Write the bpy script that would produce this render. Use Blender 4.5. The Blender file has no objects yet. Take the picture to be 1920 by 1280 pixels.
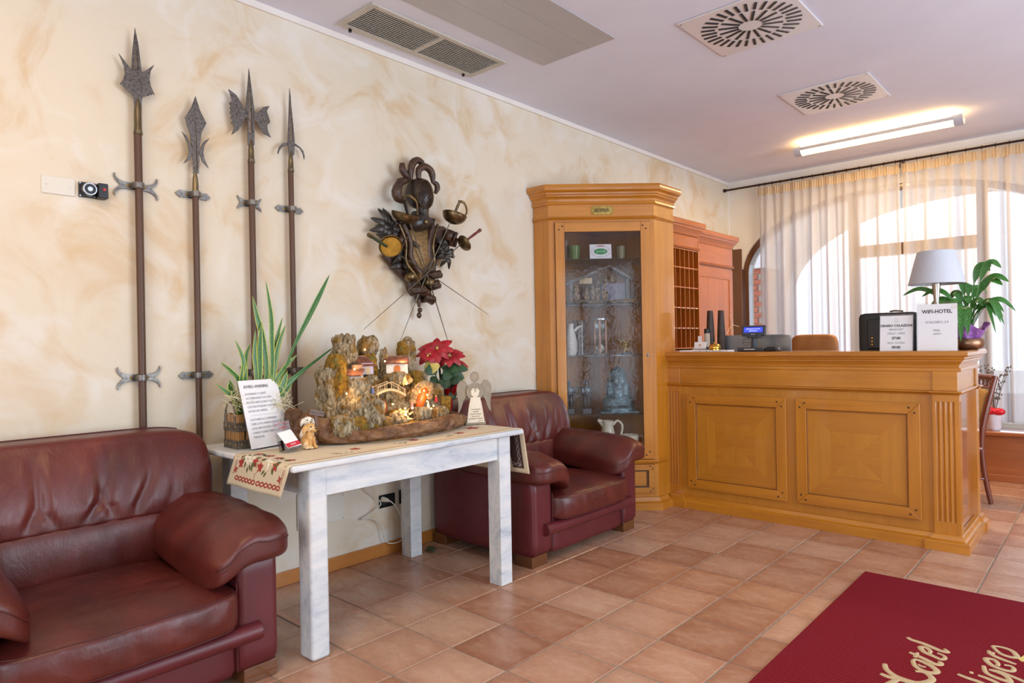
import bpy, bmesh, math, random
import numpy as np
from mathutils import Vector, Matrix, noise
R_ = random.Random(7)
PI = math.pi
sc = bpy.context.scene
col = sc.collection
# ---------------------------------------------------------------- camera
cam_d = bpy.data.cameras.new('camera'); cam = bpy.data.objects.new('camera', cam_d); col.objects.link(cam)
cam_d.sensor_width = 36.0; cam_d.lens = 1252.6164 / 1920 * 36.0; cam_d.clip_start = 0.02; cam_d.clip_end = 200
ya, pi_, ro = 0.73526, 0.00226, -0.01787
r0 = Vector((math.cos(ya), math.sin(ya), 0)); fw = Vector((-math.sin(ya) * math.cos(pi_), math.cos(ya) * math.cos(pi_), math.sin(pi_)))
u0 = r0.cross(fw); rr = math.cos(ro) * r0 + math.sin(ro) * u0; uu = -math.sin(ro) * r0 + math.cos(ro) * u0
CAM = Vector((3.3009, 0.0, 1.2655))
cam.matrix_world = Matrix(((rr.x, uu.x, -fw.x, CAM.x), (rr.y, uu.y, -fw.y, CAM.y), (rr.z, uu.z, -fw.z, CAM.z), (0, 0, 0, 1)))
sc.camera = cam
# ---------------------------------------------------------------- world, lights, exposure
vs = sc.view_settings
vs.view_transform = 'Standard'; vs.look = 'None'; vs.gamma = 1.0; vs.use_curve_mapping = False; vs.exposure = -0.1
sc.cycles.use_denoising = True; sc.cycles.max_bounces = 8; sc.cycles.transparent_max_bounces = 16; sc.cycles.diffuse_bounces = 4
sc.cycles.glossy_bounces = 4; sc.cycles.transmission_bounces = 6; sc.cycles.caustics_reflective = False; sc.cycles.caustics_refractive = False
sc.cycles.sample_clamp_indirect = 6.0
w = bpy.data.worlds.new('overcast_sky'); sc.world = w; w.use_nodes = True
bg = w.node_tree.nodes['Background']; bg.inputs[0].default_value = (0.78, 0.88, 1.0, 1); bg.inputs[1].default_value = 3.0
def area(name, loc, aim, sx, sy, power, colr):
    d = bpy.data.lights.new(name, 'AREA'); d.shape = 'RECTANGLE'; d.size = sx; d.size_y = sy; d.energy = power; d.color = colr
    o = bpy.data.objects.new(name, d); col.objects.link(o); o.location = loc
    o.rotation_euler = (Vector(aim) - Vector(loc)).to_track_quat('-Z', 'Y').to_euler(); return o
# daylight entering through the glazed openings of the right and entrance walls (behind the camera)
DAY = (0.74, 0.86, 1.0)
area('daylight_window_right', (6.14, 3.6, 1.55), (0, 3.6, 2.1), 3.0, 2.2, 160, DAY)
area('daylight_entrance', (3.6, -2.94, 1.5), (3.0, 6, 2.2), 2.6, 2.3, 80, DAY)
# ---------------------------------------------------------------- helpers
def S(h):
    h = h.lstrip('#'); c = [int(h[i:i + 2], 16) / 255 for i in (0, 2, 4)]
    return tuple(((x + 0.055) / 1.055) ** 2.4 if x > 0.04045 else x / 12.92 for x in c) + (1.0,)
class G:
    def __init__(s): s.v = []; s.f = []; s.uv = []
    def add(s, vs, fs, M=None, uv=None):
        b = len(s.v)
        for p in vs:
            p = Vector(p); s.v.append(M @ p if M is not None else p)
        s.uv.extend(uv if uv is not None else [(0.5, 0.5)] * len(vs))
        s.f.extend([tuple(i + b for i in f) for f in fs]); return s
    def box(s, x0, x1, y0, y1, z0, z1, M=None):
        return s.add([(x0, y0, z0), (x1, y0, z0), (x1, y1, z0), (x0, y1, z0), (x0, y0, z1), (x1, y0, z1), (x1, y1, z1), (x0, y1, z1)],
                     [(0, 3, 2, 1), (4, 5, 6, 7), (0, 1, 5, 4), (1, 2, 6, 5), (2, 3, 7, 6), (3, 0, 4, 7)], M)
    def lathe(s, prof, n=20, M=None, sx=1, sy=1):
        vs = []; fs = []
        for r, z in prof:
            for i in range(n):
                a = 2 * PI * i / n; vs.append((r * math.cos(a) * sx, r * math.sin(a) * sy, z))
        for j in range(len(prof) - 1):
            for i in range(n):
                k = (i + 1) % n; fs.append((j * n + i, j * n + k, (j + 1) * n + k, (j + 1) * n + i))
        if prof[0][0] > 1e-5: fs.append(tuple(range(n - 1, -1, -1)))
        if prof[-1][0] > 1e-5: fs.append(tuple((len(prof) - 1) * n + i for i in range(n)))
        return s.add(vs, fs, M)
    def tube(s, path, rad, n=8, M=None, flat=1.0, up=None):
        P = [Vector(p) for p in path]; m = len(P); vs = []; fs = []
        rads = rad if isinstance(rad, (list, tuple)) else [rad] * m
        prev = None
        for i in range(m):
            t = (P[min(i + 1, m - 1)] - P[max(i - 1, 0)]).normalized()
            if prev is None:
                a = Vector(up) if up else (Vector((0, 0, 1)) if abs(t.z) < 0.9 else Vector((1, 0, 0)))
            else: a = prev
            x = (a - t * a.dot(t)).normalized(); y = t.cross(x); prev = x
            for k in range(n):
                an = 2 * PI * k / n; vs.append(P[i] + float(rads[i]) * (math.cos(an) * x + math.sin(an) * y * flat))
        for i in range(m - 1):
            for k in range(n):
                l = (k + 1) % n; fs.append((i * n + k, i * n + l, (i + 1) * n + l, (i + 1) * n + k))
        fs.append(tuple(range(n - 1, -1, -1))); fs.append(tuple((m - 1) * n + k for k in range(n)))
        return s.add(vs, fs, M)
    def prism(s, poly, d, M=None):
        """2D outline in local XY extruded from z=0 to z=d"""
        n = len(poly); a = sum(poly[i][0] * poly[(i + 1) % n][1] - poly[(i + 1) % n][0] * poly[i][1] for i in range(n))
        if a < 0: poly = poly[::-1]
        vs = [(x, y, 0) for x, y in poly] + [(x, y, d) for x, y in poly]
        fs = [tuple(range(n - 1, -1, -1)), tuple(range(n, 2 * n))] + [(i, (i + 1) % n, n + (i + 1) % n, n + i) for i in range(n)]
        return s.add(vs, fs, M)
    def sweep(s, prof, path, closed=False, M=None, z0=0):
        P = [Vector((p[0], p[1])) for p in path]; m = len(P); vs = []; fs = []; n = len(prof)
        def nr(d): d = d.normalized(); return Vector((d.y, -d.x))
        for i in range(m):
            a = nr(P[i] - P[i - 1]) if (i > 0 or closed) else None
            b = nr(P[(i + 1) % m] - P[i]) if (i < m - 1 or closed) else None
            if a is None: o = b
            elif b is None: o = a
            else: o = (a + b) / max(0.2, 1 + a.dot(b))
            for q in prof: vs.append((P[i].x + o.x * q[0], P[i].y + o.y * q[0], q[1] + z0))
        for i in range(m if closed else m - 1):
            j = (i + 1) % m
            for k in range(n):
                l = (k + 1) % n; fs.append((i * n + k, j * n + k, j * n + l, i * n + l))
        if not closed: fs.append(tuple(range(n))); fs.append(tuple((m - 1) * n + k for k in range(n - 1, -1, -1)))
        return s.add(vs, fs, M)
    def ell(s, c, r, n=14, M=None, rot=None):
        vs = []; fs = []; m = n // 2 + 1; Rm = rot.to_matrix() if rot is not None else Matrix.Identity(3)
        for j in range(m + 1):
            t = PI * j / m
            for i in range(n):
                a = 2 * PI * i / n
                vs.append(Vector(c) + Rm @ Vector((r[0] * math.sin(t) * math.cos(a), r[1] * math.sin(t) * math.sin(a), r[2] * math.cos(t))))
        for j in range(m):
            for i in range(n):
                k = (i + 1) % n
                if j == 0: fs.append((0 * n + i, (j + 1) * n + i, (j + 1) * n + k))
                elif j == m - 1: fs.append((j * n + i, (j + 1) * n + i, j * n + k))
                else: fs.append((j * n + i, (j + 1) * n + i, (j + 1) * n + k, j * n + k))
        return s.add(vs, fs, M)
    def grid(s, fn, nu, nv, M=None, closed_u=False):
        vs = []; uv = []; fs = []
        for j in range(nv + 1):
            for i in range(nu + 1):
                vs.append(fn(i / nu, j / nv)); uv.append((i / nu, j / nv))
        for j in range(nv):
            for i in range(nu): a = j * (nu + 1) + i; fs.append((a, a + 1, a + nu + 2, a + nu + 1))
        return s.add(vs, fs, M, uv)
    def soft(s, n, k, fn, M=None):
        """superellipsoid from a gridded cube, q in [-1,1]^3 -> fn(q)"""
        idx = {}; vs = []; fs = []
        def vid(p):
            key = tuple(round(c * 1000) for c in p)
            if key not in idx:
                q = np.array(p); q = q / (np.abs(q) ** k).sum() ** (1 / k); idx[key] = len(vs); vs.append(fn(q))
            return idx[key]
        L = [math.tan((-1 + 2 * i / n) * PI / 4 * 0.9) / math.tan(PI / 4 * 0.9) for i in range(n + 1)]
        for ax in range(3):
            for sg in (-1, 1):
                for i in range(n):
                    for j in range(n):
                        def pt(a, b):
                            p = [0, 0, 0]; p[ax] = sg; p[(ax + 1) % 3] = L[a]; p[(ax + 2) % 3] = L[b]; return p
                        f = [vid(pt(i, j)), vid(pt(i + 1, j)), vid(pt(i + 1, j + 1)), vid(pt(i, j + 1))]
                        fs.append(tuple(f if sg > 0 else f[::-1]))
        return s.add(vs, fs, M)
FR = {}
def mtx(loc=(0, 0, 0), rz=0.0, rx=0.0, ry=0.0):
    return Matrix.Translation(loc) @ Matrix.Rotation(rz, 4, 'Z') @ Matrix.Rotation(ry, 4, 'Y') @ Matrix.Rotation(rx, 4, 'X')
def setp(o, label=None, cat=None, group=None, kind=None):
    if label: o['label'] = label
    if cat: o['category'] = cat
    if group: o['group'] = group
    if kind: o['kind'] = kind
    return o
def thing(name, label, cat, loc=(0, 0, 0), rz=0.0, group=None, kind=None):
    o = bpy.data.objects.new(name, None); col.objects.link(o); o.location = loc; o.rotation_euler = (0, 0, rz)
    o.empty_display_size = 0.05; FR[o.name] = mtx(loc, rz); return setp(o, label, cat, group, kind)
def build(g, name, mat, parent=None, smooth=None, bevel=0.0, sub=0, seg=2, local=False, **kw):
    me = bpy.data.meshes.new(name)
    vs = g.v
    if parent is not None and not local:
        inv = FR[parent.name].inverted(); vs = [inv @ v for v in vs]
    me.from_pydata([tuple(v) for v in vs], [], g.f)
    uvl = me.uv_layers.new(name='UVMap')
    li = np.empty(len(me.loops), dtype=np.int32); me.loops.foreach_get('vertex_index', li)
    uvl.data.foreach_set('uv', np.array(g.uv, dtype=np.float32)[li].ravel())
    if mat: me.materials.append(mat)
    if smooth is not None:
        me.polygons.foreach_set('use_smooth', [True] * len(me.polygons))
        if smooth < 179: me.set_sharp_from_angle(angle=math.radians(smooth))
    me.validate(); me.update()
    o = bpy.data.objects.new(name, me); col.objects.link(o)
    if parent is not None: o.parent = parent; FR[o.name] = FR[parent.name]
    else: FR[o.name] = Matrix.Identity(4)
    if bevel > 0:
        b = o.modifiers.new('bevel', 'BEVEL'); b.width = bevel; b.segments = seg; b.limit_method = 'ANGLE'; b.angle_limit = math.radians(35)
        if smooth is None:
            me.polygons.foreach_set('use_smooth', [True] * len(me.polygons)); b.harden_normals = True
            me.set_sharp_from_angle(angle=math.radians(40)) if False else None
    if sub > 0: m = o.modifiers.new('sub', 'SUBSURF'); m.levels = sub; m.render_levels = sub
    if kw: setp(o, **kw)
    return o
def remesh(o, vox, it=4):
    m = o.modifiers.new('r', 'REMESH'); m.mode = 'VOXEL'; m.voxel_size = vox; m.use_smooth_shade = True
    m = o.modifiers.new('s', 'SMOOTH'); m.factor = 0.6; m.iterations = it; return o
def dup(o, name=None, parent=None, M=None):
    c = o.copy(); col.objects.link(c); c.parent = parent
    if M is not None: c.matrix_local = M
    if name: c.name = name
    FR[c.name] = FR[parent.name] if parent is not None else Matrix.Identity(4); return c
def dup_tree(root, loc, rz, **kw):
    r = root.copy(); col.objects.link(r); r.location = loc; r.rotation_euler = (0, 0, rz); FR[r.name] = mtx(loc, rz)
    for ch in [c for c in root.children]:
        c = dup(ch, parent=r)
        for g in [x for x in ch.children]: dup(g, parent=c)
    return setp(r, **kw)
def spline(pts, n=8):
    P = [Vector(p) for p in pts]; out = []
    for i in range(len(P) - 1):
        a = P[max(i - 1, 0)]; b = P[i]; c = P[i + 1]; d = P[min(i + 2, len(P) - 1)]
        for k in range(n):
            t = k / n; out.append(0.5 * ((2 * b) + (c - a) * t + (2 * a - 5 * b + 4 * c - d) * t * t + (3 * b - a - 3 * c + d) * t ** 3))
    out.append(P[-1]); return out
def leaf(g, path, width, nrm, cup=0.25, prof=None, n=6):
    """leaf blade along a 3D path; width(t) across, folded along the midrib"""
    P = spline(path, n); m = len(P) - 1; vs = []; uv = []; fs = []
    for i, p in enumerate(P):
        t = i / m; d = (P[min(i + 1, m)] - P[max(i - 1, 0)]).normalized()
        sx = d.cross(Vector(nrm)).normalized(); nn = sx.cross(d)
        wv = width * (prof(t) if prof else math.sin(PI * min(1, t * 0.96 + 0.03)) ** 0.7) / 2
        for k, a in enumerate((-1, -0.5, 0, 0.5, 1)):
            vs.append(p + sx * wv * a + nn * wv * cup * abs(a)); uv.append((k / 4, t))
    for i in range(m):
        for k in range(4): a = i * 5 + k; fs.append((a, a + 1, a + 6, a + 5))
    g.add(vs, fs, None, uv)
def text(s, size, mat, M, parent, align='CENTER', shear=0.0, off=0.0, ext=0.0003, name='lettering', width=1.0, space=1.0, lines=1.0):
    cu = bpy.data.curves.new('t', 'FONT'); cu.body = s; cu.size = size; cu.align_x = align; cu.align_y = 'CENTER'; cu.shear = shear
    cu.offset = off; cu.extrude = ext; cu.resolution_u = 3; cu.space_character = space; cu.space_line = lines
    t = bpy.data.objects.new('t', cu); col.objects.link(t)
    dg = bpy.context.evaluated_depsgraph_get(); me = bpy.data.meshes.new_from_object(t.evaluated_get(dg))
    bpy.data.objects.remove(t); bpy.data.curves.remove(cu)
    me.transform((FR[parent.name].inverted() if parent else Matrix.Identity(4)) @ M @ Matrix.Diagonal((width, 1, 1, 1)))
    me.materials.clear(); me.materials.append(mat)
    o = bpy.data.objects.new(name, me); me.name = name; col.objects.link(o); o.parent = parent; FR[o.name] = FR[parent.name]; return o
def frame_mtx(o, x, y):
    """matrix with local X axis along x, local Y along y"""
    x = Vector(x).normalized(); z = x.cross(Vector(y)).normalized(); y = z.cross(x)
    return Matrix(((x.x, y.x, z.x, o[0]), (x.y, y.y, z.y, o[1]), (x.z, y.z, z.z, o[2]), (0, 0, 0, 1)))
# ---------------------------------------------------------------- materials
def newmat(name):
    m = bpy.data.materials.new(name); m.use_nodes = True; nt = m.node_tree; nt.nodes.clear()
    out = nt.nodes.new('ShaderNodeOutputMaterial'); return m, nt, out
def N(nt, t, ins=None, **props):
    n = nt.nodes.new(t)
    for k, v in props.items(): setattr(n, k, v)
    for k, v in (ins or {}).items():
        if isinstance(v, bpy.types.NodeSocket): nt.links.new(v, n.inputs[k])
        else: n.inputs[k].default_value = v
    return n
def ramp(nt, fac, stops, interp='LINEAR'):
    n = nt.nodes.new('ShaderNodeValToRGB'); nt.links.new(fac, n.inputs[0]); e = n.color_ramp.elements; n.color_ramp.interpolation = interp
    while len(e) < len(stops): e.new(0.5)
    for i, (p, c) in enumerate(stops): e[i].position = p; e[i].color = c if len(c) == 4 else (*c, 1)
    return n.outputs[0]
def mixc(nt, f, a, b, mode='MIX'):
    n = nt.nodes.new('ShaderNodeMix'); n.data_type = 'RGBA'; n.blend_type = mode
    for s, v in ((n.inputs[0], f), (n.inputs[6], a), (n.inputs[7], b)):
        if isinstance(v, bpy.types.NodeSocket): nt.links.new(v, s)
        else: s.default_value = v
    return n.outputs[2]
def coords(nt, kind='Object', scale=(1, 1, 1), rot=(0, 0, 0), loc=(0, 0, 0)):
    t = nt.nodes.new('ShaderNodeTexCoord'); mp = N(nt, 'ShaderNodeMapping', {'Vector': t.outputs[kind], 'Scale': scale, 'Rotation': rot, 'Location': loc}); return mp.outputs[0]
def noise_(nt, vec, scale, detail=4, rough=0.55, dist=0.0):
    return N(nt, 'ShaderNodeTexNoise', {'Vector': vec, 'Scale': scale, 'Detail': detail, 'Roughness': rough, 'Distortion': dist}).outputs[0]
def bump_(nt, h, strength, dist=0.01, nrm=None):
    i = {'Height': h, 'Strength': strength, 'Distance': dist}
    if nrm is not None: i['Normal'] = nrm
    return N(nt, 'ShaderNodeBump', i).outputs[0]
def princ(nt, out, **kw):
    ins = {}
    for k, v in kw.items(): ins[{'c': 'Base Color', 'rough': 'Roughness', 'metal': 'Metallic', 'n': 'Normal', 'spec': 'Specular IOR Level', 'coat': 'Coat Weight', 'crough': 'Coat Roughness', 'em': 'Emission Color', 'es': 'Emission Strength', 'sheen': 'Sheen Weight', 'trans': 'Transmission Weight', 'ior': 'IOR', 'alpha': 'Alpha', 'sss': 'Subsurface Weight'}[k]] = v
    p = N(nt, 'ShaderNodeBsdfPrincipled', ins); nt.links.new(p.outputs[0], out.inputs[0]); return p
def flat(name, c, rough=0.5, metal=0.0, em=None, es=0.0, coat=0.0, spec=0.5):
    m, nt, out = newmat(name); c = S(c) if isinstance(c, str) else c
    kw = dict(c=c, rough=rough, metal=metal, coat=coat, spec=spec)
    if em: kw['em'] = S(em) if isinstance(em, str) else em; kw['es'] = es
    princ(nt, out, **kw); return m
def nmat(name, c1, c2, scale=6.0, stretch=(1, 1, 1), lo=0.35, hi=0.65, detail=5, rough=0.5, metal=0.0, bump=0.0, bscale=None, bdist=0.004, coat=0.0, dist=0.0, c3=None, s3=40, lo3=0.62, hi3=0.7, spec=0.5, sheen=0.0, kind='Object'):
    m, nt, out = newmat(name); c1 = S(c1) if isinstance(c1, str) else c1; c2 = S(c2) if isinstance(c2, str) else c2
    v = coords(nt, kind, stretch); f = noise_(nt, v, scale, detail, 0.6, dist); cc = ramp(nt, f, [(lo, c1), (hi, c2)])
    if c3 is not None:
        f3 = noise_(nt, v, s3, 3, 0.6); k = ramp(nt, f3, [(lo3, (0, 0, 0, 1)), (hi3, (1, 1, 1, 1))]); cc = mixc(nt, k, cc, S(c3) if isinstance(c3, str) else c3)
    kw = dict(c=cc, rough=rough, metal=metal, coat=coat, spec=spec, sheen=sheen)
    if bump: kw['n'] = bump_(nt, noise_(nt, v, bscale or scale * 4, 4, 0.6), bump, bdist)
    princ(nt, out, **kw); return m
def wood(name, cd, cl, axis='z', rough=0.38, sc_=1.0, coat=0.85, red=None):
    m, nt, out = newmat(name); cd, cl = S(cd), S(cl)
    st = {'x': (0.6, 14, 14), 'y': (14, 0.6, 14), 'z': (14, 14, 0.6)}[axis]; st = tuple(a * sc_ for a in st)
    v = coords(nt, 'Object', st); f = noise_(nt, v, 1.0, 6, 0.62, 0.6); v2 = coords(nt, 'Object', tuple(a * 6 for a in st)); f2 = noise_(nt, v2, 1.0, 4, 0.7)
    big = noise_(nt, coords(nt, 'Object', (2.2, 2.2, 2.2)), 1.0, 3, 0.5)
    a = mixc(nt, 0.30, ramp(nt, f, [(0.2, cd), (0.62, cl)]), ramp(nt, f2, [(0.25, cd), (0.6, cl)]))
    a = mixc(nt, ramp(nt, big, [(0.45, (0, 0, 0, 1)), (0.8, (0.4, 0.4, 0.4, 1))]), a, tuple(0.85 * x for x in cd[:3]) + (1,))
    princ(nt, out, c=a, rough=rough, coat=coat, crough=0.08, n=bump_(nt, f2, 0.06, 0.002)); return m
# ---- wall plaster
def plaster(name, base, patch, pale, amt=1.0):
    m, nt, out = newmat(name)
    v = coords(nt, 'Object', (1, 1, 1))
    warp = N(nt, 'ShaderNodeTexNoise', {'Vector': v, 'Scale': 1.1, 'Detail': 2.0}).outputs['Color']
    vv = N(nt, 'ShaderNodeVectorMath', {0: v, 1: N(nt, 'ShaderNodeVectorMath', {0: warp, 1: (0.9, 0.9, 0.9)}, operation='MULTIPLY').outputs[0]}, operation='ADD').outputs[0]
    f = noise_(nt, vv, 2.2, 5, 0.6, 0.7); g = noise_(nt, vv, 3.0, 5, 0.55, 0.8)
    a = mixc(nt, ramp(nt, f, [(0.46, (0, 0, 0, 1)), (0.70, (amt, amt, amt, 1))], 'EASE'), S(base), S(patch))
    a = mixc(nt, ramp(nt, g, [(0.47, (0, 0, 0, 1)), (0.70, (0.7, 0.7, 0.7, 1))], 'EASE'), a, S(pale))
    fine = noise_(nt, v, 90, 3, 0.6)
    princ(nt, out, c=a, rough=0.75, spec=0.25, n=bump_(nt, fine, 0.12, 0.002)); return m
M_WALL = plaster('sponged_plaster', '#DFD5C1', '#D6BD98', '#E6E3DB')
M_WHITE = nmat('white_paint', '#E4DFD8', '#EAE6E0', 3, rough=0.7, spec=0.3)
M_CEIL = nmat('ceiling_paint', '#DCDFEE', '#E4E7F5', 1.2, rough=0.8, spec=0.2)
M_FARW = nmat('cream_paint', '#E6DCCB', '#EDE5D6', 2, rough=0.75, spec=0.25)
# ---- floor tile: mottled terracotta, paler worn middle, redder rim (glaze fired that way), each tile a little different
def tilemat():
    m, nt, out = newmat('terracotta_tile')
    oi = nt.nodes.new('ShaderNodeObjectInfo'); tc = nt.nodes.new('ShaderNodeTexCoord')
    ofs = N(nt, 'ShaderNodeVectorMath', {0: oi.outputs['Location'], 1: (7.3, 5.1, 0)}, operation='MULTIPLY').outputs[0]
    p = N(nt, 'ShaderNodeVectorMath', {0: tc.outputs['Object'], 1: ofs}, operation='ADD').outputs[0]
    st = N(nt, 'ShaderNodeVectorMath', {0: p, 1: (1.0, 2.6, 1.0)}, operation='MULTIPLY').outputs[0]; f = noise_(nt, st, 5.0, 6, 0.62, 0.7); f2 = noise_(nt, p, 30, 4, 0.6)
    sep = N(nt, 'ShaderNodeSeparateXYZ', {0: tc.outputs['UV']})
    def edge(o):
        d = N(nt, 'ShaderNodeMath', {0: o, 1: 0.5}, operation='SUBTRACT').outputs[0]
        d = N(nt, 'ShaderNodeMath', {0: d}, operation='ABSOLUTE').outputs[0]; return N(nt, 'ShaderNodeMath', {0: d, 1: 2.0}, operation='MULTIPLY').outputs[0]
    e = N(nt, 'ShaderNodeMath', {0: edge(sep.outputs[0]), 1: edge(sep.outputs[1])}, operation='MAXIMUM').outputs[0]
    k = N(nt, 'ShaderNodeMath', {0: N(nt, 'ShaderNodeMath', {0: e, 1: 4.0}, operation='POWER').outputs[0], 1: 0.26}, operation='MULTIPLY_ADD', ).outputs[0] if False else N(nt, 'ShaderNodeMath', {0: N(nt, 'ShaderNodeMath', {0: e, 1: 3.0}, operation='POWER').outputs[0], 1: 0.30}, operation='MULTIPLY').outputs[0]
    k = N(nt, 'ShaderNodeMath', {0: k, 1: f}, operation='ADD').outputs[0]
    a = ramp(nt, k, [(0.40, S('#CBA68B')), (0.56, S('#BD9172')), (0.70, S('#AA7757')), (0.92, S('#985E45'))])
    hue = ramp(nt, oi.outputs['Random'], [(0.0, S('#8E5A42')), (0.25, S('#BE8B70')), (0.6, S('#D2AE95')), (0.85, S('#B98569')), (1.0, S('#935F49'))])
    a = mixc(nt, 0.52, a, hue); a = mixc(nt, 0.10, a, ramp(nt, f2, [(0.35, S('#6d4436')), (0.65, S('#dcc0a4'))]))
    rg = ramp(nt, f, [(0.3, (0.22,) * 3), (0.7, (0.38,) * 3)])
    princ(nt, out, c=a, rough=rg, spec=0.5, n=bump_(nt, f2, 0.08, 0.002)); return m
M_TILE = tilemat()
M_GROUT = nmat('grout', '#8E8577', '#A89C8B', 40, rough=0.9, spec=0.1)
# ---- woods
HD, HL = '#9E5C0C', '#CA8420'
M_WX = wood('honey_wood_grain_x', HD, HL, 'x'); M_WY = wood('honey_wood_grain_y', HD, HL, 'y'); M_WZ = wood('honey_wood_grain_z', HD, HL, 'z')
M_WX2 = wood('veneer_grain_x', '#A86614', '#C07E24', 'x', sc_=1.3); M_WZ2 = wood('veneer_grain_z', '#AC6A16', '#C68628', 'z', sc_=1.3)
OD, OL = '#8C460A', '#BC6C1C'  # the counter's wood shifted redder, warm lamplight put into the colour
M_OX = wood('warm_lit_wood_grain_x', OD, OL, 'x', coat=.45); M_OY = wood('warm_lit_wood_grain_y', OD, OL, 'y', coat=.45); M_OZ = wood('warm_lit_wood_grain_z', OD, OL, 'z', coat=.45)
M_DARKW = wood('dark_walnut', '#4A2A14', '#6E4222', 'z', rough=0.45); M_BENCH = wood('bench_wood', '#84401A', '#A8602E', 'x', rough=0.35)
M_BASEB = wood('baseboard_wood', '#A05F22', '#C07C34', 'y', rough=0.4); M_CHAIR = wood('mahogany', '#5A2416', '#7E3A24', 'z', rough=0.35)
M_PEG = flat('dark_peg', '#4A2A12', 0.5)
M_BRASS = nmat('aged_brass', '#8F7638', '#C2A860', 25, rough=0.35, metal=1.0)
M_GOLD = flat('polished_brass', '#D8A848', 0.18, 1.0)
M_STEEL = flat('brushed_steel', '#B8BABD', 0.3, 1.0)
M_IRON = nmat('wrought_iron', '#5E5A57', '#8B8680', 60, rough=0.42, metal=0.85, bump=0.25, bscale=160, bdist=0.001)
M_PEWTER = nmat('etched_pewter', '#544E4A', '#7A736E', 90, rough=0.45, metal=0.8, bump=0.3, bscale=220, bdist=0.001)
M_POLE = wood('pole_wood', '#3A2416', '#5E3E28', 'z', rough=0.5, coat=0.1)
M_RODM = flat('dark_bronze', '#3B2A22', 0.4, 0.7)
M_BLACK = flat('black_plastic', '#15161A', 0.4); M_BLACKG = flat('gloss_black', '#0C0D10', 0.15)
M_WPLAS = flat('white_plastic', '#DCD8CC', 0.4); M_PAPER = flat('white_paper', '#EDEEF0', 0.6); M_INK = flat('black_ink', '#2A2A2C', 0.7); M_INKG = flat('grey_ink', '#6A6C70', 0.7); M_INKR = flat('red_ink', '#C8283A', 0.6)
M_CARD = flat('card_white', '#F0EFEC', 0.6)
def glassy(name, tint=(1, 1, 1, 1), refl=1.0, rough=0.0, bumpy=0.0, bs=18.0, base=0.03):
    m, nt, out = newmat(name)
    t = N(nt, 'ShaderNodeBsdfTransparent', {'Color': tint}); ins = {'Color': (1, 1, 1, 1), 'Roughness': rough}; nr = None
    if bumpy:
        v = coords(nt, 'Object', (1, 1, 1)); nr = bump_(nt, N(nt, 'ShaderNodeTexNoise', {'Vector': v, 'Scale': bs, 'Detail': 2.0, 'Distortion': 1.5}).outputs[0], bumpy, 0.01); ins['Normal'] = nr
    gl = N(nt, 'ShaderNodeBsdfGlossy', ins); fr = N(nt, 'ShaderNodeFresnel', {'IOR': 1.5}); 
    if nr is not None: nt.links.new(nr, fr.inputs['Normal'])
    k = N(nt, 'ShaderNodeMath', {0: fr.outputs[0], 1: refl, 2: base}, operation='MULTIPLY_ADD').outputs[0]
    mx = N(nt, 'ShaderNodeMixShader', {0: k, 1: t.outputs[0], 2: gl.outputs[0]}); nt.links.new(mx.outputs[0], out.inputs[0]); return m
M_PANE = glassy('window_glass', (0.97, 0.98, 1, 1)); M_ACRYL = glassy('clear_acrylic', (0.95, 0.96, 0.97, 1), 1.2, base=0.02)
M_CABG = glassy('old_rippled_glass', (0.96, 0.96, 0.97, 1), 0.65, 0.015, 0.035, 26, base=0.0); M_SHELFG = glassy('shelf_glass', (0.84, 0.90, 0.90, 1), 0.8, base=0.01)
M_LAMPE = flat('lit_diffuser', '#FFF3DC', 0.5, em='#FFCF86', es=9.0)
M_LAMPH = flat('lamp_housing', '#B9BCC6', 0.4)
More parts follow.
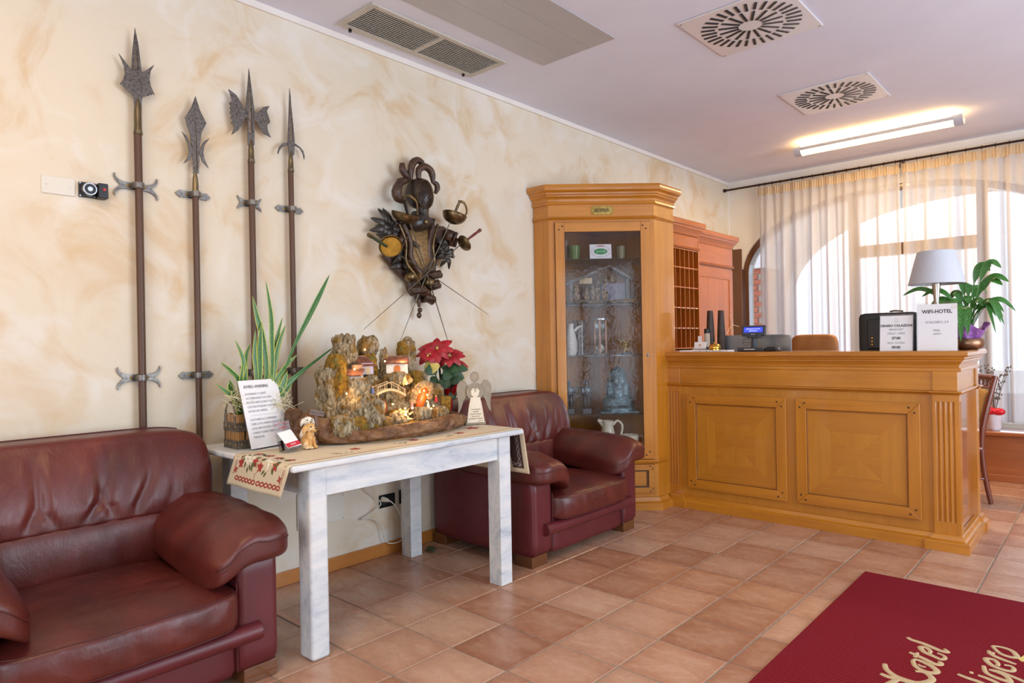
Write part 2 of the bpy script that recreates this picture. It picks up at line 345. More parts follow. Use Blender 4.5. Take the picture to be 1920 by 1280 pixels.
# ================================================================= the setting
AX, AY, TX, TY = 0.9145, 2.8062, 0.31, 0.30637
fl = build(G().box(-0.1, 6.2, -3.0, 7.45, -0.12, -0.003), 'floor', M_GROUT, kind='structure')
def inview(x, y, z=0.0, mg=0):
    q = Vector((x, y, z)) - CAM; d = q.dot(fw)
    if d < 0.15: return False
    px = 960 + 1252.6 * q.dot(rr) / d; py = 640 - 1252.6 * q.dot(uu) / d
    return -mg < px < 1920 + mg and -mg < py < 1280 + mg
tm = None; field = G(); J = 0.0038
for i in range(-4, 18):
    for j in range(-20, 16):
        x0, x1, y0, y1 = AX + TX * i + J, AX + TX * (i + 1) - J, AY + TY * j + J, AY + TY * (j + 1) - J
        x0, x1, y0, y1 = max(x0, 0.0), min(x1, 6.2), max(y0, -3.0), min(y1, 7.42)
        if x1 - x0 < 0.02 or y1 - y0 < 0.02: continue
        whole = x1 - x0 > 0.30 and y1 - y0 > 0.29
        cs = [(x0, y0), (x1, y0), (x1, y1), (x0, y1), ((x0 + x1) / 2, (y0 + y1) / 2)]
        vis = any(inview(a, b) for a, b in cs)
        hid = (0.2 < x0 and x1 < 2.55 and 4.66 < y0 and y1 < 7.5) or (x0 > 2.30 and y1 < 3.9 and y1 > 2.0 and False) or (x1 > 3.3 and y0 > 7) or (x1 < 0.75 and y0 > 4.4) or (x1 < 0.9 and 2.9 < y0 < 3.6 and False) or (x0 < 0.7 and y1 < 1.2)
        if vis and not hid:
            def tilemesh(w, h):
                g = G(); b = 0.0025
                def ring(s, z): return [(-w / 2 + s, -h / 2 + s, z), (w / 2 - s, -h / 2 + s, z), (w / 2 - s, h / 2 - s, z), (-w / 2 + s, h / 2 - s, z)]
                vs = ring(0, -0.006) + ring(0, -0.0022) + ring(b, 0)
                uv = [(p[0] / w + .5, p[1] / h + .5) for p in vs]
                fs = [(8, 9, 10, 11)] + [(4 + k, 4 + (k + 1) % 4, 8 + (k + 1) % 4, 8 + k) for k in range(4)] + [(k, (k + 1) % 4, 4 + (k + 1) % 4, 4 + k) for k in range(4)]
                g.add(vs, fs, None, uv); return g
            if whole and tm is not None: o = bpy.data.objects.new('tile', tm); col.objects.link(o); o.parent = fl
            else:
                o = build(tilemesh(x1 - x0, y1 - y0), 'tile', M_TILE, fl, local=True)
                if whole: tm = o.data
            o.location = ((x0 + x1) / 2, (y0 + y1) / 2, R_.uniform(-0.0006, 0.0004)); o.rotation_euler = (R_.uniform(-.0012, .0012), R_.uniform(-.0012, .0012), 0)
            FR[o.name] = Matrix.Identity(4)
        else: field.box(x0, x1, y0, y1, -0.005, -0.0003)
o = build(field, 'tile_field', M_TILE, fl, kind='stuff')
# walls
build(G().box(-0.12, 0.0, -3.0, 7.6, 0, 3.07), 'wall_left', M_WALL, kind='structure')
build(G().box(0.0, 0.014, -3.0, 7.42, 3.03, 3.066), 'trim_1', M_WHITE, kind='structure')
build(G().box(0.0, 0.012, 7.408, 7.42, 0, 3.03), 'trim_2', M_WHITE, kind='structure')
build(G().box(0.0, 0.016, -3.0, 3.915, 0.0, 0.075), 'baseboard_left', M_BASEB, bevel=0.003, kind='structure')
ceil = build(G().box(-0.1, 6.3, -3.0, 7.6, 3.065, 3.2), 'ceiling', M_CEIL, kind='structure')
# far wall with the wide arched opening
XA, XB, ZS, ZT, ZW = 0.145, 3.21, 2.0, 2.765, 0.46
def archz(x, xa=XA, xb=XB, zs=ZS, zt=ZT):
    t = (x - (xa + xb) / 2) / ((xb - xa) / 2); return zs + (zt - zs) * math.sqrt(max(0, 1 - abs(t) ** 2.15))
def arch_wall(name, mat, xa, xb, zs, zt, zw, x0, x1, y0, y1, top, n=36):
    g = G(); az = lambda x: archz(x, xa, xb, zs, zt)
    g.box(x0, xa, y0, y1, 0, top); g.box(xb, x1, y0, y1, 0, top)
    if zw > 0: g.box(xa, xb, y0, y1, 0, zw)
    xs = [(xa + xb) / 2 - (xb - xa) / 2 * math.cos(PI * i / n) for i in range(n + 1)]
    vs = []; fs = []
    for x in xs: vs += [(x, y0, az(x)), (x, y0, top), (x, y1, az(x)), (x, y1, top)]
    for i in range(n):
        a = i * 4; b = a + 4; fs += [(a, b, b + 1, a + 1), (a + 2, a + 3, b + 3, b + 2), (a, a + 2, b + 2, b), (a + 1, b + 1, b + 3, a + 3)]
    g.add(vs, fs); return build(g, name, mat, kind='structure')
arch_wall('wall_far', M_FARW, XA, XB, ZS, ZT, ZW, -0.1, 6.3, 7.42, 7.74, 3.07)
build(G().box(0.0, 6.2, 7.406, 7.42, 3.0, 3.066), 'trim_3', M_WHITE, kind='structure')
# arched timber window
wf = thing('window_1', None, None, (1.7, 7.5, 0), kind='structure')
def archband(g, wd, y0, y1, n=40):
    xs = [(XA + XB) / 2 - (XB - XA) / 2 * math.cos(PI * i / n) for i in range(n + 1)]
    P = [(XA, ZW)] + [(x, archz(x)) for x in xs] + [(XB, ZW)]
    c = ((XA + XB) / 2, 1.0); vs = []; fs = []
    for i, (x, z) in enumerate(P):
        if i in (0, 1): q = (x + wd, z)
        elif i >= len(P) - 2: q = (x - wd, z)
        else:
            a, b = P[i - 1], P[i + 1]; t = Vector((b[0] - a[0], b[1] - a[1])).normalized(); q = (x + t.y * wd, z - t.x * wd)
        vs += [(x, y0, z), (q[0], y0, q[1]), (x, y1, z), (q[0], y1, q[1])]
    for i in range(len(P) - 1):
        a = i * 4; b = a + 4; fs += [(a, a + 1, b + 1, b), (a + 1, a + 3, b + 3, b + 1), (a + 2, b + 2, b + 3, a + 3), (a, b, b + 2, a + 2)]
    g.add(vs, fs)
g = G(); archband(g, 0.065, 7.45, 7.54); build(g, 'window_frame', M_DARKW, wf)
for a, b in ((1.265, 1.36), (2.36, 2.44)):
    build(G().box(a, b, 7.455, 7.535, ZW, archz((a + b) / 2) - 0.05), 'mullion', M_DARKW, wf, bevel=0.004)
build(G().box(1.36, 2.36, 7.455, 7.535, 2.07, 2.19), 'transom', M_DARKW, wf, bevel=0.004)
def pane(x0, x1, z0, z1=None):
    g = G(); n = 14; vs = []; fs = []
    for i in range(n + 1):
        x = x0 + (x1 - x0) * i / n; t = (z1 if z1 else archz(x) - 0.06); t = max(t, z0 + 0.02)
        vs += [(x, 7.493, z0), (x, 7.493, t), (x, 7.499, z0), (x, 7.499, t)]
    for i in range(n):
        a = i * 4; b = a + 4; fs += [(a, b, b + 1, a + 1), (a + 2, a + 3, b + 3, b + 2)]
    fs += [(0, 1, 3, 2), (n * 4, n * 4 + 2, n * 4 + 3, n * 4 + 1)]
    g.add(vs, fs); build(g, 'pane', M_PANE, wf)
pane(0.205, 1.265, ZW + 0.02); pane(1.36, 2.36, ZW + 0.02, 2.07); pane(1.36, 2.36, 2.19); pane(2.44, 3.13, ZW + 0.02)
build(G().box(0.03, 0.150, 7.40, 7.53, 0.43, 2.29), 'window_casing', M_DARKW, wf, bevel=0.004)
# right and entrance walls with real openings (out of view, they let the daylight in)
g = G(); X = 6.2
g.box(X, X + .12, -3.0, -1.5, 0, 3.07); g.box(X, X + .12, .5, 2.0, 0, 3.07); g.box(X, X + .12, -1.5, .5, 2.6, 3.07); g.box(X, X + .12, -1.5, .5, 0, .25); g.box(X, X + .12, 5.2, 7.6, 0, 3.07); g.box(X, X + .12, 2.0, 5.2, 0, 0.4); g.box(X, X + .12, 2.0, 5.2, 2.7, 3.07)
build(g, 'wall_right', M_WHITE, kind='structure')
g = G()
g.box(-.1, 2.2, -3.12, -3, 0, 3.07); g.box(5.0, 6.3, -3.12, -3, 0, 3.07); g.box(2.2, 5.0, -3.12, -3, 2.7, 3.07); g.box(2.2, 5.0, -3.12, -3, 0, .3)
build(g, 'wall_back', M_WALL, kind='structure')
wr = thing('window_2', None, None, (6.22, 3.6, 0), kind='structure')
for y in (2.0, 3.03, 4.07, 5.1): build(G().box(6.18, 6.26, y, y + .1, .4, 2.7), 'mullion', M_DARKW, wr)
for y in (-1.5, -.85, -.2, .4): build(G().box(6.18, 6.26, y, y + .1, .25, 2.6), 'mullion', M_DARKW, wr)
build(G().box(6.18, 6.26, -1.5, .5, 1.15, 1.25), 'transom', M_DARKW, wr)
wr = thing('window_3', None, None, (3.6, -3.02, 0), kind='structure')
for x in (2.2, 3.1, 4.0, 4.9): build(G().box(x, x + .1, -3.06, -2.98, .3, 2.7), 'mullion', M_DARKW, wr)
# ---- portico outside the far window
M_BRICK = nmat('red_brick', '#9C5240', '#B46A52', 9, rough=0.85, bump=0.2, bscale=80); M_PLST = nmat('portico_plaster', '#CFCAC8', '#DAD6D4', 3, rough=0.85)
build(G().box(-4, 9, 7.74, 30, -0.2, -0.05), 'terrace_paving', nmat('terrace_stone', '#B5AEA6', '#C4BEB6', 5, rough=0.8), kind='structure')
arch_wall('portico_wall', M_PLST, -0.43, 4.2, 1.9, 3.14, 0.0, -0.95, 6.0, 10.4, 10.75, 3.6)
build(G().box(-0.95, 6.0, 7.74, 10.75, 3.6, 3.7), 'portico_roof', M_PLST, kind='structure')
pier = build(G().box(-1.25, -0.42, 9.42, 9.95, 0.0, 2.26), 'brick_pier', flat('brick_mortar', '#A89A8C', 0.9), label='red brick pier of the portico seen left of the curtain', cat='pier')
bm_ = None
for r in range(29):
    for k in range(4):
        x0 = -1.25 + k * 0.225 + (0.11 if r % 2 else 0); x1 = min(x0 + 0.215, -0.417); z0 = 0.005 + r * 0.078
        if x1 - x0 < 0.05: continue
        build(G().box(x0, x1, 9.40, 9.44, z0, z0 + 0.066), 'brick', M_BRICK, pier)
    build(G().box(-0.43, -0.405, 9.44 + (0.1 if r % 2 else 0), 9.66 + (0.1 if r % 2 else 0), 0.005 + r * .078, .071 + r * .078), 'brick', M_BRICK, pier)
build(G().box(-1.4, -0.3, 9.3, 10.05, 2.26, 2.7), 'portico_beam', M_PLST, kind='structure')
# ================================================================= reception counter
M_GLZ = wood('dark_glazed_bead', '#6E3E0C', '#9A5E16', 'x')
CT = thing('reception_counter', 'honey-coloured wooden reception counter with fluted pilasters and two square panels', 'counter', (1.66, 4.9, 0))
YF, XL, XR, YB = 4.645, 0.705, 2.615, 5.34
ZC = 1.173
# carcass
build(G().box(XL, XR - .02, YF + .005, YF + .03, 0.03, 1.05), 'front_panel', M_WZ2, CT)
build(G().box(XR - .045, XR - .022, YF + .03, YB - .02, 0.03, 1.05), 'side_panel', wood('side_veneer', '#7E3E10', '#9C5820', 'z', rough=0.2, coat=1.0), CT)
build(G().box(XL, 2.57, 5.0, YB, 0.70, 0.74), 'desk_top', M_WX, CT, bevel=0.004)
build(G().box(XL, XL + .03, YF + .03, 5.0, 0.03, 1.1), 'end_panel', M_WZ, CT)
# slab with return along the right side
g = G(); g.sweep([(-0.40, 1.138), (0.045, 1.138), (0.053, 1.146), (0.053, 1.165), (0.045, ZC), (-0.40, ZC)], [(XL - .01, YF), (XR, YF), (XR, YB + .02)])
build(g, 'slab', M_WX, CT, smooth=30)
# cornice
corn = [(-0.01, 1.050), (0.012, 1.050), (0.014, 1.060), (0.012, 1.070), (0.002, 1.074), (0.004, 1.090), (0.016, 1.104), (0.018, 1.110), (0.026, 1.112), (0.026, 1.118), (0.034, 1.126), (0.036, 1.138), (-0.01, 1.138)]
g = G(); g.sweep(corn, [(XL, YF), (XR, YF), (XR, YB)]); build(g, 'cornice', M_WX, CT, smooth=30)
# frieze boards, between and over the pilasters
PLA, PLB, PRA, PRB = 0.717, 0.832, 2.482, 2.606
build(G().box(PLB + .001, PRA - .001, YF - .008, YF + .006, 0.937, 1.05), 'frieze', M_WX, CT, bevel=0.002)
for a, b in ((XL, PLB), (PRA, XR - .004)): build(G().box(a, b, YF - .016, YF + .006, 0.937, 1.05), 'frieze', M_WX, CT, bevel=0.002)
build(G().box(XR - .022, XR - .005, YF + .006, 5.24, 0.937, 1.05), 'frieze', M_WY, CT, bevel=0.002)
build(G().box(XR - .022, XR + .006, 5.262, YB, 0.937, 1.05), 'frieze', M_WY, CT, bevel=0.002)
# astragal below the frieze and plinth, breaking forward around the pilasters
J2 = 0.014
jog = [(XL, YF - J2), (PLB, YF - J2), (PLB, YF), (PRA, YF), (PRA, YF - J2), (XR, YF - J2), (XR, 5.245), (XR + .012, 5.245), (XR + .012, YB)]
g = G(); g.sweep([(-.02, .913), (.003, .913), (.008, .917), (.005, .921), (.016, .925), (.02, .930), (.016, .936), (-.02, .938)], jog); build(g, 'astragal', M_WX, CT, smooth=30)
g = G(); g.sweep([(-.02, 0), (.046, 0), (.046, .052), (.040, .057), (.030, .058), (.018, .066), (.012, .080), (.010, .088), (.0, .092), (-.02, .092)], jog); build(g, 'plinth', M_WX, CT, smooth=30)
# fluted pilasters
def pilaster(g, x0, x1, y, z0, z1, nf=4, dep=.014, th=.02):
    w_ = (x1 - x0); fw_ = w_ * 0.085; gap = w_ * 0.21; st = x0 + w_ * 0.5 - gap * (nf - 1) / 2
    pr = [(x0, y)]
    for i in range(nf):
        c = st + gap * i
        for k in range(7): a = PI * k / 6; pr.append((c - fw_ * math.cos(a), y + dep * 0.6 * math.sin(a)))
    pr += [(x1, y), (x1, y + th), (x0, y + th)]
    m = z0 + .075; t = z1 - .042
    g.prism(pr, t - m, mtx((0, 0, m))); g.box(x0, x1, y, y + th, z0, m); g.box(x0, x1, y, y + th, t, z1)
for a, b in ((PLA, PLB), (PRA, PRB)):
    g = G(); pilaster(g, a, b, YF - J2, .09, .915); build(g, 'pilaster', M_WZ, CT)
g = G(); Mx = Matrix.Translation((XR - .004, YF - J2 + .002, 0)) @ Matrix.Rotation(PI / 2, 4, 'Z')
gg = G(); pilaster(gg, 0.0, 0.075, -0.006, .09, .915, 3); g.add(gg.v, gg.f, Mx); build(g, 'pilaster', M_WZ, CT)
build(G().box(XR - .04, XR + .006, 5.25, YB, .05, .915), 'corner_post', M_WZ, CT, bevel=.003)
# square raised panels: mitred frame pieces, quarter-matched field, dark pegs
def panel(x0, x1, z0, z1, fwid, y, parent, mh=M_WX, mv=M_WZ):
    ix0, ix1, iz0, iz1 = x0 + fwid, x1 - fwid, z0 + fwid, z1 - fwid
    for poly, m in (([(x0, z0), (x1, z0), (ix1, iz0), (ix0, iz0)], mh), ([(x0, z1), (ix0, iz1), (ix1, iz1), (x1, z1)], mh), ([(x0, z0), (ix0, iz0), (ix0, iz1), (x0, z1)], mv), ([(x1, z0), (x1, z1), (ix1, iz1), (ix1, iz0)], mv)):
        g = G(); cx = sum(p[0] for p in poly) / 4; cz = sum(p[1] for p in poly) / 4
        n = 4; vs = []; d = .026
        vs += [(p[0], y, p[1]) for p in poly] + [(p[0], y - d, p[1]) for p in poly]
        fs = [(3, 2, 1, 0), (4, 5, 6, 7)] + [(i, (i + 1) % 4, 4 + (i + 1) % 4, 4 + i) for i in range(4)]
        g.add(vs, fs); bmn = build(g, 'panel_rail', m, parent, bevel=.0035)
        bm = bmesh.new(); bm.from_mesh(bmn.data); bmesh.ops.recalc_face_normals(bm, faces=bm.faces); bm.to_mesh(bmn.data); bm.free()
    cx, cz = (ix0 + ix1) / 2, (iz0 + iz1) / 2; q = [(ix0, iz0), (ix1, iz0), (ix1, iz1), (ix0, iz1)]
    bead = .008
    for i in range(4):
        a, b = q[i], q[(i + 1) % 4]; m = M_WX2 if i % 2 == 0 else M_WZ2
        h = lambda p: ((p[0] + cx) / 2, (p[1] + cz) / 2); a2, b2 = h(a), h(b); m2 = M_WZ2 if i % 2 == 0 else M_WX2
        build(G().add([(a[0], y - .012, a[1]), (b[0], y - .012, b[1]), (b2[0], y - .012, b2[1]), (a2[0], y - .012, a2[1])], [(0, 1, 2, 3)]), 'veneer_field', m, parent)
        build(G().add([(a2[0], y - .012, a2[1]), (b2[0], y - .012, b2[1]), (cx, y - .012, cz)], [(0, 1, 2)]), 'veneer_field', m2, parent)
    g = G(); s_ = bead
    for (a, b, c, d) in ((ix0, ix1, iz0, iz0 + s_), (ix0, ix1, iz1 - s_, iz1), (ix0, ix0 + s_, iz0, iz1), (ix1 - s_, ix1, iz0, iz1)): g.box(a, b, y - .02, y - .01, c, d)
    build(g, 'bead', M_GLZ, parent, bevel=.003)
    for sx, ox in ((x0, 1), (x1, -1)):
        for sz, oz in ((z0, 1), (z1, -1)):
            for dx, dz in ((.028, .058), (.058, .028)):
                g = G(); g.lathe([(.0065, 0), (.006, .003), (.003, .0045), (0.0, .005)], 8, Matrix.Translation((sx + ox * dx, y - .026, sz + oz * dz)) @ Matrix.Rotation(PI / 2, 4, 'X')); build(g, 'peg', M_PEG, parent)
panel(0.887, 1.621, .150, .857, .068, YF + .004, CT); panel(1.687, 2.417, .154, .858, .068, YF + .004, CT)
# ================================================================= corner display cabinet (hexagonal front)
CA = math.atan2(4.46 - 3.915, 0.73 - 0.15); LD = 0.796
CB = thing('display_cabinet', 'honey wood corner display cabinet with rippled glass door and RECEPTION plate', 'cabinet', (0.15, 3.915, 0), CA)
CM = mtx((0.15, 3.915, 0), CA)          # local x along the door, local -y out of the door
path = [(0.006, 3.915), (0.15, 3.915), (0.73, 4.46), (0.73, 4.6)]
pathc = [(0.006, 3.915), (0.15, 3.915), (0.73, 4.46), (0.73, 4.755)]
g = G(); g.sweep([(-.02, 2.295), (.012, 2.295), (.018, 2.301), (.016, 2.312), (.008, 2.318), (.012, 2.336), (.026, 2.350), (.032, 2.352), (.034, 2.362), (.044, 2.366), (.046, 2.380), (.060, 2.386), (.070, 2.392), (.074, 2.404), (.074, 2.424), (.068, 2.436), (-.02, 2.436)], pathc); build(g, 'cornice', M_WX, CB, smooth=30)
build(G().prism([(0.006, 3.93), (.15, 3.93), (.715, 4.46), (.715, 4.755), (0.006, 4.755)], .012, mtx((0, 0, 2.42))), 'top_board', M_WX, CB)
g = G(); g.sweep([(-.02, 2.205), (0, 2.205), (0, 2.297), (-.02, 2.297)], pathc); build(g, 'frieze', M_WX, CB)
g = G(); g.sweep([(-.02, 2.181), (.006, 2.181), (.012, 2.187), (.008, 2.192), (.016, 2.197), (.012, 2.206), (-.02, 2.206)], pathc); build(g, 'astragal', M_WX, CB, smooth=30)
build(G().box(.006, .15, 3.915, 3.933, .09, 2.185), 'side_panel', M_WZ, CB)
build(G().box(.712, .73, 4.46, 4.755, .09, 2.185), 'side_panel', M_WZ, CB)
def L(g, x0, x1, y0, y1, z0, z1): return g.box(x0, x1, y0, y1, z0, z1, CM)
for a, b in ((0.0, .044), (.764, LD)): build(L(G(), a, b, 0, .02, .09, 2.185), 'stile', M_WZ, CB, bevel=.002)
build(L(G(), .044, .764, 0, .02, 2.166, 2.19), 'rail', M_WX, CB)
build(L(G(), .044, .764, 0, .02, .338, .372), 'rail', M_WX, CB); build(L(G(), .044, .764, 0, .02, .085, .12), 'rail', M_WX, CB)
g = G(); g.sweep([(-.01, .340), (.006, .340), (.012, .346), (.008, .351), (.018, .356), (.020, .362), (.012, .370), (-.01, .370)], [(0.006, 3.915), (0.15, 3.915), (0.73, 4.46), (0.73, 4.585)]); build(g, 'waist_moulding', M_WX, CB, smooth=30)
g = G(); g.sweep([(-.02, 0), (.046, 0), (.046, .052), (.034, .056), (.022, .062), (.014, .078), (.010, .088), (0, .092), (-.02, .092)], [(0.02, 3.915), (0.15, 3.915), (0.73, 4.46), (0.73, 4.585)]); build(g, 'plinth', M_WX, CB, smooth=30)
# door
DR = build(L(G(), .047, .117, -.018, .006, .378, 2.162), 'door', M_WZ, CB, bevel=.003)
build(L(G(), .689, .761, -.018, .006, .378, 2.162), 'door_stile', M_WZ, DR, bevel=.003)
build(L(G(), .117, .689, -.018, .006, 2.090, 2.162), 'door_rail', M_WX, DR, bevel=.003); build(L(G(), .117, .689, -.018, .006, .378, .440), 'door_rail', M_WX, DR, bevel=.003)
g = G()
for a, b, c, d in ((.113, .121, .436, 2.094), (.685, .693, .436, 2.094), (.113, .693, .434, .442), (.113, .693, 2.088, 2.096)): L(g, a, b, -.012, .0, c, d)
build(g, 'door_bead', M_PEG, DR)
build(L(G(), .119, .687, -.008, -.004, .44, 2.092), 'pane', M_CABG, DR)
for sx, ox in ((.047, 1), (.761, -1)):
    for sz, oz in ((.378, 1), (2.162, -1)):
        for dx, dz in ((.03, .055), (.055, .03)):
            g = G(); g.lathe([(.0065, 0), (.006, .003), (.003, .0045), (0, .005)], 8, CM @ Matrix.Translation((sx + ox * dx, -.018, sz + oz * dz)) @ Matrix.Rotation(PI / 2, 4, 'X')); build(g, 'peg', M_PEG, DR)
g = G(); g.lathe([(.014, 0), (.013, .003), (.006, .004), (0, .004)], 12, CM @ Matrix.Translation((.727, -.018, 1.158)) @ Matrix.Rotation(PI / 2, 4, 'X'), sx=.7); build(g, 'lock', M_IRON, DR, smooth=40)
# lower panel with moulded frame
LP = build(L(G(), .047, .761, -.004, .008, .122, .336), 'lower_panel', M_WX, CB)
for a, b, c, d in ((.047, .761, .294, .336), (.047, .761, .122, .164), (.047, .089, .164, .294), (.719, .761, .164, .294)): build(L(G(), a, b, -.018, -.004, c, d), 'panel_rail', M_WX, LP, bevel=.003)
g = G()
for a, b, c, d in ((.089, .719, .284, .294), (.089, .719, .164, .174), (.089, .099, .174, .284), (.709, .719, .174, .284)): L(g, a, b, -.012, -.004, c, d)
build(g, 'bead', M_PEG, LP)
for sx, ox in ((.047, 1), (.761, -1)):
    for sz, oz in ((.122, 1), (.336, -1)):
        for dx, dz in ((.012, .03), (.03, .012)):
            g = G(); g.lathe([(.0055, 0), (.005, .003), (0, .005)], 8, CM @ Matrix.Translation((sx + ox * dx, -.018, sz + oz * dz)) @ Matrix.Rotation(PI / 2, 4, 'X')); build(g, 'peg', M_PEG, LP)
# inside
build(G().box(.006, .02, 3.933, 4.755, .40, 2.2), 'back_panel', M_WZ, CB); build(G().box(.02, .712, 4.738, 4.752, .40, 2.2), 'back_panel', M_WZ, CB)
inn = [(.02, 3.935), (.14, 3.935), (.70, 4.46), (.70, 4.735), (.02, 4.735)]
build(G().prism(inn, .02, mtx((0, 0, .40))), 'bottom_board', M_WX, CB); build(G().prism(inn, .02, mtx((0, 0, 2.16))), 'ceiling_board', M_WX, CB)
ins2 = [(.022, 3.96), (.13, 3.96), (.67, 4.47), (.67, 4.735), (.022, 4.735)]
SHZ = (.712, 1.160, 1.548, 1.895)
for z in SHZ: build(G().prism(ins2, .008, mtx((0, 0, z - .008))), 'glass_shelf', M_SHELFG, CB)
# brass plate
pl = G(); c = .014; w_, h_ = .083, .033
pl.prism([(-w_, -h_ + c), (-w_ + c, -h_), (w_ - c, -h_), (w_, -h_ + c), (w_, h_ - c), (w_ - c, h_), (-w_ + c, h_), (-w_, h_ - c)], .003, CM @ frame_mtx((.405, -.0005, 2.25), (1, 0, 0), (0, 0, 1)))
PLT = build(pl, 'name_plate', M_BRASS, CB, bevel=.001)
text('RECEPTION', .034, M_INK, CM @ frame_mtx((.405, -.0040, 2.25), (1, 0, 0), (0, 0, 1)), PLT, width=.62, off=.0006)
# ================================================================= key rack behind the counter
KR = thing('key_rack', 'wooden pigeonhole key rack with moulded cornice behind the counter', 'key rack', (0.15, 5.6, 0))
KX = .30; Y0, Y1 = 4.775, 6.045; ZB = 1.19
build(G().box(.01, .02, Y0, Y1, ZB - .02, 2.24), 'back_panel', M_OZ, KR)
rows = [ZB, 1.378, 1.569, 1.761, 1.946, 2.12]
for z in rows: build(G().box(.02, KX, Y0 + .02, Y1 - .02, z - .008, z + .004), 'shelf', M_OY, KR, bevel=.001)
ny = 14; cw = (Y1 - Y0 - .04) / ny
for i in range(1, ny): build(G().box(.02, KX - .002, Y0 + .02 + cw * i - .004, Y0 + .02 + cw * i + .004, ZB, 2.112), 'divider', M_OZ, KR)
for y in (Y0, Y1 - .022): build(G().box(.01, KX + .006, y, y + .022, ZB - .02, 2.25), 'side_panel', M_OZ, KR)
build(G().box(.021, KX + .004, Y0 + .022, Y1 - .022, 2.126, 2.25), 'frieze', M_OY, KR)
for z in (1.378, 1.569):
    for i in range(8, ny): build(G().box(KX - .002, KX + .002, Y0 + .02 + cw * (i + .5) - .012, Y0 + .02 + cw * (i + .5) + .012, z - .007, z + .003), 'number_tag', M_WPLAS, KR)
prf = [(-.02, 0), (.006, 0), (.010, .006), (.006, .012), (.010, .03), (.026, .05), (.030, .056), (.038, .060), (.040, .076), (.052, .084), (.056, .096), (.056, .122), (.048, .132), (-.02, .132)]
g = G(); g.sweep(prf, [(KX, Y0), (KX, Y1), (.02, Y1)][::1], z0=2.255); build(g, 'cornice', M_OY, KR, smooth=30)
g = G(); g.sweep([(-.02, 0), (.008, 0), (.014, .006), (.008, .011), (.014, .018), (.008, .024), (-.02, .024)], [(KX, Y0), (KX, Y1), (.02, Y1)], z0=2.126); build(g, 'astragal', M_OY, KR, smooth=30)
build(G().box(.01, KX, Y0, Y1, 0, ZB - .02), 'base_cabinet', M_OZ, KR)
KC = thing('wall_cupboard', 'tall wooden cupboard with one framed door beside the window casing', 'cupboard', (0.12, 6.5, 0))
KX2 = .25; Y2, Y3 = 6.06, 6.93
build(G().box(.01, KX2 - .014, Y2, Y3, 0, 2.24), 'body', M_OZ, KC)
for a, b, c, d in ((Y2, Y2 + .07, 0, 2.0), (Y3 - .075, Y3, 0, 2.0), (Y2 + .07, Y3 - .075, 1.91, 2.0)): build(G().box(KX2 - .014, KX2, a, b, c, d), 'frame_rail', M_OY if c > 1 else M_OZ, KC, bevel=.003)
D2 = build(G().box(KX2 - .010, KX2 - .004, Y2 + .075, Y3 - .08, .2, 1.905), 'door', M_OZ, KC)
g = G(); g.sweep([(-.01, 0), (.004, 0), (.008, .006), (.004, .012), (-.01, .012)], [(0, 0), (1, 0)]) if False else None
for a, b, c, d in ((Y2 + .07, Y3 - .075, 1.895, 1.910), (Y3 - .09, Y3 - .075, .2, 1.905), (Y2 + .07, Y2 + .085, .2, 1.905)): build(G().box(KX2 - .006, KX2 + .003, a, b, c, d), 'door_bead', M_OY, D2, bevel=.003)
build(G().box(KX2 - .0139, KX2 + .001, Y2 + .001, Y3 - .001, 2.03, 2.238), 'frieze', M_OY, KC)
g = G(); g.sweep([(-.02, 0), (.008, 0), (.014, .006), (.008, .011), (.014, .018), (.008, .024), (-.02, .024)], [(KX2, Y2), (KX2, Y3), (.02, Y3)], z0=2.02); build(g, 'astragal', M_OY, KC, smooth=30)
g = G(); g.sweep(prf, [(KX2, Y2), (KX2, Y3), (.02, Y3)], z0=2.225); build(g, 'cornice', M_OY, KC, smooth=30)
# ================================================================= leather armchairs
def leather():
    m, nt, out = newmat('oxblood_leather'); v = coords(nt, 'Object')
    big = noise_(nt, v, 3.2, 4, 0.55, 0.6); a = ramp(nt, big, [(0.35, S('#481814')), (0.6, S('#60241D')), (0.75, S('#703026'))])
    wear = noise_(nt, v, 9, 6, 0.7, 1.0); a = mixc(nt, ramp(nt, wear, [(0.66, (0, 0, 0, 1)), (0.78, (0.35,) * 3 + (1,))]), a, S('#A86648'))
    cell = N(nt, 'ShaderNodeTexVoronoi', {'Vector': v, 'Scale': 420.0}).outputs[0]; cr = noise_(nt, coords(nt, 'Object', (1, 1, .5)), 22, 6, 0.7, 2.2)
    n1 = bump_(nt, cell, 0.10, 0.0015); n2 = bump_(nt, cr, 0.22, 0.008, n1)
    rg = ramp(nt, wear, [(0.3, (0.30,) * 3), (0.7, (0.42,) * 3)])
    princ(nt, out, c=a, rough=rg, spec=0.55, n=n2); return m
M_LEA = leather()
M_VINYL = nmat('burgundy_side_leather', '#5A1D22', '#64242A', 5, rough=0.42, bump=0.10, bscale=420, bdist=0.001, spec=0.5)
M_STITCH = flat('leather_piping', '#4A1614', 0.5); M_FOOT = wood('stained_foot', '#46260F', '#6E3F1A', 'y', rough=0.45)
def nz(x, y, z, s): return noise.noise((x * s, y * s, z * s))
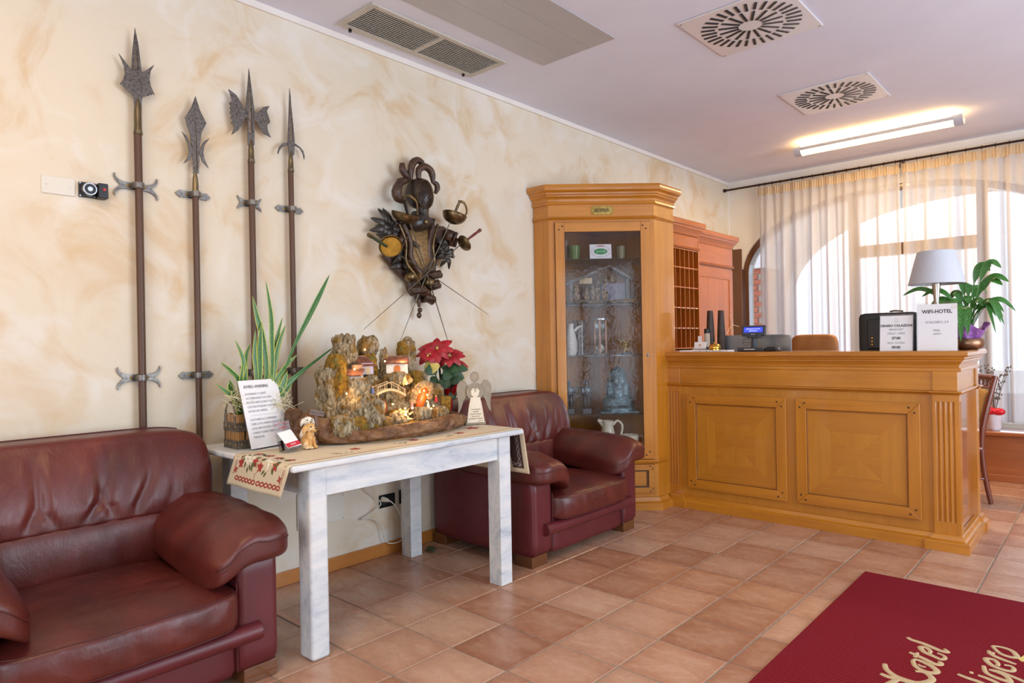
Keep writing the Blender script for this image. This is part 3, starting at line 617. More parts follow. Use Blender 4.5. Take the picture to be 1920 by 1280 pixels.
def make_armchair(cy, label):
    T = thing('armchair', label, 'armchair', (0.03, cy, 0), group='oxblood leather armchairs')
    B = lambda g, n, m, **k: build(g, n, m, T, local=True, **k)
    for s in (-1, 1):
        # padded side panel, gently bowed
        def side(q, s=s):
            return (0.43 + .425 * q[0], s * (.452 + .086 * q[1]) , .275 + .225 * q[2] + 0.004 * nz(q[0], s, q[2], 3))
        o = B(G().soft(14, 14, side), 'side_panel', M_VINYL, smooth=179)
        g = G(); yy = s * .36
        g.tube([(.851, s * .368, .07), (.852, s * .368, .40)], .003, 6); build(g, 'seam', M_STITCH, o, local=True)
        for x0, x1 in ((.705, .835), (.0, .12)):
            B(G().box(x0, x1, s * .532 if s < 0 else .40, -.40 if s < 0 else .532, 0, .062), 'foot', M_FOOT, bevel=.003)
    B(G().soft(10, 14, lambda q: (.80 + .045 * q[0], .372 * q[1], .150 + .10 * q[2])), 'front_apron', M_VINYL, smooth=179)
    B(G().box(.02, .10, -.40, .40, .06, .5), 'back_frame', M_VINYL)
    g = G(); pth = [(.862, -.45 + .90 * i / 20, .205) for i in range(21)]
    g.tube(pth, [.034] * 21, 14); rl = B(g, 'front_roll', M_VINYL, smooth=50)
    for s in (-1, 1):
        g = G(); g.tube([(.862 + .031 * math.cos(a), s * .448, .205 + .031 * math.sin(a)) for a in np.linspace(0, 2 * PI, 17)], .0035, 6); build(g, 'roll_piping', M_STITCH, rl, local=True, smooth=179)
    # seat cushion
    def seat(q):
        x, y, z = q; X = .565 + .345 * x; Y = .374 * y; crown = (1 - abs(x) ** 3) * (1 - abs(y) ** 3)
        Z = .325 + (.062 + .045 * crown) * z if z > 0 else .325 + .090 * z
        if z > .2: Z += -.012 * math.exp(-((X - .55) / .16) ** 2 - (Y / .2) ** 2) + .006 * nz(X, Y, 1, 7) * crown + .0035 * nz(X * 3, Y, 2, 9)
        X += .022 * (1 - y * y) * max(0, x) + (.012 * (1 - z * z) if x > .5 else 0) + (.004 * nz(Y * 2, Z * 2, 4, 9) if x > .6 else 0)
        return (X, Y, Z)
    st = B(G().soft(44, 9, seat), 'seat_cushion', M_LEA, smooth=179)
    def loop(fn, n=60): return [fn(2 * PI * i / n) for i in range(n + 1)]
    def rim(zq):
        pts = []
        for i in range(61):
            y = -.94 + 1.88 * i / 60; x = (1 - abs(y) ** 9) ** (1 / 9); q = np.array([.985 * x, y, zq]); q = q / (np.abs(q) ** 9).sum() ** (1 / 9); p = seat(q); pts.append((p[0] + .001, p[1], p[2]))
        return pts
    for zz in (.84, -.80): g = G(); g.tube(rim(zz), .0028, 5); build(g, 'welt', M_STITCH, st, local=True, smooth=179)
    # lumbar roll under the back cushion
    def lum(q):
        x, y, z = q; Y = .41 * y; Z = .485 + .135 * z
        return (.255 + .085 * x + .02 * (1 - z * z) * max(0, x) + .006 * nz(Y * 3.5, Z * .6, 3, 5) * (1 if x > 0 else 0), Y, Z)
    B(G().soft(30, 5, lum), 'lumbar_cushion', M_LEA, smooth=179)
    # back cushion with gathered folds
    def back(q):
        x, y, z = q; Y = .538 * y * (1 - .035 * max(0, z) ** 2 - .02 * max(0, -z)); Z = .735 + .185 * z - .018 * abs(y) ** 6 * max(0, z)
        t = (z + 1) / 2; xf = .345 - .10 * t + .03 * math.sin(PI * min(1, t * 1.1)); xb = .035
        X = xb + (xf - xb) * (x + 1) / 2
        if x > 0:
            k = (max(0, 1 - t * 1.05) ** 0.9) * min(1, max(0, t - .06) / .22) ** 1.5 * (1 - abs(y) ** 5); f = 0
            for c, wd, a, sl in folds:
                e = (Y - c - sl * t + .012 * math.sin(t * 9 + c * 30)) / wd
                if abs(e) < .5: f += a * math.cos(e * PI) ** 2
            X += x * (-.030 * f * k + .010 * nz(Y * 6, Z * 1.6, 1.7, 1.8) * (.4 + k) + .008 * nz(Y * 16, Z * 5, .3, 1.2) * k + .005 * k)
            X -= x * .025 * max(0, (-.75 - z) / .25)
        return (X, Y, Z)
    folds = [(-.36, .07, .6, .10), (-.26, .06, .9, -.12), (-.17, .07, 1.0, .08), (-.06, .05, .8, -.10), (.02, .07, 1.1, .14), (.12, .05, .9, -.06), (.20, .06, 1.0, .10), (.29, .05, .6, .16), (-.44, .06, .4, .05)]
    bk = B(G().soft(60, 8, back), 'back_cushion', M_LEA, smooth=179)
    pts = []
    for i in range(61):
        y = -.93 + 1.86 * i / 60; q = np.array([.05, y, 1.0]); q = q / (np.abs(q) ** 8).sum() ** (1 / 8); p = back(q); pts.append((p[0] - .05, p[1], p[2] + .0015))
    g = G(); g.tube(pts, .003, 5); build(g, 'welt', M_STITCH, bk, local=True, smooth=179)
    # arm pads: broad pillows that droop over the seat at the front
    for s in (-1, 1):
        def arm(q, s=s):
            x, y, z = q; t = (x + 1) / 2; X = .20 + .735 * t
            yo = .418 + .156 * y                 # y>0 outside
            Z = .535 + .075 * z + .022 * (1 - y * y) * max(0, z) + .025 * (1 - t)
            inner = max(0, -y)
            Z -= (.055 + .055 * t) * inner ** 2
            X += .012 * (1 - y * y) * max(0, x); Z -= .03 * max(0, t - .78) / .22 * max(0, z)
            yo -= .012 * t * inner
            fr = max(0, t - .72) / .28
            w = .007 * nz(X * 4, yo * 9, 2 + s, 2.2) + .0022 * math.sin((yo * 70 + X * 30)) * fr * inner
            w += .004 * nz(X * 16, yo * 7, s, 1)
            return (X, s * yo, Z + w * (1 if z > 0 else .2))
        ar = B(G().soft(40, 5, arm), 'arm_pad', M_LEA, smooth=179)
        pts = []
        for i in range(41):
            y = -.9 + 1.8 * i / 40; q = np.array([.93, y, .30 - .15 * max(0, y)]); q = q / (np.abs(q) ** 5).sum() ** (1 / 5); p = arm(q); pts.append((p[0] + .0015, p[1], p[2]))
        g = G(); g.tube(pts, .0026, 5); build(g, 'welt', M_STITCH, ar, local=True, smooth=179)
    return T
make_armchair(.768, 'oxblood leather armchair in the foreground, left of the white table')
make_armchair(3.362, 'oxblood leather armchair between the white table and the glass cabinet')
# ================================================================= whitewashed table
def shabby():
    m, nt, out = newmat('whitewashed_wood'); v = coords(nt, 'Object'); v2 = coords(nt, 'Object', (9, 1.2, 5))
    f = noise_(nt, v2, 2.2, 6, 0.7, 0.5); a = ramp(nt, f, [(0.30, S('#A9B4BE')), (0.46, S('#CED3D6')), (0.62, S('#E0E1DE')), (0.8, S('#CFCDC2'))])
    sp = N(nt, 'ShaderNodeTexVoronoi', {'Vector': v, 'Scale': 62.0, 'Randomness': 1.0}).outputs[0]; gate = noise_(nt, v, 10, 2)
    k = N(nt, 'ShaderNodeMath', {0: ramp(nt, sp, [(0.05, (1, 1, 1, 1)), (0.11, (0, 0, 0, 1))]), 1: ramp(nt, gate, [(0.52, (0, 0, 0, 1)), (0.58, (1, 1, 1, 1))])}, operation='MULTIPLY').outputs[0]
    a = mixc(nt, k, a, S('#4E4A44')); princ(nt, out, c=a, rough=0.55, n=bump_(nt, f, 0.08, 0.003)); return m
M_SHAB = shabby()
TB = thing('side_table', 'whitewashed distressed wooden table carrying the nativity scene', 'table', (.5, 2.03, 0))
TZ = .805
build(G().box(.064, .945, 1.335, 2.69, TZ - .028, TZ), 'table_top', M_SHAB, TB, bevel=.011, seg=3)
lx, ly = ((.09, .178), (.825, .912)), ((1.447, 1.53), (2.528, 2.612))
for i, (a, b) in enumerate(lx):
    for j, (c, d) in enumerate(ly): build(G().box(.800 if (i, j) == (1, 0) else a, .902 if (i, j) == (1, 0) else b, 1.432 if (i, j) == (1, 0) else c, 1.517 if (i, j) == (1, 0) else d, 0, TZ - .028), 'leg', M_SHAB, TB, bevel=.016 if (i, j) == (1, 0) else .003, seg=4)
for a, b, c, d in ((.885, .898, 1.50, 2.528), (.095, .108, 1.53, 2.528), (.178, .825, 1.451, 1.464), (.178, .825, 2.596, 2.608)): build(G().box(a, b, c, d, .657, TZ - .028), 'apron', M_SHAB, TB, bevel=.002)
# ---- embroidered runner
def clothpt(u, v, up=0.0):
    """u across (0 back - 1 front), v arc length along, metres"""
    r = .022; yl, yr = 1.333, 2.692
    Ld, Lr = .105, .225
    top = TZ + .0035 + up; L1 = Ld; L2 = L1 + PI / 2 * r; L3 = L2 + (yr - yl - 2 * r) + 2 * .012; L4 = L3 + PI / 2 * r; L5 = L4 + Lr
    x = .475 + .455 * u
    wob = .004 * math.sin(u * 9)
    if v < L1: t = 1 - v / L1; y = yl - .010 - up - .012 * t + wob * t; z = TZ - r - (L1 - v); x += (-.045 * t + .0 * u) ; nrm = (0, -1, 0)
    elif v < L2: a = (v - L1) / r; y = yl - .010 + r - (r + up) * math.cos(a); z = TZ - r + .0035 + (r + up) * math.sin(a)
    elif v < L3: y = yl - .010 + r + (v - L2); z = top; 
    elif v < L4: a = (v - L3) / r; y = yr + .010 - r + (r + up) * math.sin(a); z = TZ - r + .0035 + (r + up) * math.cos(a)
    else: t = (v - L4) / Lr; y = yr + .010 + up + .010 * t + wob * t; z = TZ - r + .0035 - (v - L4); x += .028 * t * u
    x += .006 * math.sin(v * 7) * (u if L2 < v < L3 else 0)
    return Vector((x, y, z))
VL = .105 + .022 * PI + (2.692 - 1.333 - .044) + .024 + .225
M_CLOTH = nmat('cream_tapestry', '#CDBE9C', '#DDD0B4', 240, rough=0.9, bump=0.3, bscale=420, bdist=0.001, sheen=0.1)
M_CRED = flat('woven_red', '#A83A34', 0.9); M_CGRN = flat('woven_green', '#5F6238', 0.9); M_CWHT = flat('woven_white', '#EDE6D4', 0.9); M_CPNK = flat('woven_peach', '#D2A27C', 0.9); M_CDRK = flat('woven_reverse_brown', '#46302C', 0.9); M_CGRY = flat('woven_silver', '#B5A79A', 0.9)
RN = build(G().grid(lambda a, b: clothpt(a, b * VL), 30, 150), 'table_runner', M_CLOTH, smooth=179, label='cream table runner embroidered with red poinsettias, draped over both table ends', cat='table runner')
m = RN.modifiers.new('t', 'SOLIDIFY'); m.thickness = .0022; m.offset = -1
def stitch(polys, mat, name, up=.0012):
    g = G()
    for p in polys:
        vs = [clothpt(u, v, up) for u, v in p]; g.add(vs, [tuple(range(len(vs)))])
    o = build(g, name, mat, RN); o['kind'] = 'stuff'; return o
def ribbon2(pts, wd):
    out = []
    for i in range(len(pts) - 1):
        a, b = Vector(pts[i]), Vector(pts[i + 1]); d = (b - a); d = Vector((d.x * .455, d.y)); n_ = Vector((-d.y, d.x)).normalized() * wd / 2; n_ = Vector((n_.x / .455, n_.y))
        out.append([tuple(a + n_), tuple(b + n_), tuple(b - n_), tuple(a - n_)])
    return out
def petal(c, ang, ln, wd):
    P = [(0, 0), (.35, .5), (.65, .42), (1, 0), (.65, -.42), (.35, -.5)]; ca, sa = math.cos(ang), math.sin(ang)
    return [(c[0] + (x * ln * ca - y * wd * sa) / .455, c[1] + x * ln * sa + y * wd * ca) for x, y in P]
red, grn, wht, pnk = [], [], [], []
for e, sgn in ((.0, 1), (VL, -1)):
    for k in range(6):
        for ph in (0, PI):
            c0 = .12 + k * .135 + (.02 if k > 2 else 0); pts = [(c0 + .135 * i / 8, e + sgn * (.036 + .009 * math.sin(ph + PI * i / 4))) for i in range(9)]; red += ribbon2(pts, .006)
    for uc, vc in ((.30, .135), (.66, .135)):
        cy = e + sgn * vc
        for i in range(16): a = R_.uniform(0, 2 * PI); wht.append(petal((uc + R_.uniform(-.08, .08), cy + R_.uniform(-.03, .035)), a, .026, .012))
        for i in range(18): a = R_.uniform(0, 2 * PI); d = R_.uniform(.035, .055); grn.append(petal((uc + math.cos(a) * d / .455, cy + math.sin(a) * d * .9), a + R_.uniform(-.8, .8), .028, .012))
        for du, dv in ((-.13, -.035), (.12, -.02), (-.09, .05), (.10, .055)):
            for i in range(5): red.append(petal((uc + du, cy + dv * sgn), i * 1.2566 + .4, .024, .013))
    for i in range(9): pnk.append(petal((.48 + R_.uniform(-.02, .02), e + sgn * (.05 + .011 * i)), PI / 2 * R_.uniform(.6, 1.4), .02, .006))
    for uc in (.1, .9):
        for i in range(4): red.append(petal((uc, e + sgn * .07), i * PI / 2 + .5, .018, .009))
for uu_ in (.065, .085, .925, .945):
    red += ribbon2([(uu_, .05 + (VL - .1) * i / 90) for i in range(91)], .0022)
for vc in (.42, .75, 1.05): 
    for i in range(6): grn.append(petal((.80 + R_.uniform(-.05, .05), vc + R_.uniform(-.03, .03)), R_.uniform(0, 6), .02, .008))
    for i in range(5): red.append(petal((.70, vc + .1), i * 1.2566, .03, .016))
for i in range(5): red.append(petal((.5, 1.33), i * 1.2566, .05, .025))
stitch(red, M_CRED, 'red_embroidery'); stitch(grn, M_CGRN, 'green_embroidery', .0014); stitch(wht, M_CWHT, 'white_embroidery', .0016); stitch(pnk, M_CPNK, 'peach_embroidery')
# the reverse of the hanging end: dark ground, silver weave
stitch([[(.07, VL - .215 + .19 * i / 6), (.93, VL - .215 + .19 * i / 6), (.93, VL - .215 + .19 * (i + 1) / 6), (.07, VL - .215 + .19 * (i + 1) / 6)][::-1] for i in range(6)], M_CDRK, 'reverse_ground', -.0032)
sl = []
for ph in (0, PI): sl += ribbon2([(.875 + .02 * math.sin(ph + i * .7), VL - .21 + .18 * i / 24) for i in range(25)], .003); sl += ribbon2([(.1 + .8 * i / 40, VL - .045 + .008 * math.sin(ph + i * .8)) for i in range(41)], .003)
for i in range(14): sl.append(petal((.66 + R_.uniform(-.09, .09), VL - .11 + R_.uniform(-.06, .05)), R_.uniform(0, 6), .026, .012))
stitch(sl, M_CGRY, 'reverse_weave', -.0040)
# ================================================================= polearms on the left wall
YZ = lambda x: Matrix(((0, 0, 1, x), (1, 0, 0, 0), (0, 1, 0, 0), (0, 0, 0, 1)))      # local (x,y,z) -> world (z+x, x, y)
H1=[(-0.0048,0.7184),(0.009,0.6416),(0.0206,0.5226),(0.0419,0.5402),(0.0758,0.574),(0.0589,0.5383),(0.0532,0.5),(0.0599,0.4652),(0.0757,0.4327),(0.0681,0.4398),(0.0615,0.4298),(0.0543,0.4325),(0.0486,0.4219),(0.0423,0.4239),(0.0349,0.4151),(0.0295,0.4168),(0.0222,0.4072),(0.0186,0.3904),(0.0177,0.3357),(-0.0123,0.3284),(-0.0146,0.3999),(-0.0194,0.4099),(-0.0266,0.4183),(-0.034,0.4195),(-0.0387,0.4272),(-0.0469,0.4281),(-0.0508,0.436),(-0.0569,0.4356),(-0.0608,0.4435),(-0.0708,0.4443),(-0.0564,0.4692),(-0.049,0.498),(-0.0514,0.5286),(-0.0728,0.58),(-0.045,0.5484),(-0.0161,0.5165),(-0.0217,0.5284),(-0.0163,0.611)]
H2=[(0.0086,0.4776),(0.029,0.4121),(0.0586,0.3585),(0.0335,0.3037),(0.0221,0.224),(0.0212,0.1725),(0.0176,0.1076),(-0.0087,0.103),(-0.0102,0.1665),(-0.0117,0.2236),(-0.0205,0.2917),(-0.0427,0.3628),(-0.0136,0.4144)]
H2L=[(-0.0585,0.2934),(-0.0356,0.2757),(-0.0164,0.2417),(-0.0093,0.2177),(-0.0097,0.1985),(-0.0226,0.1641),(-0.0549,0.1403),(-0.0335,0.1747),(-0.0268,0.2078),(-0.0312,0.245)]
H2R=[(0.0742,0.2906),(0.0456,0.2676),(0.026,0.2313),(0.023,0.205),(0.0351,0.1687),(0.0665,0.1396),(0.0479,0.1776),(0.0409,0.2124),(0.0478,0.2487)]
H3=[(-0.0035,0.6922),(0.0237,0.469),(0.0189,0.3012),(-0.0158,0.294),(-0.0169,0.4295),(-0.0261,0.4569)]
H3L=[(-0.1119,0.5548),(-0.074,0.5374),(-0.0487,0.5062),(-0.0319,0.4724),(-0.0163,0.4652),(-0.0169,0.4312),(-0.0282,0.4335),(-0.0392,0.4031),(-0.0642,0.3595),(-0.1006,0.3288),(-0.0881,0.3625),(-0.0895,0.383),(-0.103,0.3882),(-0.0908,0.4036),(-0.1034,0.4131),(-0.0955,0.4275),(-0.108,0.4395),(-0.0985,0.4518),(-0.1085,0.4618),(-0.0998,0.4723),(-0.1089,0.4866),(-0.096,0.4982),(-0.099,0.5183)]
H3R=[(0.0218,0.4643),(0.039,0.4728),(0.0714,0.5109),(0.1066,0.5258),(0.0894,0.4937),(0.0982,0.4698),(0.1088,0.4418),(0.0899,0.4201),(0.0949,0.3908),(0.111,0.3613),(0.0734,0.3713),(0.0467,0.3972),(0.0354,0.4247),(0.0212,0.4299)]
H4=[(0.0008,0.653),(0.026,0.3754),(0.0215,0.2938),(-0.0108,0.2874),(-0.0152,0.3622)]
H4L=[(-0.0153,0.3559),(-0.0453,0.3443),(-0.0667,0.3205),(-0.0747,0.2924),(-0.0712,0.28),(-0.0622,0.3038),(-0.0457,0.3265),(-0.0156,0.3398)]
H4R=[(0.0254,0.3466),(0.052,0.3403),(0.0715,0.3172),(0.0808,0.2809),(0.0842,0.3016),(0.0767,0.3273),(0.0571,0.3459),(0.0276,0.3596)]
def polearm(name, label, yc, parts, ridge, zs, zring, rad, ztop_sock, rosettes=()):
    T = thing(name, label, 'polearm', (.03, yc, 0), group='polearms hung on the plaster wall')
    MM = Matrix.Translation((.036, yc, 2.0)) @ YZ(0)
    bl = None
    for i, p in enumerate(parts):
        o = build(G().prism(p, .007, MM), 'blade' if i == 0 else 'side_blade', M_PEWTER, T, bevel=.0018)
        bl = bl or o
    zt, zb, wd = ridge[:3]       # raised diamond-section midrib
    g = G(); g.add([MM @ Vector(p) for p in ((ridge[3], zt, .008), (ridge[3] - wd, zb, .0068), (ridge[3], zb - .004, .0145), (ridge[3] + wd, zb, .0068))], [(0, 1, 2), (0, 2, 3), (1, 3, 2)]); build(g, 'midrib', M_PEWTER, bl)
    for (cx, cz, r, ec) in rosettes:
        g = G(); M2 = MM @ Matrix.Translation((cx, cz, .007))
        g.tube([M2 @ Vector((r * ec * math.cos(a), r * math.sin(a), 0)) for a in np.linspace(0, 2 * PI, 25)], .0011, 5)
        for k in range(8): a = k * PI / 8; g.tube([M2 @ Vector((r * ec * .92 * math.cos(a), r * .92 * math.sin(a), 0)), M2 @ Vector((-r * ec * .92 * math.cos(a), -r * .92 * math.sin(a), 0))], .0008, 4)
        build(g, 'rosette', M_IRON, bl)
    Mz = Matrix.Translation((.038, yc + .002, 0))
    g = G(); g.lathe([(rad * .95, zring), (rad * 1.18, zring + .002), (rad * 1.18, zring + .010), (rad * 1.02, zring + .012), (rad * 1.1, zring + .018), (rad * 1.0, zring + .022), (rad * .95, ztop_sock - .06), (rad * .8, ztop_sock - .03), (rad * .35, ztop_sock)], 14, Mz); build(g, 'socket', nmat('worn_brass_socket', '#665C4C', '#948462', 20, (1, 1, .3), rough=.35, metal=.9), T, smooth=40)
    pts = [(.038 + .004 * 0, yc + .0025 * math.sin(z * 1.3), z) for z in np.linspace(.70, zring + .004, 12)]
    g = G(); g.tube(pts, rad, 12); build(g, 'shaft', M_POLE, T, smooth=50)
    return T
polearm('halberd', 'leftmost polearm: halberd with three prongs and round rosette on pewter blade', 1.113, [H1], (.66, .53, .012, -.002), 0, 2.235, .0165, 2.40, [(.002, .4735, .028, .95)])
polearm('partisan', 'shortest polearm, second from left: leaf-shaped partisan with paired crescent hooks', 1.363, [H2, H2L, H2R], (.47, .12, .009, .004), 0, 2.005, .0145, 2.115)
polearm('axe_halberd', 'third polearm from left: halberd with saw-toothed axe blade and bat-wing beak', 1.645, [H3, H3L, H3R], (.66, .36, .012, -.001), 0, 2.208, .0155, 2.33, [(.0, .452, .022, 1.0), (-.068, .448, .026, .55), (.078, .44, .026, .5)])
polearm('corseque', 'rightmost polearm: slim spike with two curved hooks below the point', 1.866, [H4, H4L, H4R], (.63, .37, .010, .004), 0, 2.20, .0145, 2.315)
# ---- iron wall brackets that hold the shafts
FORK = [(.0, .016), (.045, .015), (.060, .018), (.074, .024), (.084, .036), (.087, .052), (.092, .046), (.091, .032), (.085, .020), (.074, .008), (.064, 0), (.074, -.008), (.085, -.020), (.091, -.032), (.092, -.046), (.087, -.052), (.084, -.036), (.074, -.024), (.060, -.018), (.045, -.015), (0, -.016)]
POINT = [(0, .016), (.055, .016), (.062, .018), (.083, 0), (.062, -.018), (.055, -.016), (0, -.016)]
CURL = [(0, .016), (.035, .016), (.045, .022), (.055, .026), (.065, .036), (.062, .022), (.054, .012), (.050, 0), (.054, -.012), (.062, -.022), (.065, -.036), (.055, -.026), (.045, -.022), (.035, -.016), (0, -.016)]
def bracket(shape, yc, z, rad, label, tilt=0.0):
    T = thing('wall_bracket', label, 'bracket', (0, yc, z), group='iron brackets of the polearms')
    MM = Matrix.Translation((.006, yc + .002, z)) @ Matrix.Rotation(tilt, 4, 'X') @ YZ(0)
    poly = [(x, y) for x, y in shape] + [(-x, y) for x, y in shape[::-1][1:-1]]
    build(G().prism(poly, .006, MM), 'plate', M_IRON, T, bevel=.001)
    g = G(); n = 10; hw = .013
    ring = [(.038 + (rad + .003) * math.sin(PI * i / n) * 1.0, yc + .002 - (rad + .003) * math.cos(PI * i / n)) for i in range(n + 1)]
    ring = [(.010, ring[0][1])] + ring + [(.010, ring[-1][1])]
    vs = []; fs = []
    for (x, y) in ring: d = Vector((x - .038, y - yc - .002)).normalized() * .004 if x > .03 else Vector((0, math.copysign(.004, y - yc))); vs += [(x, y, z - hw), (x, y, z + hw), (x + d.x, y + d.y, z + hw), (x + d.x, y + d.y, z - hw)]
    for i in range(len(ring) - 1):
        a = i * 4; b = a + 4
        for k in range(4): fs.append((a + k, a + (k + 1) % 4, b + (k + 1) % 4, b + k))
    g.add(vs, fs); build(g, 'strap', M_IRON, T, smooth=40)
    for s in (-1, 1):
        g = G(); g.lathe([(.0065, 0), (.006, .003), (.003, .005), (0, .0055)], 10, Matrix.Translation((.012, yc + .002 + s * (rad + .018), z)) @ Matrix.Rotation(PI / 2, 4, 'Y')); build(g, 'rivet', M_BRASS, T, smooth=50)
nm = ('leftmost polearm', 'second polearm from left', 'third polearm from left', 'rightmost polearm')
for i, (yc, sh, rd, kind) in enumerate(((1.105, FORK, .0165, 'fork-tailed'), (1.358, POINT, .0145, 'arrow-ended'), (1.640, CURL, .0155, 'curl-tailed'), (1.864, POINT, .0145, 'arrow-ended'))):
    bracket(sh, yc + .006, 2.005, rd, 'upper %s iron bracket gripping the %s' % (kind, nm[i]))
    bracket(sh, yc + .006, 1.139, rd, 'lower %s iron bracket gripping the %s' % (kind, nm[i]))
# ---- cover plate and door magnet
bp = build(G().box(0, .006, .752, .874, 1.925, 1.999), 'cover_plate', M_WPLAS, bevel=.003, label='blank cream wall cover plate at the far left', cat='cover plate')
for y, z in ((.77, 1.962), (.855, 1.962)): g = G(); g.lathe([(.0035, 0), (.003, .001), (0, .001)], 8, Matrix.Translation((.006, y, z)) @ Matrix.Rotation(PI / 2, 4, 'Y')); build(g, 'screw', M_STEEL, bp)
DM = thing('door_magnet', 'black electromagnetic door holder with round steel disc and red button', 'door magnet', (0, .935, 1.96))
build(G().box(0, .012, .886, .95, 1.927, 1.992), 'base_plate', M_BLACK, DM, bevel=.002)
build(G().box(0, .05, .950, .988, 1.925, 1.990), 'switch_box', M_BLACK, DM, bevel=.004)
g = G(); RY = Matrix.Rotation(PI / 2, 4, 'Y'); g.lathe([(.028, 0), (.028, .026), (.026, .028), (.022, .028), (.022, .020)], 26, Matrix.Translation((.012, .921, 1.96)) @ RY); g.f = [f for f in g.f if len(f) == 4]; build(g, 'magnet_ring', M_STEEL, DM, smooth=40)
g = G(); g.lathe([(.021, .0), (.021, .0275), (0, .0275)], 26, Matrix.Translation((.012, .921, 1.96)) @ RY); build(g, 'magnet_face', M_BLACK, DM, smooth=40)
g = G(); g.lathe([(.010, .0), (.010, .029), (0, .029)], 18, Matrix.Translation((.012, .921, 1.96)) @ RY); build(g, 'magnet_core', M_STEEL, DM, smooth=40)
g = G(); g.lathe([(.0065, 0), (.006, .003), (0, .003)], 12, Matrix.Translation((.05, .972, 1.963)) @ RY); build(g, 'red_button', flat('red_plastic', '#C02028', 0.4), DM, smooth=40)
for y, z in ((.890, 1.987), (.890, 1.932), (.945, 1.932)): g = G(); g.lathe([(.0035, 0), (.003, .002), (0, .002)], 8, Matrix.Translation((.012, y, z)) @ RY); build(g, 'screw', M_STEEL, DM)
# ================================================================= carved trophy of arms
M_CARV = nmat('carved_dark_wood', '#1E1612', '#36291F', 14, rough=0.38, bump=0.25, bscale=60, bdist=0.003, spec=0.55)
M_CARVB = nmat('carved_brown_wood', '#33221A', '#523828', 14, (1, 1, 3), rough=0.4, bump=0.25, bscale=70, bdist=0.003)
M_CARVL = nmat('carved_leaf_wood', '#26231F', '#3C3833', 18, rough=0.36, bump=0.2, bscale=60, bdist=0.002)
M_GILT = nmat('dull_gilt', '#6B5230', '#94774A', 60, rough=0.5, metal=0.35, bump=0.3, bscale=240, bdist=0.001)
M_BRONZE = nmat('bronze', '#57482F', '#857152', 30, rough=0.34, metal=0.85); M_BLADE = nmat('sword_steel', '#4E483E', '#6E6656', 30, rough=0.42, metal=0.8)
TR = thing('wall_trophy', 'carved dark wooden trophy of arms with plumed fencing mask, breastplate and four swords', 'wall trophy', (0, 2.73, 1.85))
def TP(p, x): return Vector((x, 2.73 + p[0], 1.85 + p[1]))
TM = lambda x: Matrix.Translation((x, 2.73, 1.85)) @ YZ(0)
BAN=[(-0.2769,0.0765),(-0.2224,0.0823),(-0.1276,0.1627),(0.1437,0.18),(0.2094,0.181),(0.2575,0.1553),(0.2654,0.0782),(0.2013,0.0387),(0.1478,-0.0429),(0.1317,-0.1287),(0.1338,-0.2026),(0.0876,-0.2259),(0.0818,-0.3055),(0.0069,-0.3138),(-0.0182,-0.2631),(-0.0701,-0.2502),(-0.0818,-0.195),(-0.1569,-0.1393),(-0.2555,-0.0485),(-0.1934,0.0062)]
build(G().prism([(a * 1.06, b * 1.03) for a, b in BAN], .045, TM(.012)), 'carved_ground', M_CARVB, TR, bevel=.012, seg=3)
# plumes
def ptube(pts, r, x, name='plume', mat=None, dx=0, n=10):
    P = spline([TP(p, x + dx * i) for i, p in enumerate(pts)], 6); m = len(P); rr_ = [np.interp(i / (m - 1), np.linspace(0, 1, len(r)), r) * .88 * (1 + .03 * math.sin(i * 2.2)) for i in range(m)]
    g = G(); g.tube(P, rr_, n); return build(g, name, mat or M_CARVB, TR, smooth=60)
for p, r, x in (([(-0.1575,0.5185),(-0.1534,0.4778),(-0.1252,0.4481),(-0.0938,0.4265)], [.018, .026, .024, .012], .10),
    ([(-0.0912,0.427),(-0.0928,0.4787),(-0.0763,0.5317),(-0.0393,0.5589),(-0.0029,0.5507),(-0.0074,0.5265)], [.014, .024, .027, .025, .022, .016], .10),
    ([(-0.055,0.4372),(-0.0502,0.4913),(-0.0078,0.5192),(0.0383,0.5071),(0.0577,0.4747),(0.0609,0.4293)], [.016, .024, .026, .026, .024, .012], .13),
    ([(-0.113,0.4203),(-0.1763,0.3949),(-0.2021,0.3416),(-0.1906,0.3042),(-0.1413,0.2898)], [.014, .028, .036, .034, .018], .10),
    ([(0.0636,0.4397),(0.0973,0.4298),(0.1063,0.4054),(0.0893,0.3721)], [.012, .02, .021, .012], .12),
    ([(-0.1907,0.4041),(-0.1447,0.4149),(-0.1066,0.4213)], [.018, .024, .012], .10)): ptube(p, r, x)
# mask: rounded hood, oval mesh face
g = G(); g.soft(16, 2.3, lambda q: TP((-.027 + .080 * q[1] * (1 - .12 * max(0, -q[2])), .352 + .095 * q[2]), .105 + .082 * q[0]))
HM = build(g, 'mask_hood', M_CARV, TR, smooth=179)
def facept(a, b): return TP((-.040 + .053 * a * (1 - .10 * b), .336 + .088 * b), .172 + .022 * (1 - a * a - b * b) + .012 * a)
g = G(); nn_ = 24; vs = [facept(0, 0)]; fs = []
for k in range(1, 4):
    for i in range(nn_): t = 2 * PI * i / nn_; vs.append(facept(k / 3 * math.cos(t), k / 3 * math.sin(t)))
for i in range(nn_):
    j = (i + 1) % nn_; fs.append((0, 1 + i, 1 + j))
    for k in range(2): fs.append((1 + k * nn_ + i, 1 + (k + 1) * nn_ + i, 1 + (k + 1) * nn_ + j, 1 + k * nn_ + j))
g.add(vs, fs); build(g, 'mask_face', flat('lacquer_black', '#17120F', 0.25), HM, smooth=60)
g = G()
for k in range(-7, 8):
    c = k * .2
    for sg in (1, -1):
        seg_ = []
        for i in range(21):
            t = -1.3 + 2.6 * i / 20; a, b = (t + c) * .72, (t - c) * .72 * sg
            if a * a + b * b < .97: seg_.append(facept(a, b) + Vector((.002, 0, 0)))
        if len(seg_) > 1: g.tube(seg_, .0016, 4)
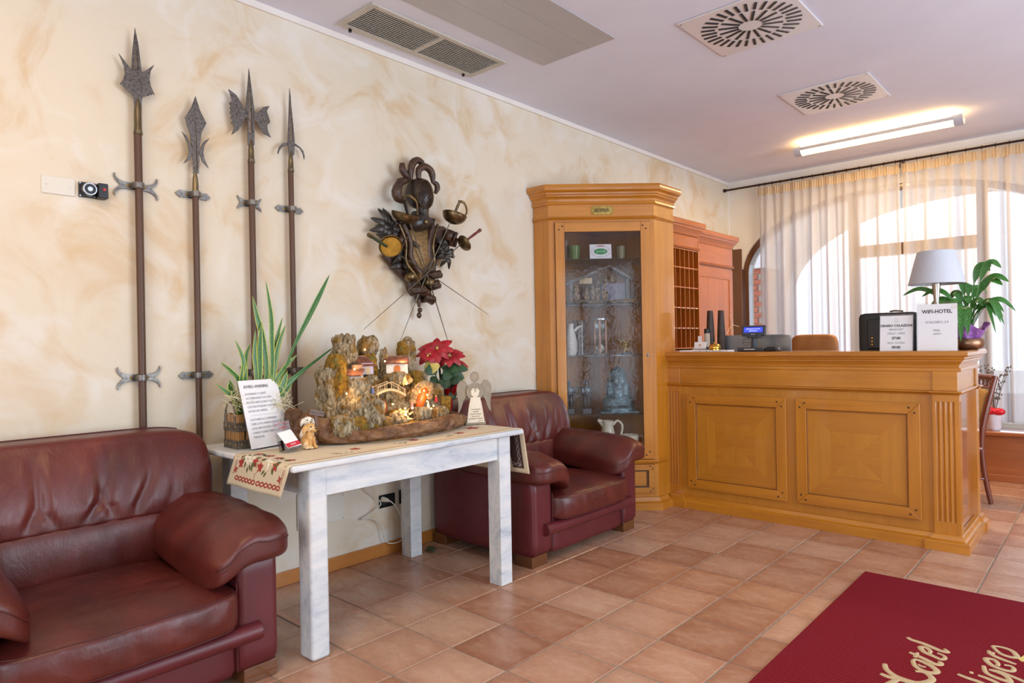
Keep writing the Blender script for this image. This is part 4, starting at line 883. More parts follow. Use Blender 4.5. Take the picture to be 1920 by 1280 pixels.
build(g, 'mask_lattice', M_CARVB, HM, kind='stuff')
g = G(); g.tube([facept(math.cos(t), math.sin(t)) + Vector((.002, 0, 0)) for t in np.linspace(0, 2 * PI, 33)], .004, 6); build(g, 'mask_rim', M_BRONZE, HM, smooth=60)
g = G(); g.lathe([(.045, -.06), (.036, -.02), (.040, .02), (.05, .04)], 14, Matrix.Translation((.12, 2.712, 2.095))); build(g, 'neck', M_CARV, TR, smooth=60)
# gorget, breastplate, bands
GORG=[(-0.1344,0.1669),(-0.0892,0.2023),(-0.0692,0.2397),(-0.0171,0.2468),(0.0151,0.2158),(0.0957,0.2109),(0.0812,0.1732),(0.0132,0.1297),(-0.0527,0.1122),(-0.1102,0.1206)]
def domed(poly, x0, h, mat, name, parent, rings=5):
    c = Vector((sum(p[0] for p in poly) / len(poly), sum(p[1] for p in poly) / len(poly))); P = [Vector(p) for p in poly]
    Q = []
    for i in range(len(P)):
        for k in range(4): Q.append(P[i].lerp(P[(i + 1) % len(P)], k / 4))
    n = len(Q); vs = [TP(c, x0 + h)]; fs = []
    for r in range(1, rings + 1):
        t = r / rings
        for p in Q: vs.append(TP(c.lerp(p, t), x0 + h * math.sqrt(max(0, 1 - t * t))))
    for p in Q: vs.append(TP(p, x0 - .03))
    for i in range(n):
        j = (i + 1) % n; fs.append((0, 1 + i, 1 + j))
        for r in range(rings): fs.append((1 + r * n + i, 1 + (r + 1) * n + i, 1 + (r + 1) * n + j, 1 + r * n + j))
    g = G(); g.add(vs, fs); o = build(g, name, mat, parent, smooth=50)
    bm = bmesh.new(); bm.from_mesh(o.data); bmesh.ops.recalc_face_normals(bm, faces=bm.faces); bm.to_mesh(o.data); bm.free(); return o
CUIR=[(-0.1791,0.1459),(0.108,0.1805),(0.0926,0.1066),(0.07,0.0119),(0.0887,-0.0584),(0.0472,-0.1025),(-0.0005,-0.1464),(-0.0216,-0.2083),(-0.0593,-0.1502),(-0.122,-0.0948),(-0.1326,-0.0067),(-0.1432,0.0811)]
BP = domed(CUIR, .06, .07, M_GILT, 'breastplate', TR); domed(GORG, .11, .05, M_CARV, 'gorget', TR)
g = G(); g.ell(TP((-.03, .17), .165), (.008, .016, .016), 12); build(g, 'medallion', M_BRONZE, TR, smooth=179)
for p, wd, mt in (([(-0.1952,0.1413),(-0.1541,0.0383),(-0.148,-0.079),(-0.089,-0.1538),(-0.0451,-0.211)], .008, M_BRONZE), ([(-0.1642,0.145),(-0.1201,0.0417),(-0.1145,-0.0467),(-0.05,-0.1412)], .017, M_CARVB), ([(0.1107,0.1781),(0.0626,0.0397),(0.0778,-0.0612),(0.0159,-0.1268)], .008, M_BRONZE), ([(0.0697,0.1732),(0.0268,0.0565),(0.0311,-0.0446)], .014, M_CARVB)):
    P = spline([TP(q, .112 + .008 * (i % 2)) for i, q in enumerate(p)], 6); g = G(); g.tube(P, wd, 8); build(g, 'band', mt, BP, smooth=60)
build(G().prism([(-0.099,0.0526),(0.0036,0.0026),(0.0029,-0.0277),(-0.0997,0.0228)], .01, TM(.118)), 'sash', M_CARV, BP, bevel=.003)
# leaves, fruit, ribbon curls, tassel
LVS = [((-.242, .113), t) for t in ((-.317, .229), (-.281, .236), (-.371, .165), (-.381, .09), (-.332, .069), (-.228, .193))] + [((-.2, .14), (-.17, .08)), ((-.25, .10), (-.24, .04))]
LVS += [((-.159, -.02), t) for t in ((-.227, -.03), (-.217, -.10), (-.12, -.09), (-.18, .03), (-.13, .02))] + [((-.15, -.09), (-.24, -.125)), ((-.15, -.09), (-.10, -.125))]
LVS += [((-.22, .12), t) for t in ((-.29, .20), (-.34, .12), (-.16, .19), (-.20, .04), (-.30, .05), (-.15, .11))] + [((-.15, .01), t) for t in ((-.10, .06), (-.21, .05), (-.22, -.06), (-.11, -.05))] + [((.17, .05), t) for t in ((.12, .10), (.13, .0), (.22, .10), (.17, -.04), (.25, .03))]
LVS += [((.186, .0), t) for t in ((.248, -.096), (.300, -.01), (.295, .036), (.170, -.086), (.130, -.032), (.22, .06), (.24, -.04))]
for b, t in LVS:
    a = TP(b, .075); e = TP(t, .065); md = (a + e) / 2 + Vector((.035, 0, 0)); g = G(); leaf(g, [a, md, e], .040, (1, 0, 0), -.28, n=4)
    o = build(g, 'carved_leaf', M_CARVL, TR, smooth=60); m = o.modifiers.new('t', 'SOLIDIFY'); m.thickness = .003
for c, r in (((-.109, -.1675), .036), ((.040, -.194), .034)): g = G(); g.ell(TP(c, .10), (r, r, r), 18); build(g, 'pomegranate', M_BRONZE, TR, smooth=179)
g = G(); P0 = TP((-.013, -.30), .06); g.tube([P0, P0 + Vector((0, .004, -.05))], [.014, .009], 8); g.ell(TP((-.004, -.367), .06), (.016, .016, .016)); g.ell(TP((-.011, -.40), .06), (.015, .016, .02)); build(g, 'tassel', M_CARVB, TR, smooth=60)
def curl(c, ang, r, ln, turns=1.25, wx=.09):
    """rolled ribbon end: a spiral strip whose axis stands off the wall a little"""
    ax = Vector((.25, math.cos(ang), math.sin(ang))).normalized(); e1 = Vector((1, 0, 0)); e1 = (e1 - ax * e1.dot(ax)).normalized(); e2 = ax.cross(e1); c = TP(c, wx); vs = []; fs = []; n = 22
    for i in range(n + 1):
        t = i / n; a = t * turns * 2 * PI; q = r * (1 - .55 * t); p = c + e1 * q * math.cos(a) + e2 * q * math.sin(a); vs += [p - ax * ln / 2, p + ax * ln / 2]
    for i in range(n): fs.append((2 * i, 2 * i + 1, 2 * i + 3, 2 * i + 2))
    g = G(); g.add(vs, fs); o = build(g, 'ribbon_curl', M_CARVB, TR, smooth=60); m = o.modifiers.new('t', 'SOLIDIFY'); m.thickness = .006
curl((.235, .12), 1.3, .042, .07); curl((.255, .085), 1.4, .03, .06); curl((-.045, -.245), .15, .03, .10); curl((.05, -.29), -.5, .032, .07); curl((.095, -.205), .3, .03, .06); curl((.10, -.14), .2, .026, .08); curl((-.165, .05), 1.2, .03, .09); curl((.0, -.25), -.3, .028, .09)
# swords
M_GRIPB = flat('black_grip', '#1A1714', 0.5); M_GRIPG = flat('green_grip', '#2E3A22', 0.55); M_GRIPR = flat('red_grip', '#6E2520', 0.5); M_OCHRE = nmat('ochre_felt', '#9A6E1E', '#B98A30', 30, rough=0.9)
def sword(grip, guardc, blade, mgrip, bowl, axis, liner=None, bl_r=.0035, knuckle=None):
    W3 = lambda p: Vector((p[0], 2.73 + p[1], 1.85 + p[2]))
    g = G(); Q = spline([W3(p) for p in blade], 5); g.tube(Q, [float(np.interp(i / (len(Q) - 1), [0, .6, 1], [bl_r, bl_r * .85, bl_r * .4])) for i in range(len(Q))], 6, flat=.6); S0 = build(g, 'sword', M_BLADE, TR, smooth=40)
    a, b = W3(grip[0]), W3(grip[1]); g = G(); d = (b - a); g.tube([a - d * .02, a, a + d * .12, a + d * .16, a + d * .5, b], [.009, .012, .011, .0085, .0095, .0075], 10); build(g, 'grip', mgrip, S0, smooth=40)
    g = G(); g.tube([a - d * .04, a + d * .13], [.0115, .0115], 10); build(g, 'pommel', M_BRONZE, S0, smooth=40)
    ax = Vector(axis).normalized(); Mb = Matrix.Translation(W3(guardc)) @ ax.to_track_quat('Z', 'Y').to_matrix().to_4x4()
    g = G(); R0, dep = bowl; n = 8; g.lathe([(R0 * math.sin(PI / 2 * i / n), -dep * math.cos(PI / 2 * i / n)) for i in range(n + 1)][1:] + [(R0 * 1.03, .002)], 24, Mb); g.f = [f for f in g.f if len(f) == 4]; g.lathe([(0.0001, -dep), (R0 * math.sin(PI / 2 / n), -dep * math.cos(PI / 2 / n))], 24, Mb)
    o = build(g, 'guard', M_BRONZE, S0, smooth=60); m = o.modifiers.new('t', 'SOLIDIFY'); m.thickness = .0022
    if liner: g = G(); g.lathe([(0.0001, -dep * .5), (R0 * .80, -dep * .42), (R0 * .9, -dep * .2)], 24, Mb); build(g, 'guard_liner', liner, S0, smooth=60)
    if knuckle: g = G(); g.tube(spline([W3(p) for p in knuckle], 6), .004, 6, flat=2.4, up=(1, 0, 0)); build(g, 'knuckle_bow', M_BRONZE, S0, smooth=40)
    return S0
sword([(.21, -.242, .287), (.18, -.183, .186)], (.165, -.187, .196), [(.16, -.155, .153), (.135, 0, -.158), (.075, .224, -.589)], M_GRIPB, (.086, .055), (.30, .05, .9), bl_r=.0058, knuckle=[(.21, -.242, .290), (.21, -.195, .298), (.195, -.129, .270), (.17, -.103, .205)])
sword([(.21, .218, .327), (.18, .205, .267)], (.17, .206, .243), [(.16, .176, .194), (.115, -.017, -.198), (.07, -.193, -.603)], M_BRONZE, (.078, .06), (.10, .25, .95), bl_r=.0036, knuckle=[(.21, .220, .325), (.20, .268, .318), (.185, .300, .275), (.17, .290, .235)])
sword([(.21, -.489, .033), (.18, -.343, -.014)], (.17, -.308, -.007), [(.16, -.246, -.05), (.14, -.017, -.134), (.08, .59, -.384)], M_GRIPG, (.068, .05), (.70, -.68, .28), M_OCHRE)
sword([(.2, .404, .163), (.18, .313, .097)], (.17, .288, .069), [(.16, .251, .05), (.15, -.006, -.139), (.08, -.443, -.491)], M_GRIPR, (.054, .026), (.10, .80, .5))
# ================================================================= ceiling fittings
M_VENT = nmat('vent_paint', '#B9B4A8', '#C4BFB4', 6, rough=0.45); M_VENTD = flat('duct_dark', '#26282C', 0.7); M_DIFF = flat('diffuser_enamel', '#DEDCDD', 0.25)
CZ = 3.065
GR = thing('ceiling_grille', 'beige louvred return-air grille in the ceiling along the left wall', 'vent', (.275, 2.64, CZ))
for a, b, c, d in ((.11, .44, 2.12, 2.155), (.11, .44, 3.125, 3.16), (.11, .145, 2.155, 3.125), (.405, .44, 2.155, 3.125), (.145, .405, 2.63, 2.66)): build(G().box(a, b, c, d, CZ - .014, CZ), 'frame', M_VENT, GR, bevel=.003)
build(G().box(.14, .41, 2.15, 3.13, CZ - .0025, CZ - .0005), 'backing', flat('grille_backing', '#8A857C', .8), GR)
sl0 = None
for c, d in ((2.157, 2.628), (2.662, 3.123)):
    for i in range(15):
        x = .149 + i * .0182; o = build(G().box(-.0088, .0088, c, d, -.0012, .0012, Matrix.Translation((x, 0, CZ - .0075)) @ Matrix.Rotation(.45, 4, 'Y')), 'louvre', M_VENT, GR)
for y in (2.2, 3.08): g = G(); g.lathe([(.010, 0), (.010, .012), (.006, .016)], 10, Matrix.Translation((.122, y, CZ - .03))); build(g, 'knob', M_BLACK, GR, smooth=50)
M_APAN = nmat('aluminium_panel', '#B4B4B6', '#BEBEC0', 2.5, (1, .3, 1), rough=0.45, metal=0.1)
AP = thing('access_panel', 'grey metal access panel of three strips flush in the ceiling', 'ceiling panel', (.85, 2.4, CZ))
for a, b in ((.572, .752), (.755, .938), (.941, 1.124)): build(G().box(a, b, 1.5, 3.37, CZ - .006, CZ - .0005), 'strip', M_APAN, AP, bevel=.001)
def diffuser(yc, label):
    T = thing('swirl_diffuser', label, 'air diffuser', (1.777, yc, CZ), group='square swirl air diffusers')
    g = G(); w_ = .303
    build(G().box(-w_, w_, -w_, w_, -.010, -.001), 'plate', M_DIFF, T, local=True, bevel=.005)
    k = 0
    for i in range(32):
        a = 2 * PI * i / 32 + .1
        r0_, r1_ = (.065, .150) if i % 2 == 0 else (.115, .165)
        for (ra, rb) in (((r0_, .175), (.195, .272)) if i % 2 == 0 else ((.185, .272),)):
            M2 = Matrix.Rotation(a, 4, 'Z'); p = G(); p.box(ra, rb, -.0075, .0075, -.0125, -.0095, M2); build(p, 'slot', M_VENTD, T, local=True)
            p = G(); p.box(ra, rb, -.0095, -.0045, -.0135, -.0120, M2); build(p, 'slot_blade', M_IRON, T, local=True)
    for sx in (-1, 1):
        for sy in (-1, 1): g = G(); g.lathe([(.006, 0), (.005, .002)], 8, Matrix.Translation((sx * .285, sy * .285, -.0125))); build(g, 'screw', M_STEEL, T, local=True)
diffuser(3.765, 'square white swirl diffuser in the ceiling, the nearer and larger one'); diffuser(5.305, 'square white swirl diffuser in the ceiling next to the lit lamp')
# fluorescent lamp: curved housing with a bright diffuser, light spilling up on the ceiling
LM = thing('ceiling_lamp', 'long lit fluorescent ceiling lamp with curved grey housing', 'lamp', (1.76, 6.43, CZ))
cpr = [(.0, 0), (-.03, -.012), (-.055, -.03), (-.068, -.055), (-.066, -.062), (-.050, -.040), (-.03, -.026), (0, -.016)]
def lamp_sec(g, x0, x1, pr, z): g.prism([(p[0], p[1]) for p in pr], x1 - x0, Matrix(((0, 0, 1, x0), (1, 0, 0, 6.43), (0, 1, 0, z), (0, 0, 0, 1))))
for x0, x1 in ((1.105, 1.165), (2.355, 2.42)):
    g = G(); pr = [(.074 * math.cos(a), -.0 - .068 * math.sin(a)) for a in np.linspace(-.1, PI + .1, 15)]; pr += [(.067 * math.cos(a), -.061 * math.sin(a)) for a in np.linspace(PI + .1, -.1, 15)]
    lamp_sec(g, x0, x1, pr, CZ - .045); build(g, 'end_cap', M_LAMPH, LM, smooth=50)
g = G(); lamp_sec(g, 1.165, 2.355, [(.067 * math.cos(a), -.061 * math.sin(a)) for a in np.linspace(0.5, PI - .3, 13)], CZ - .046); build(g, 'diffuser', M_LAMPE, LM, smooth=50)
g = G(); lamp_sec(g, 1.165, 2.355, [(-.080, .004), (-.072, -.012), (-.062, -.028), (-.058, -.024), (-.066, -.008), (-.074, .006)], CZ - .046); build(g, 'reflector_lip', M_LAMPH, LM, smooth=50)
build(G().box(1.3, 2.2, 6.40, 6.46, CZ - .035, CZ), 'mount', M_LAMPH, LM)
def warm(loc, e, size=.06, colr=(1, .70, .36)):
    d = bpy.data.lights.new('lamp_glow', 'POINT'); d.energy = e; d.color = colr; d.shadow_soft_size = size; o = bpy.data.objects.new('lamp_glow', d); col.objects.link(o); o.location = loc; return o
def tube_light(x0, x1, y, z, e, aim, w_=.05, cc=(1, .70, .36)):
    o = area('lamp_tube', ((x0 + x1) / 2, y, z), ((x0 + x1) / 2, y, z + aim), x1 - x0, w_, e, cc); return o
tube_light(1.18, 2.34, 6.53, CZ - .05, 9, 1, .03, (1, .58, .18)); tube_light(1.18, 2.34, 6.33, CZ - .05, 9, 1, .03, (1, .58, .18)); tube_light(1.18, 2.34, 6.43, CZ - .115, 46, -1)
g = G(); g.lathe([(.055, 0), (.055, -.004), (.045, -.008), (.0, -.009)][::-1], 22, Matrix.Translation((1.754, 6.687, CZ))); build(g, 'ceiling_speaker', M_WHITE, smooth=40, label='flat round white speaker cover on the ceiling beyond the lamp', cat='speaker')
# ================================================================= added floor lamp, unseen, for warm light from the left, and a second ceiling lamp by the entrance
FLP = thing('added_floor_lamp', 'unseen floor lamp with cream drum shade, added to warm the left end of the wall', 'lamp', (.55, -1.0, 0)); FM = Matrix.Translation((.55, -1.0, 0))
g = G(); g.lathe([(.14, 0), (.14, .015), (.02, .03), (.012, .05), (.012, 1.30)], 20, FM); build(g, 'stand', M_BRASS, FLP, smooth=40)
M_DRUM = flat('lit_drum_shade', '#F0DDB8', .8, em='#FFC070', es=2.0)
g = G(); g.lathe([(.20, 1.22), (.17, 1.52)], 28, FM); g.f = [f for f in g.f if len(f) == 4]; build(g, 'lamp_shade', M_DRUM, FLP, smooth=40)
warm((.55, -1.0, 1.36), 25, .16, (1, .72, .36))
L2 = thing('ceiling_lamp', 'long lit fluorescent ceiling lamp over the armchair corner', 'lamp', (1.8, .3, CZ))
build(G().box(1.15, 2.45, .24, .36, CZ - .05, CZ), 'housing', M_LAMPH, L2, bevel=.01); build(G().box(1.22, 2.38, .26, .34, CZ - .062, CZ - .05), 'diffuser', M_LAMPE, L2)
tube_light(1.22, 2.38, .3, CZ - .075, 24, -1)
# ================================================================= curtains on a rod
def sheer():
    m, nt, out = newmat('sheer_voile'); v = coords(nt, 'UV', (1, 1, 1))
    dif = N(nt, 'ShaderNodeBsdfDiffuse', {'Color': (0.84, 0.80, 0.78, 1)}); trl = N(nt, 'ShaderNodeBsdfTranslucent', {'Color': (0.84, 0.83, 0.86, 1)}); tr = N(nt, 'ShaderNodeBsdfTransparent', {'Color': (.98, .98, 1, 1)})
    a = N(nt, 'ShaderNodeMixShader', {0: 0.5, 1: dif.outputs[0], 2: trl.outputs[0]})
    lw = N(nt, 'ShaderNodeLayerWeight', {'Blend': 0.35}).outputs['Facing']
    k = N(nt, 'ShaderNodeMapRange', {'Value': lw, 'From Min': 0.0, 'From Max': 0.6, 'To Min': 0.34, 'To Max': 0.03}).outputs[0]
    b = N(nt, 'ShaderNodeMixShader', {0: k, 1: a.outputs[0], 2: tr.outputs[0]}); nt.links.new(b.outputs[0], out.inputs[0]); return m
M_SHEER = sheer()
M_TAPE = nmat('curtain_heading_tape', '#C4AA84', '#D6C0A0', 30, (40, 1, 1), rough=0.9)
def curtain(x0, x1, seed, label):
    T = thing('curtain', label, 'curtain', ((x0 + x1) / 2, 7.3, 0), group='sheer cream curtain panels')
    rnd = random.Random(seed); W_ = x1 - x0; ph = [rnd.uniform(0, 6.28) for _ in range(6)]
    def fold(x, t):
        s = x - x0
        return .030 * math.sin(s * 38 + ph[0] + .9 * math.sin(s * 5 + ph[1])) * (.35 + .65 * min(1, t * 4)) + .017 * math.sin(s * 71 + ph[2] + 1.1 * math.sin(s * 9)) + .010 * math.sin(s * 17 + ph[3]) * t
    ztop, zb = 2.925, .485
    g = G(); g.grid(lambda a, b: (x0 + W_ * a + .012 * b * math.sin(a * 30 + ph[4]), 7.30 + fold(x0 + W_ * a, b), (ztop - .085) + (zb - ztop + .085) * b), int(W_ * 190), 22); build(g, 'sheer_panel', M_SHEER, T, smooth=179)
    g = G(); g.grid(lambda a, b: (x0 + W_ * a + .012 * math.sin(a * 30 + ph[4]), 7.301 + fold(x0 + W_ * a, 1.0) + .004, .745 + (zb - .745) * b), int(W_ * 190), 4); build(g, 'hem', M_SHEER, T, smooth=179)
    g = G(); g.grid(lambda a, b: (x0 + W_ * a, 7.296 + .006 * math.sin(a * W_ * 260) + .5 * fold(x0 + W_ * a, 0), ztop - .010 * abs(math.sin(a * W_ * 18)) - .085 * b), int(W_ * 260), 2); build(g, 'heading', M_TAPE, T, smooth=179)
    return T
curtain(.395, 1.775, 3, 'left sheer cream curtain panel hanging behind the counter'); curtain(1.795, 3.35, 9, 'right sheer cream curtain panel behind the table lamp')
RD = thing('curtain_rod', 'thin dark bronze curtain rod across the top of the far window', 'curtain rod', (1.7, 7.30, 2.955))
g = G(); g.tube([(.0, 7.30, 2.958), (3.45, 7.30, 2.945)], .0105, 10); build(g, 'rod', M_RODM, RD, smooth=40)
g = G(); g.tube([(.0, 7.30, 2.958), (.02, 7.30, 2.958), (.035, 7.30, 2.958)], [.020, .020, .012], 12); build(g, 'wall_cup', M_RODM, RD, smooth=40)
g = G(); g.tube([(1.785, 7.42, 2.955), (1.785, 7.30, 2.955), (1.785, 7.28, 2.945)], .009, 8); g.tube([(1.785, 7.285, 2.96), (1.785, 7.28, 2.88)], .005, 6); build(g, 'centre_bracket', M_RODM, RD, smooth=40)
xs_ = [.41, .47, .55, .64, .76, .87, .97, 1.08, 1.19, 1.30, 1.42, 1.53, 1.64, 1.74, 1.82, 1.92, 2.04, 2.17, 2.31, 2.43, 2.53, 2.63, 2.76, 2.9, 3.05, 3.2, 3.3]
for x in xs_:
    g = G(); z = 2.958 - .013 * x / 3.45; g.tube([(x, 7.30 + .014 * math.cos(t), z + .014 * math.sin(t)) for t in np.linspace(0, 2 * PI, 13)], .0032, 6); g.tube([(x, 7.30, z - .014), (x, 7.30, z - .030)], .002, 5); build(g, 'ring', M_RODM, RD, smooth=60)
# ================================================================= window bench, chair and the things by the window
BN = thing('window_bench', 'reddish wooden window bench running under the curtains', 'bench', (2.9, 7.24, 0))
build(G().box(.25, 6.19, 7.035, 7.405, .392, .428), 'seat_board', M_BENCH, BN, bevel=.012, seg=3)
build(G().box(.25, 6.19, 7.085, 7.11, .05, .392), 'front_panel', M_BENCH, BN); build(G().box(.25, 6.19, 7.065, 7.09, 0, .058), 'plinth', M_BENCH, BN, bevel=.004)
build(G().box(.25, 6.19, 7.11, 7.405, .0, .05), 'base', M_BENCH, BN)
M_UPH = nmat('gold_chenille', '#B98F4E', '#D0AA6C', 120, rough=0.9, bump=0.4, bscale=300, bdist=0.002)
CHR = thing('dining_chair', 'mahogany dining chair with gold upholstery half hidden behind the counter', 'chair', (2.275, 6.10, 0), 0.62 + PI)
def CL(*p): return mtx((2.275, 6.10, 0), 0.62 + PI) @ Vector(p)     # local +x forward (seat), y across
def cpoly(g, pts, r, **k): g.tube([CL(*p) for p in pts], r, 8, **k)
for s in (-1, 1):
    P = spline([(-.245, s * .20, 0), (-.20, s * .20, .25), (-.185, s * .20, .47), (-.205, s * .205, .62), (-.245, s * .21, .80), (-.285, s * .215, .955)], 6)
    g = G(); cpoly(g, P, [float(a) for a in np.interp(np.linspace(0, 1, len(P)), [0, .5, 1], [.017, .024, .018])]); build(g, 'rear_leg', M_CHAIR, CHR, smooth=50)
    P = [(.20, s * .21, 0), (.20, s * .21, .43)]; g = G(); cpoly(g, P, [.016, .024]); build(g, 'leg', M_CHAIR, CHR, smooth=50)
    g = G(); cpoly(g, [(-.18, s * .20, .415), (.2, s * .21, .415)], .022); build(g, 'seat_rail', M_CHAIR, CHR, smooth=50)
    g = G(); cpoly(g, [(-.205, s * .20, .19), (.2, s * .21, .19)], .011); build(g, 'stretcher', M_CHAIR, CHR, smooth=50)
for x in (-.18, .2): g = G(); cpoly(g, [(x, -.2, .415), (x, .2, .415)], .022); build(g, 'seat_rail', M_CHAIR, CHR, smooth=50)
for zc, r, xx in ((.945, .022, -.283), (.865, .010, -.262), (.585, .016, -.198)): g = G(); cpoly(g, [(xx, -.21, zc), (xx, .21, zc)], r); build(g, 'back_rail', M_CHAIR, CHR, smooth=50)
for i in range(7):
    y = -.165 + .055 * i; g = G(); cpoly(g, [(-.272, y + .024 * math.cos(t), .902 + .026 * math.sin(t)) for t in np.linspace(0, 2 * PI, 17)], .0055); build(g, 'lattice_ring', M_CHAIR, CHR, smooth=60)
g = G(); g.soft(10, 6, lambda q: CL(-.222 + .022 * q[0] - .03 * q[2], .185 * q[1], .725 + .130 * q[2])); build(g, 'back_pad', M_UPH, CHR, smooth=179)
g = G(); g.soft(10, 5, lambda q: CL(.01 + .215 * q[0], .215 * q[1], .455 + .035 * q[2])); build(g, 'seat_pad', M_UPH, CHR, smooth=179)
# red bow ornament and dried sprigs in a pot on the bench
M_RED = flat('red_satin', '#D8192C', 0.35); M_FOIL = nmat('white_wrap', '#E8E4EE', '#F4F2F6', 20, rough=0.4)
OR = thing('gift_pot', 'small white wrapped pot with red bow and dried sprigs on the bench', 'plant pot', (2.50, 7.17, .428))
g = G(); g.lathe([(.035, 0), (.048, .02), (.055, .13), (.060, .14)], 16, Matrix.Translation((2.50, 7.17, .429))); build(g, 'pot', M_FOIL, OR, smooth=50)
for c, r in (((2.475, 7.12, .60), (.045, .03, .035)), ((2.535, 7.12, .595), (.05, .03, .032)), ((2.505, 7.11, .598), (.018, .025, .02))): g = G(); g.ell(c, r, 14); build(g, 'bow_loop', M_RED, OR, smooth=179)
M_TWIG = flat('dried_twig', '#6E6258', 0.9)
for k in range(9):
    g = G(); a = R_.uniform(-.9, .9); P = spline([(2.50, 7.17, .56), (2.50 + .05 * a, 7.17, .75), (2.50 + .13 * a, 7.16 + R_.uniform(-.05, .05), .90 + R_.uniform(0, .1))], 5); g.tube(P, .0022, 4)
    for i in range(4, len(P)):
        for q in range(2): g.ell(P[i] + Vector((R_.uniform(-.014, .014), R_.uniform(-.01, .01), R_.uniform(-.01, .012))), (.006, .005, .009), 6)
    build(g, 'sprig', M_TWIG, OR)
# ================================================================= doormat with woven lettering
def ruggy():
    m, nt, out = newmat('red_ribbed_mat'); v = coords(nt, 'Object')
    wv = N(nt, 'ShaderNodeTexWave', {'Vector': v, 'Scale': 17.0, 'Distortion': 0.4, 'Detail': 1.0}, wave_type='BANDS', bands_direction='Y').outputs[0]
    n_ = noise_(nt, v, 260, 2); big = noise_(nt, v, 2.5, 4, .6)
    a = ramp(nt, wv, [(0.2, S('#521018')), (0.7, S('#8E222C'))]); a = mixc(nt, .35, a, ramp(nt, n_, [(.35, S('#4A0C12')), (.65, S('#A4242E'))])); a = mixc(nt, ramp(nt, big, [(.45, (0, 0, 0, 1)), (.7, (.5, .5, .5, 1))]), a, S('#7A1C2A'))
    princ(nt, out, c=a, rough=.95, spec=.1, n=bump_(nt, wv, .4, .004)); return m
M_RUG = ruggy(); M_RUGL = nmat('beige_tufting', '#B59A70', '#CDB68C', 160, rough=.95, bump=.4, bscale=300, bdist=.002)
RG = build(G().box(2.285, 3.72, 2.02, 3.91, .0005, .011), 'doormat', M_RUG, bevel=.002, label='dark red entrance mat with beige script lettering reading Hotel Scaligero', cat='doormat')
# stretch: strokes of the script, floor coordinates
ST = [
 ('l', [(2.639,3.155),(2.657,3.141),(2.697,3.133),(2.739,3.114),(2.768,3.102),(2.788,3.106),(2.774,3.129)], .016), ('e', [(2.735,3.048),(2.734,3.074),(2.718,3.096),(2.702,3.096),(2.699,3.08),(2.719,3.048),(2.748,3.034),(2.776,3.02),(2.789,3.035),(2.783,3.059),(2.76,3.07)], .014),
 ('t', [(2.675,3.011),(2.695,3.003),(2.73,2.985),(2.765,2.965),(2.784,2.97),(2.784,2.989),(2.775,2.994)], .016), ('t', [(2.699,2.976),(2.699,3.027)], .012),
 ('o', [(2.699,2.943),(2.715,2.9),(2.745,2.877),(2.775,2.879),(2.786,2.903),(2.765,2.934),(2.737,2.95),(2.709,2.959),(2.699,2.943)], .016), ('o', [(2.722,2.921),(2.734,2.911),(2.748,2.915)], .008),
 ('h', [(2.625,2.844),(2.639,2.804),(2.673,2.77),(2.713,2.759),(2.752,2.763),(2.779,2.8),(2.784,2.827),(2.77,2.852),(2.748,2.864),(2.725,2.852)], .018), ('h', [(2.633,2.752),(2.66,2.745),(2.694,2.751),(2.736,2.743),(2.775,2.700)], .018), ('h', [(2.694,2.751),(2.682,2.718),(2.67,2.66),(2.69,2.62),(2.74,2.61),(2.78,2.64)], .018),
 ('o', [(2.912,3.28),(2.94,3.229),(2.971,3.213),(2.997,3.226),(2.981,3.272),(2.959,3.289),(2.934,3.29),(2.912,3.28)], .014), ('r', [(2.907,3.223),(2.919,3.194),(2.946,3.175),(2.976,3.163),(3.0,3.154)], .014), ('r', [(2.911,3.188),(2.924,3.216)], .014),
 ('e', [(2.948,3.095),(2.948,3.119),(2.932,3.146),(2.912,3.142),(2.91,3.124),(2.931,3.089),(2.961,3.074),(2.989,3.075),(2.999,3.095),(2.99,3.122),(2.967,3.119)], .014), ('g', [(2.91,3.063),(2.923,3.011),(2.951,2.99),(2.985,2.981),(2.998,2.985),(2.985,3.018),(2.961,3.035),(2.929,3.04)], .015), ('g', [(2.929,3.04),(2.959,3.049),(3.002,3.033),(3.05,3.005),(3.06,2.97),(3.04,2.95)], .012),
 ('i', [(2.905,2.966),(2.934,2.96),(2.961,2.946),(2.985,2.925),(2.99,2.95)], .014), ('i', [(2.877,2.972),(2.889,2.975)], .014), ('l', [(2.848,2.929),(2.876,2.919),(2.912,2.912),(2.945,2.90),(2.985,2.885),(2.99,2.905)], .015),
 ('a', [(2.915,2.845),(2.93,2.80),(2.965,2.79),(2.99,2.815),(2.97,2.85),(2.93,2.862),(2.915,2.845)], .014), ('a', [(2.915,2.862),(2.96,2.852),(2.99,2.858)], .012), ('c', [(2.93,2.775),(2.915,2.75),(2.935,2.715),(2.975,2.71),(2.99,2.745),(2.98,2.765)], .014), ('s', [(2.865,2.70),(2.84,2.67),(2.86,2.63),(2.90,2.64),(2.93,2.66),(2.97,2.65),(2.985,2.60),(2.96,2.565),(2.93,2.58)], .018)]
